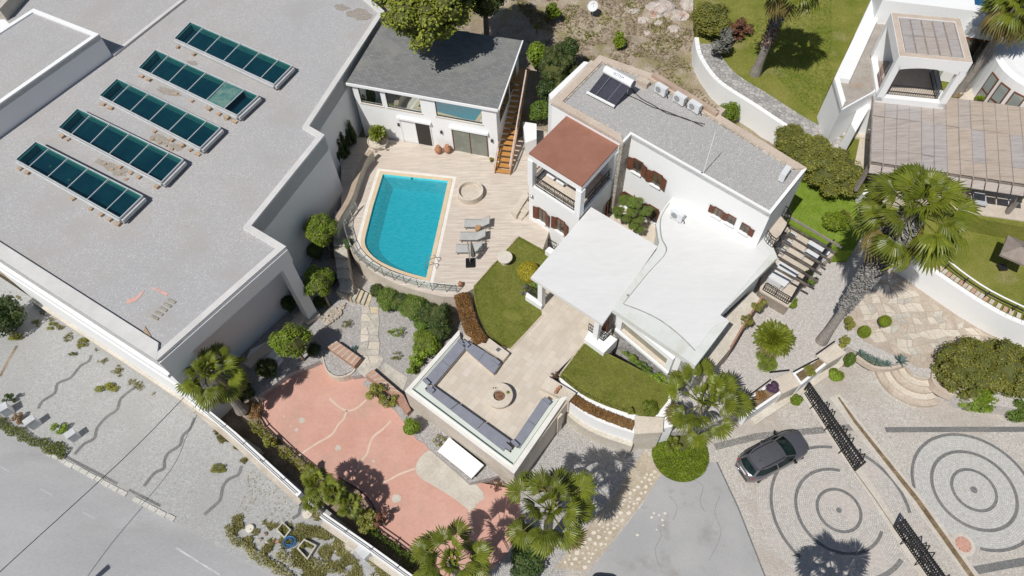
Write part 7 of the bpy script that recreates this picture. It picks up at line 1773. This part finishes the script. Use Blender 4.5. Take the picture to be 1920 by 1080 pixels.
# low white wall right of the wooden stairs
o = MB().prism(PP([(980, 228), (1006, 232), (1006, 260), (985, 268)], 4.0), ZK - 1, 4.0).build('stair_wall', m_white); tag(o, 'short white wall between the wooden stairs and the villa', 'wall')
sw = thing('deck_steps', 'small stone side steps against the villa\'s left corner', 'steps', P(972, 400, ZK))
MB().prism(PP([(958, 395), (985, 358), (992, 366), (968, 404)], ZK + .45), ZK, ZK + .45).build('side_wall', m_cream, sw)
for k in range(3): MB().prism(PP([(968 + 7 * k, 404 - 9 * k), (978 + 7 * k, 412 - 9 * k), (985 + 7 * k, 403 - 9 * k), (975 + 7 * k, 395 - 9 * k)], ZK + .14 * (k + 1)), ZK, ZK + .14 * (k + 1)).build('step', m_flag_b, sw)

# ---------------------------------------------------------------- garden between the pool and the red court
pathw = thing('slate_path', 'path of pale slate slabs running from the garden steps to the red court', 'path', P(690, 630, ZG))
m_sl = [m_slate, m_slate_y, m_flag_b, m_slate]
def quad(x0, y0, x1, y1, x2, y2, x3, y3): return [(x0, y0), (x1, y1), (x2, y2), (x3, y3)]
yy = [576, 588, 603, 614, 629, 641, 656, 667, 681, 694]; jr = random.Random(12)
J = {}
def jit(k, s):
    if (k, s) not in J: J[k, s] = (jr.uniform(-3, 3), jr.uniform(-4, 4))
    return J[k, s]
for k in range(len(yy) - 1):
    cuts0, cuts1 = [0, jr.uniform(.35, .65), 1], [0, jr.uniform(.3, .7), 1]
    if k % 4 == 2: cuts0, cuts1 = [0, 1], [0, 1]
    def pxy(row, t, edge):
        y = yy[row]; x0, x1 = 678 - (y - 576) * .05, 711; dx, dy = jit(row, edge); return (lerp(x0, x1, t) + dx * .6, y + dy * (.5 if 0 < row < len(yy) - 1 else 0))
    for s in range(len(cuts0) - 1):
        q = PP([pxy(k, cuts0[s], cuts0[s]), pxy(k, cuts0[s + 1], cuts0[s + 1]), pxy(k + 1, cuts1[s + 1], 0 if cuts1[s + 1] == 0 else cuts1[s + 1]), pxy(k + 1, cuts1[s], cuts1[s])], ZG)
        MB().prism(offs(q, .02), ZG - .05, ZG + .03 + rnd.uniform(0, .02)).build('slab', m_sl[(k * 2 + s) % 4 if k < 4 else rnd.choice((0, 2, 3))], pathw)
for pxs in ([(668, 690), (700, 682), (712, 668), (720, 672), (706, 700), (684, 708)], [(712, 700), (722, 680), (765, 708), (755, 735)]): MB().prism(PP(pxs, ZG), ZG - .05, ZG + .034).build('slab', m_slate, pathw)
gs = thing('garden_stairs', 'short flight of slate steps with dark gaps above the slate path', 'steps', P(668, 550, ZG))
SL_ = [((698, 553), (690, 577)), ((690, 549.4), (682, 571)), ((682.6, 546), (673.6, 567)), ((674.5, 542.5), (665.5, 562.6)), ((667, 538.5), (657.4, 558.7)), ((656.7, 535.5), (648.6, 554)), ((640, 529), (630, 546))]
for k in range(6):
    z = ZG + .04 + .15 * k; (a, b), (c, d) = SL_[k], SL_[k + 1]
    MB().prism(PP([a, b, d, c], z), 0, z).build('step', m_slate if k % 2 else m_slate_y, gs)
us = thing('upper_garden_stairs', 'shaded steps climbing beside the big building to the pool deck', 'steps', P(640, 480, 1.5))
for k, (x, y, z) in enumerate(((648, 535, 1.55), (643, 512, 1.7), (641, 492, 1.9), (638, 472, 2.1), (636, 450, 2.3), (634, 428, 2.45), (640, 410, 2.55))):
    MB().prism(PP([(x - 12, y - 14), (x + 12, y - 10), (x + 14, y + 11), (x - 11, y + 9)], z), 0, z).build('step', m_slate, us)
rb_ = thing('rubble_bank', 'sloping bank of brown rubble stones below the corner tree', 'stone bank', P(625, 575, .6))
for k in range(120):
    u, v_ = rnd.random(), rnd.random(); a = lerp(P(600, 590, .75), P(646, 566, .75), u); b = lerp(P(612, 612, .6), P(640, 590, .6), u); p = lerp(a, b, v_); p.z = .62
    blob(MB(), p, rnd.uniform(.08, .15), .07, rnd, 6).build('stone', m_flag if k % 3 else m_rubble, rb_)
for nm, pxs, lab in (('brick_planter', [(613, 650), (631, 639), (677, 671), (664, 687)], 'brick bench planter left of the slate path'), ('brick_wall', [(697, 690), (706, 700), (757, 741), (770, 768), (763, 775), (728, 733), (685, 702)], 'long brick wall between the slate path and the red court')):
    r = thing(nm, lab, 'planter', P(*pxs[0], .5)); q = PP(pxs, 1.05); MB().prism(q, -.1, 1.0).build('wall', m_brick, r)
    a, b, c, d_ = (q[0], q[1], q[2], q[3]) if nm == 'brick_planter' else (q[6], q[0], q[2], q[5])
    for i in range(18):
        MB().prism(offs([lerp(a, d_, i / 18), lerp(b, c, i / 18), lerp(b, c, (i + 1) / 18), lerp(a, d_, (i + 1) / 18)], .008), 1.0, 1.05 + rnd.uniform(0, .02)).build('coping_brick', bpy.data.materials['terracotta_brick'] if i % 3 else m_pinkcop, r)
struct(MB().prism(smoothline(PP([(606, 655), (612, 690), (632, 704), (655, 698), (664, 688), (640, 668)], .62), 2, True), 0, .62).build('gravel_bed', m_gravel))
sbm = MB().strip(smoothline(PP([(603, 660), (612, 694), (634, 707), (658, 700), (668, 688)], .66), 3), .1, 0, h=.68).build('stone_kerb', m_cream); tag(sbm, 'curved cream kerb round the gravel bed at the top of the red court', 'kerb')
struct(MB().prism(PP([(690, 706), (728, 738), (764, 778), (796, 830), (780, 822), (742, 770), (700, 735), (680, 718)], .3), 0, .3).build('gravel_bed', m_gravel))
# loggia floor wall and triangular white apron
o = MB().prism(PP([(580, 572), (590, 580), (470, 690), (455, 680)], 1.0), -.2, 1.0).build('loggia_parapet', m_cream); tag(o, 'low cream parapet in front of the shaded loggia', 'low wall')
o = MB().prism(PP([(470, 655), (500, 640), (530, 672), (515, 690), (462, 672)], .8), -.2, .8).build('white_apron', m_white); tag(o, 'triangular white apron below the loggia parapet beside the round tree', 'apron')
o = MB().prism(PP([(548, 592), (588, 566), (600, 590), (575, 605)], .9), -.2, .9).build('pale_paving_block', m_patio); tag(o, 'pale paved corner at the foot of the corner column', 'paving')
# white roofed bin by the platform and white stones round it
bn = thing('storage_box', 'white flat-lidded storage box below the platform wall', 'storage box', P(865, 865, 0)); q = PP([(842, 820), (907, 872), (884, 897), (821, 846)], 1.15)
MB().prism(offs(q, .08), 0, 1.05).build('body', m_winframe, bn); MB().prism(q, 1.05, 1.15).build('lid', m_white, bn)
for k, (x, y) in enumerate(((808, 826), (818, 836), (800, 818), (812, 840), (830, 838))):
    o = rock(V((0, 0, 0)), .26, .2, 40 + k).build('stone', m_rock, loc=(0, 0, 0), smooth=True); o.location = P(x, y, .1); tag(o, ('pale stone under the bright shrub', 'pale stone left of the white storage box', 'uppermost pale stone of the group by the court', 'lowest pale stone of the group by the court', 'pale stone touching the white storage box')[k], 'stone', 'pale stones by the storage box')

# ---------------------------------------------------------------- villa roof equipment
sh = thing('solar_water_heater', 'solar water heater with dark tubes and a white tank on the villa roof', 'solar heater', P(1140, 165, ZV))
c0, c1, c2, c3 = P(1102.5, 174, ZV + .25), P(1151, 199, ZV + .25), P(1182, 161, ZV + .95), P(1133, 135, ZV + .95)      # front-left, front-right, back-right, back-left
for k in range(24):
    t = (k + .5) / 24; MB().tube([lerp(c0, c1, t), lerp(c3, c2, t)], .024, 6).build('tube', mat('collector_tube', (0.03, 0.035, 0.055), (0.05, 0.05, 0.075), 3, rough=.25) if k == 0 else bpy.data.materials['collector_tube'], sh)
MB().face([p - V((0, 0, .05)) for p in (c0, c1, c2, c3)]).build('backing', mat('collector_back', (0.16, 0.16, 0.20), rough=.5), sh)
MB().bar(c0 + (c0 - c1).normalized() * .1, c1 + (c1 - c0).normalized() * .05, .12, .12).build('foot_rail', m_white, sh)
for t in (.28, .72): MB().bar(lerp(c0, c1, t) + V((0, 0, .04)), lerp(c3, c2, t) + V((0, 0, .04)), .04, .03).build('support_rail', m_steel, sh)
t0_, t1_ = P(1135, 130, ZV + 1.05), P(1187, 158, ZV + 1.05); td = (t1_ - t0_).normalized()
MB().tube([t0_, t1_], .27, 24).build('tank', m_white, sh, smooth=False); MB().tube([t1_, t1_ + td * .05], .26, 20).build('tank_end', mat('grey_cap', (0.2, 0.2, 0.23)), sh)
for t in (.15, .85): p = lerp(t0_, t1_, t); MB().bar(xy(p, ZV), p, .05).build('leg', m_steel, sh)
cu = bpy.data.curves.new('lettering', 'FONT'); cu.body = 'SIOTEM'; cu.size = .25; cu.align_x = 'CENTER'; cu.align_y = 'CENTER'; cu.extrude = .004
to = bpy.data.objects.new('lettering_source', cu); COL.objects.link(to); bpy.context.view_layer.update()
me = bpy.data.meshes.new_from_object(to.evaluated_get(bpy.context.evaluated_depsgraph_get())); bpy.data.objects.remove(to); me.materials.append(mat('blue_print', (0.10, 0.13, 0.2)))
lo = link('lettering', me, sh); sidev = td.cross(V((0, 0, 1))).normalized()
nrm = (sidev * .62 + V((0, 0, .78))).normalized()
lo.matrix_local = Matrix.Translation(lerp(t0_, t1_, .52) + nrm * .272 - ORG[sh.name]) @ Matrix((td, nrm.cross(td), nrm)).transposed().to_4x4()
def ac_unit(label, c, d, z):
    r = thing('ac_unit', label, 'air conditioner', xy(c, z), 'white air conditioner units on the roofs'); d = d.normalized(); w = V((d.y, -d.x, 0))
    MB().box(c, d, .85, .34, z + .12, z + .72).build('case', m_plas, r)
    cc2 = c + w * .172; fm = MB(); 
    pts = [cc2 - d * .13 + V((0, 0, z + .42 - c.z)) , ]
    fm.tube([pts[0], pts[0] + w * .01], .22, 18); fm.build('fan_grille', mat('fan_grey', (0.3, 0.31, 0.32)) if 'fan_grey' not in bpy.data.materials else bpy.data.materials['fan_grey'], r)
    for s in (-.3, .3): MB().box(c + d * s, d, .06, .4, z, z + .12).build('foot', m_steel, r)
    MB().tube([c + d * .43 + V((0, 0, z + .3 - c.z)), c + d * .55 + V((0, 0, z + .2 - c.z)), c + d * .58 + V((0, 0, z + .02 - c.z))], .03, 6).build('pipe', m_black, r)
bdir = (VR[4] - VR[5])
for x, y, l in ((1240, 168, 'leftmost of the three air conditioners in a row on the villa roof'), (1275, 185, 'middle of the three air conditioners in a row on the villa roof'), (1303, 200, 'rightmost of the three air conditioners in a row on the villa roof')): ac_unit(l, P(x, y, ZV + .4), bdir, ZV)
ac_unit('air conditioner alone near the right corner of the villa roof', P(1471, 326, ZV + .4), V((.6, .75, 0)), ZV)
ac_unit('air conditioner on the white lower roof against the villa wall', P(1270, 404, ZW + .45), uf, ZW + .07)
cb = MB(); m_cable = mat('black_cable', (0.03, 0.03, 0.032))
for k, pts in enumerate(([(1182, 163), (1200, 183), (1225, 197), (1250, 212), (1285, 222), (1318, 237)], [(1176, 178), (1195, 186), (1222, 200), (1250, 209), (1290, 225), (1322, 233)])): cb.tube(smoothline(PP(pts, ZV + .04), 4), .028, 5)
tag(cb.build('roof_cables', m_cable), 'two loose black cables trailing across the gravel roof of the villa', 'cables')
o = thing('roof_aerial', 'thin white pole standing near the front edge of the villa roof', 'pole', P(1316, 326, ZV)); MB().tube([P(1318, 326, ZV), P(1318, 326, ZV) + V((0, 0, 3.4))], .022, 6).build('pole', m_white, o); MB().box(P(1316, 326, ZV), uf, .12, .12, ZV, ZV + .12).build('foot', m_steel, o)

# ---------------------------------------------------------------- street side odds and ends
for k, (x, y, sx, sy, hh, u, l) in enumerate(((4, 764, .55, .5, .75, 35, 'white box cabinet cut by the left edge of the picture'), (54, 788, .6, .42, .8, 42, 'white box cabinet beside the rust-red plant by the kerb'), (131, 813, .55, .42, .7, 42, 'white box cabinet beside the small green shrub near the kerb'))):
    r = thing('utility_box', l, 'utility box', P(x, y, 0), 'white boxes along the kerb'); d = V((math.cos(rad(u)), math.sin(rad(u)), 0)); c = P(x, y, hh)
    MB().box(c, d, sx, sy, 0, hh).build('cabinet', m_plas, r); MB().box(c, d, sx + .05, sy + .05, hh, hh + .05).build('lid', m_frame, r); MB().box(c - V((-d.y, d.x, 0)) * (sy / 2 + .005), d, sx * .8, .01, .1, hh - .1).build('door', m_frame, r)
plant('rust_plant', 'rust-red dry plant beside the white box cabinet by the kerb', 'shrub', 33, 784, .4, .45, 0, 'loose1', g_brown, .4)
plant('shrub', 'small green shrub beside the third white box near the kerb', 'shrub', 110, 803, .4, .48, 0, 'loose2', g_fresh, .45)
plant('dark_shrub', 'dark straggly shrub behind the white box at the left edge', 'shrub', 18, 748, .5, .42, 0, 'loose0', g_dark, .4)
for x, y, r_2, l in ((578, 964, .29, 'round white concrete lid beside the white street wall'), (470, 992, .24, 'round white concrete lid among the weeds near the kerb')):
    o = thing('concrete_lid', l, 'lid', P(x, y, 0), 'round concrete lids'); MB().lathe(P(x, y, 0), [(r_2, 0), (r_2, .16), (r_2 - .03, .18)], 26).build('lid', m_stone_w, o); MB().lathe(P(x, y, .18), [(.03, 0), (.03, .02)], 8).build('handle', m_dirt, o)
for pxs, l, zz in (([(517, 993), (530, 978), (546, 993), (533, 1010)], 'square concrete planting frame beside the blue coil', .3), ([(556, 1028), (570, 1010), (594, 1022), (576, 1050)], 'larger square concrete frame full of weeds right of the blue coil', .3)):
    r = thing('planting_frame', l, 'planter', P(*pxs[0], 0)); q = PP(pxs, zz); ring_coping(q, .08, 0, zz).build('frame', m_slate, r); o = link('weeds', tmesh('loose0', g_olive), r); cc3 = (q[0] + q[2]) / 2; o.location = xy(cc3, .1) - ORG[r.name]; o.scale = (.4, .4, .3)
cl = thing('pipe_coil', 'coil of blue plastic pipe lying among the weeds by the street', 'pipe coil', P(545, 1017, 0)); m_blue = mat('blue_pipe', (0.03, 0.13, 0.33), (0.06, 0.2, 0.42), 4, rough=.4); c = P(545, 1017, 0)
for k in range(7):
    a0_ = rnd.uniform(0, 6); r_3 = rnd.uniform(.16, .36); of = V((rnd.uniform(-.05, .05), rnd.uniform(-.05, .05), .05 + k * .03)); MB().tube([c + of + V((math.cos(a0_ + t * .35) * r_3, math.sin(a0_ + t * .35) * r_3 * .9, .01 * t)) for t in range(17)], .018, 6).build('pipe_loop', m_blue, cl)
o = MB().prism([*PP([(505, 890), (520, 895), (556, 917), (568, 932), (563, 937), (548, 926), (515, 906)], .25)], .06, .14).build('orange_plank', mat('orange_wood', (0.52, 0.30, 0.12), (0.58, 0.36, 0.17), 2)); tag(o, 'orange wooden plank leaning by the white street wall', 'plank')
r = thing('metal_cabinet', 'pale metal cabinet standing askew against the street wall at the bottom', 'cabinet', P(678, 1040, 0)); dcab = V((math.cos(-.75), math.sin(-.75), 0)); c = P(680, 1033, .8)
MB().box(c, dcab, .75, .5, 0, .8).build('cabinet', m_plas, r); MB().box(c + V((dcab.y, -dcab.x, 0)) * .255, dcab, .6, .012, .08, .72).build('door', m_frame, r); MB().box(c, dcab, .8, .55, .8, .84).build('lid', m_frame, r)
for k, (x, y, l) in enumerate(((488, 1012, 'pale flat stone among the weeds left of the orange rubble'), (502, 1018, 'white stone right of the pale flat one among the weeds'), (497, 1002, 'grey broken slab above the white stone among the weeds'), (436, 985, 'kerb-like pale stone at the start of the weeds'), (433, 1000, 'second kerb-like pale stone at the road edge'))):
    o = rock(V((0, 0, 0)), .2, .18, 60 + k).build('stone', m_rock if k != 1 else m_stone_w, loc=(0, 0, 0)); o.location = P(x, y, .02); tag(o, l, 'stone', 'stones among the street weeds')
o = MB().box(P(519, 1016, .1), (1, .3), .22, .1, 0, .1).box(P(513, 1013, .1), (.5, 1), .2, .1, 0, .08).build('broken_brick', m_terra); tag(o, 'broken orange bricks among the weeds beside the blue coil', 'brick')
struct(MB().face([xy(p, .007) for p in PP([(632, 1002), (655, 1015), (665, 1032), (650, 1055), (632, 1040), (620, 1025)], 0)]).build('concrete_pad', m_patch))
# overhead cable
oc = MB(); pts = [P(345, 745, 1.5), lerp(P(345, 745, 1.5), P(182, 906, 4.0), .5) - V((0, 0, .12)), P(182, 906, 4.0), P(0, 1072, 5.0), P(-130, 1195, 5.8)]
oc.tube(smoothline(pts, 5), .022, 5); tag(oc.build('overhead_cable', m_cable), 'thin black overhead cable crossing the street at a slant', 'cable')
# street lamp just below the frame: the tip of its shadow falls on the road
lp = P(198, 1068, -.13); lp = V((lp.x - SX * 6, lp.y - SY * 6, -.13)); r = thing('street_lamp', 'street lamp below the frame casting the dark rounded shadow tip on the road', 'street lamp', lp)
MB().tube([lp, lp + V((0, 0, 5.9))], .06, 8).build('pole', m_steel, r); MB().tube([lp + V((-.35, -.35, 5.95)), lp + V((.12, .14, 6.0))], [.14, .16], 12).build('lamp_head', m_trim, r)
# satellite dish on the hillside
p = P(1112, 12, 4.6); r = thing('satellite_dish', 'white satellite dish standing on the hillside at the top edge', 'satellite dish', xy(p, 3.6)); mb = MB(); ax = V((-.35, -.6, .72)).normalized(); e1 = ax.cross(V((0, 0, 1))).normalized(); e2 = ax.cross(e1); rings = []
for q in (0, .2, .38, .46): rings.append([p + (e1 * math.cos(t * .3927) + e2 * math.sin(t * .3927)) * q + ax * (q * q * .6) for t in range(16)])
for a, b in zip(rings[:-1], rings[1:]):
    for t in range(16): u = (t + 1) % 16; mb.face([a[t], b[t], b[u], a[u]])
mb.build('dish', m_plas, r, smooth=True); MB().bar(xy(p, 3.4), p, .06).build('mast', m_steel, r); MB().bar(p - e2 * .4, p + ax * .5, .03).build('arm', m_steel, r)
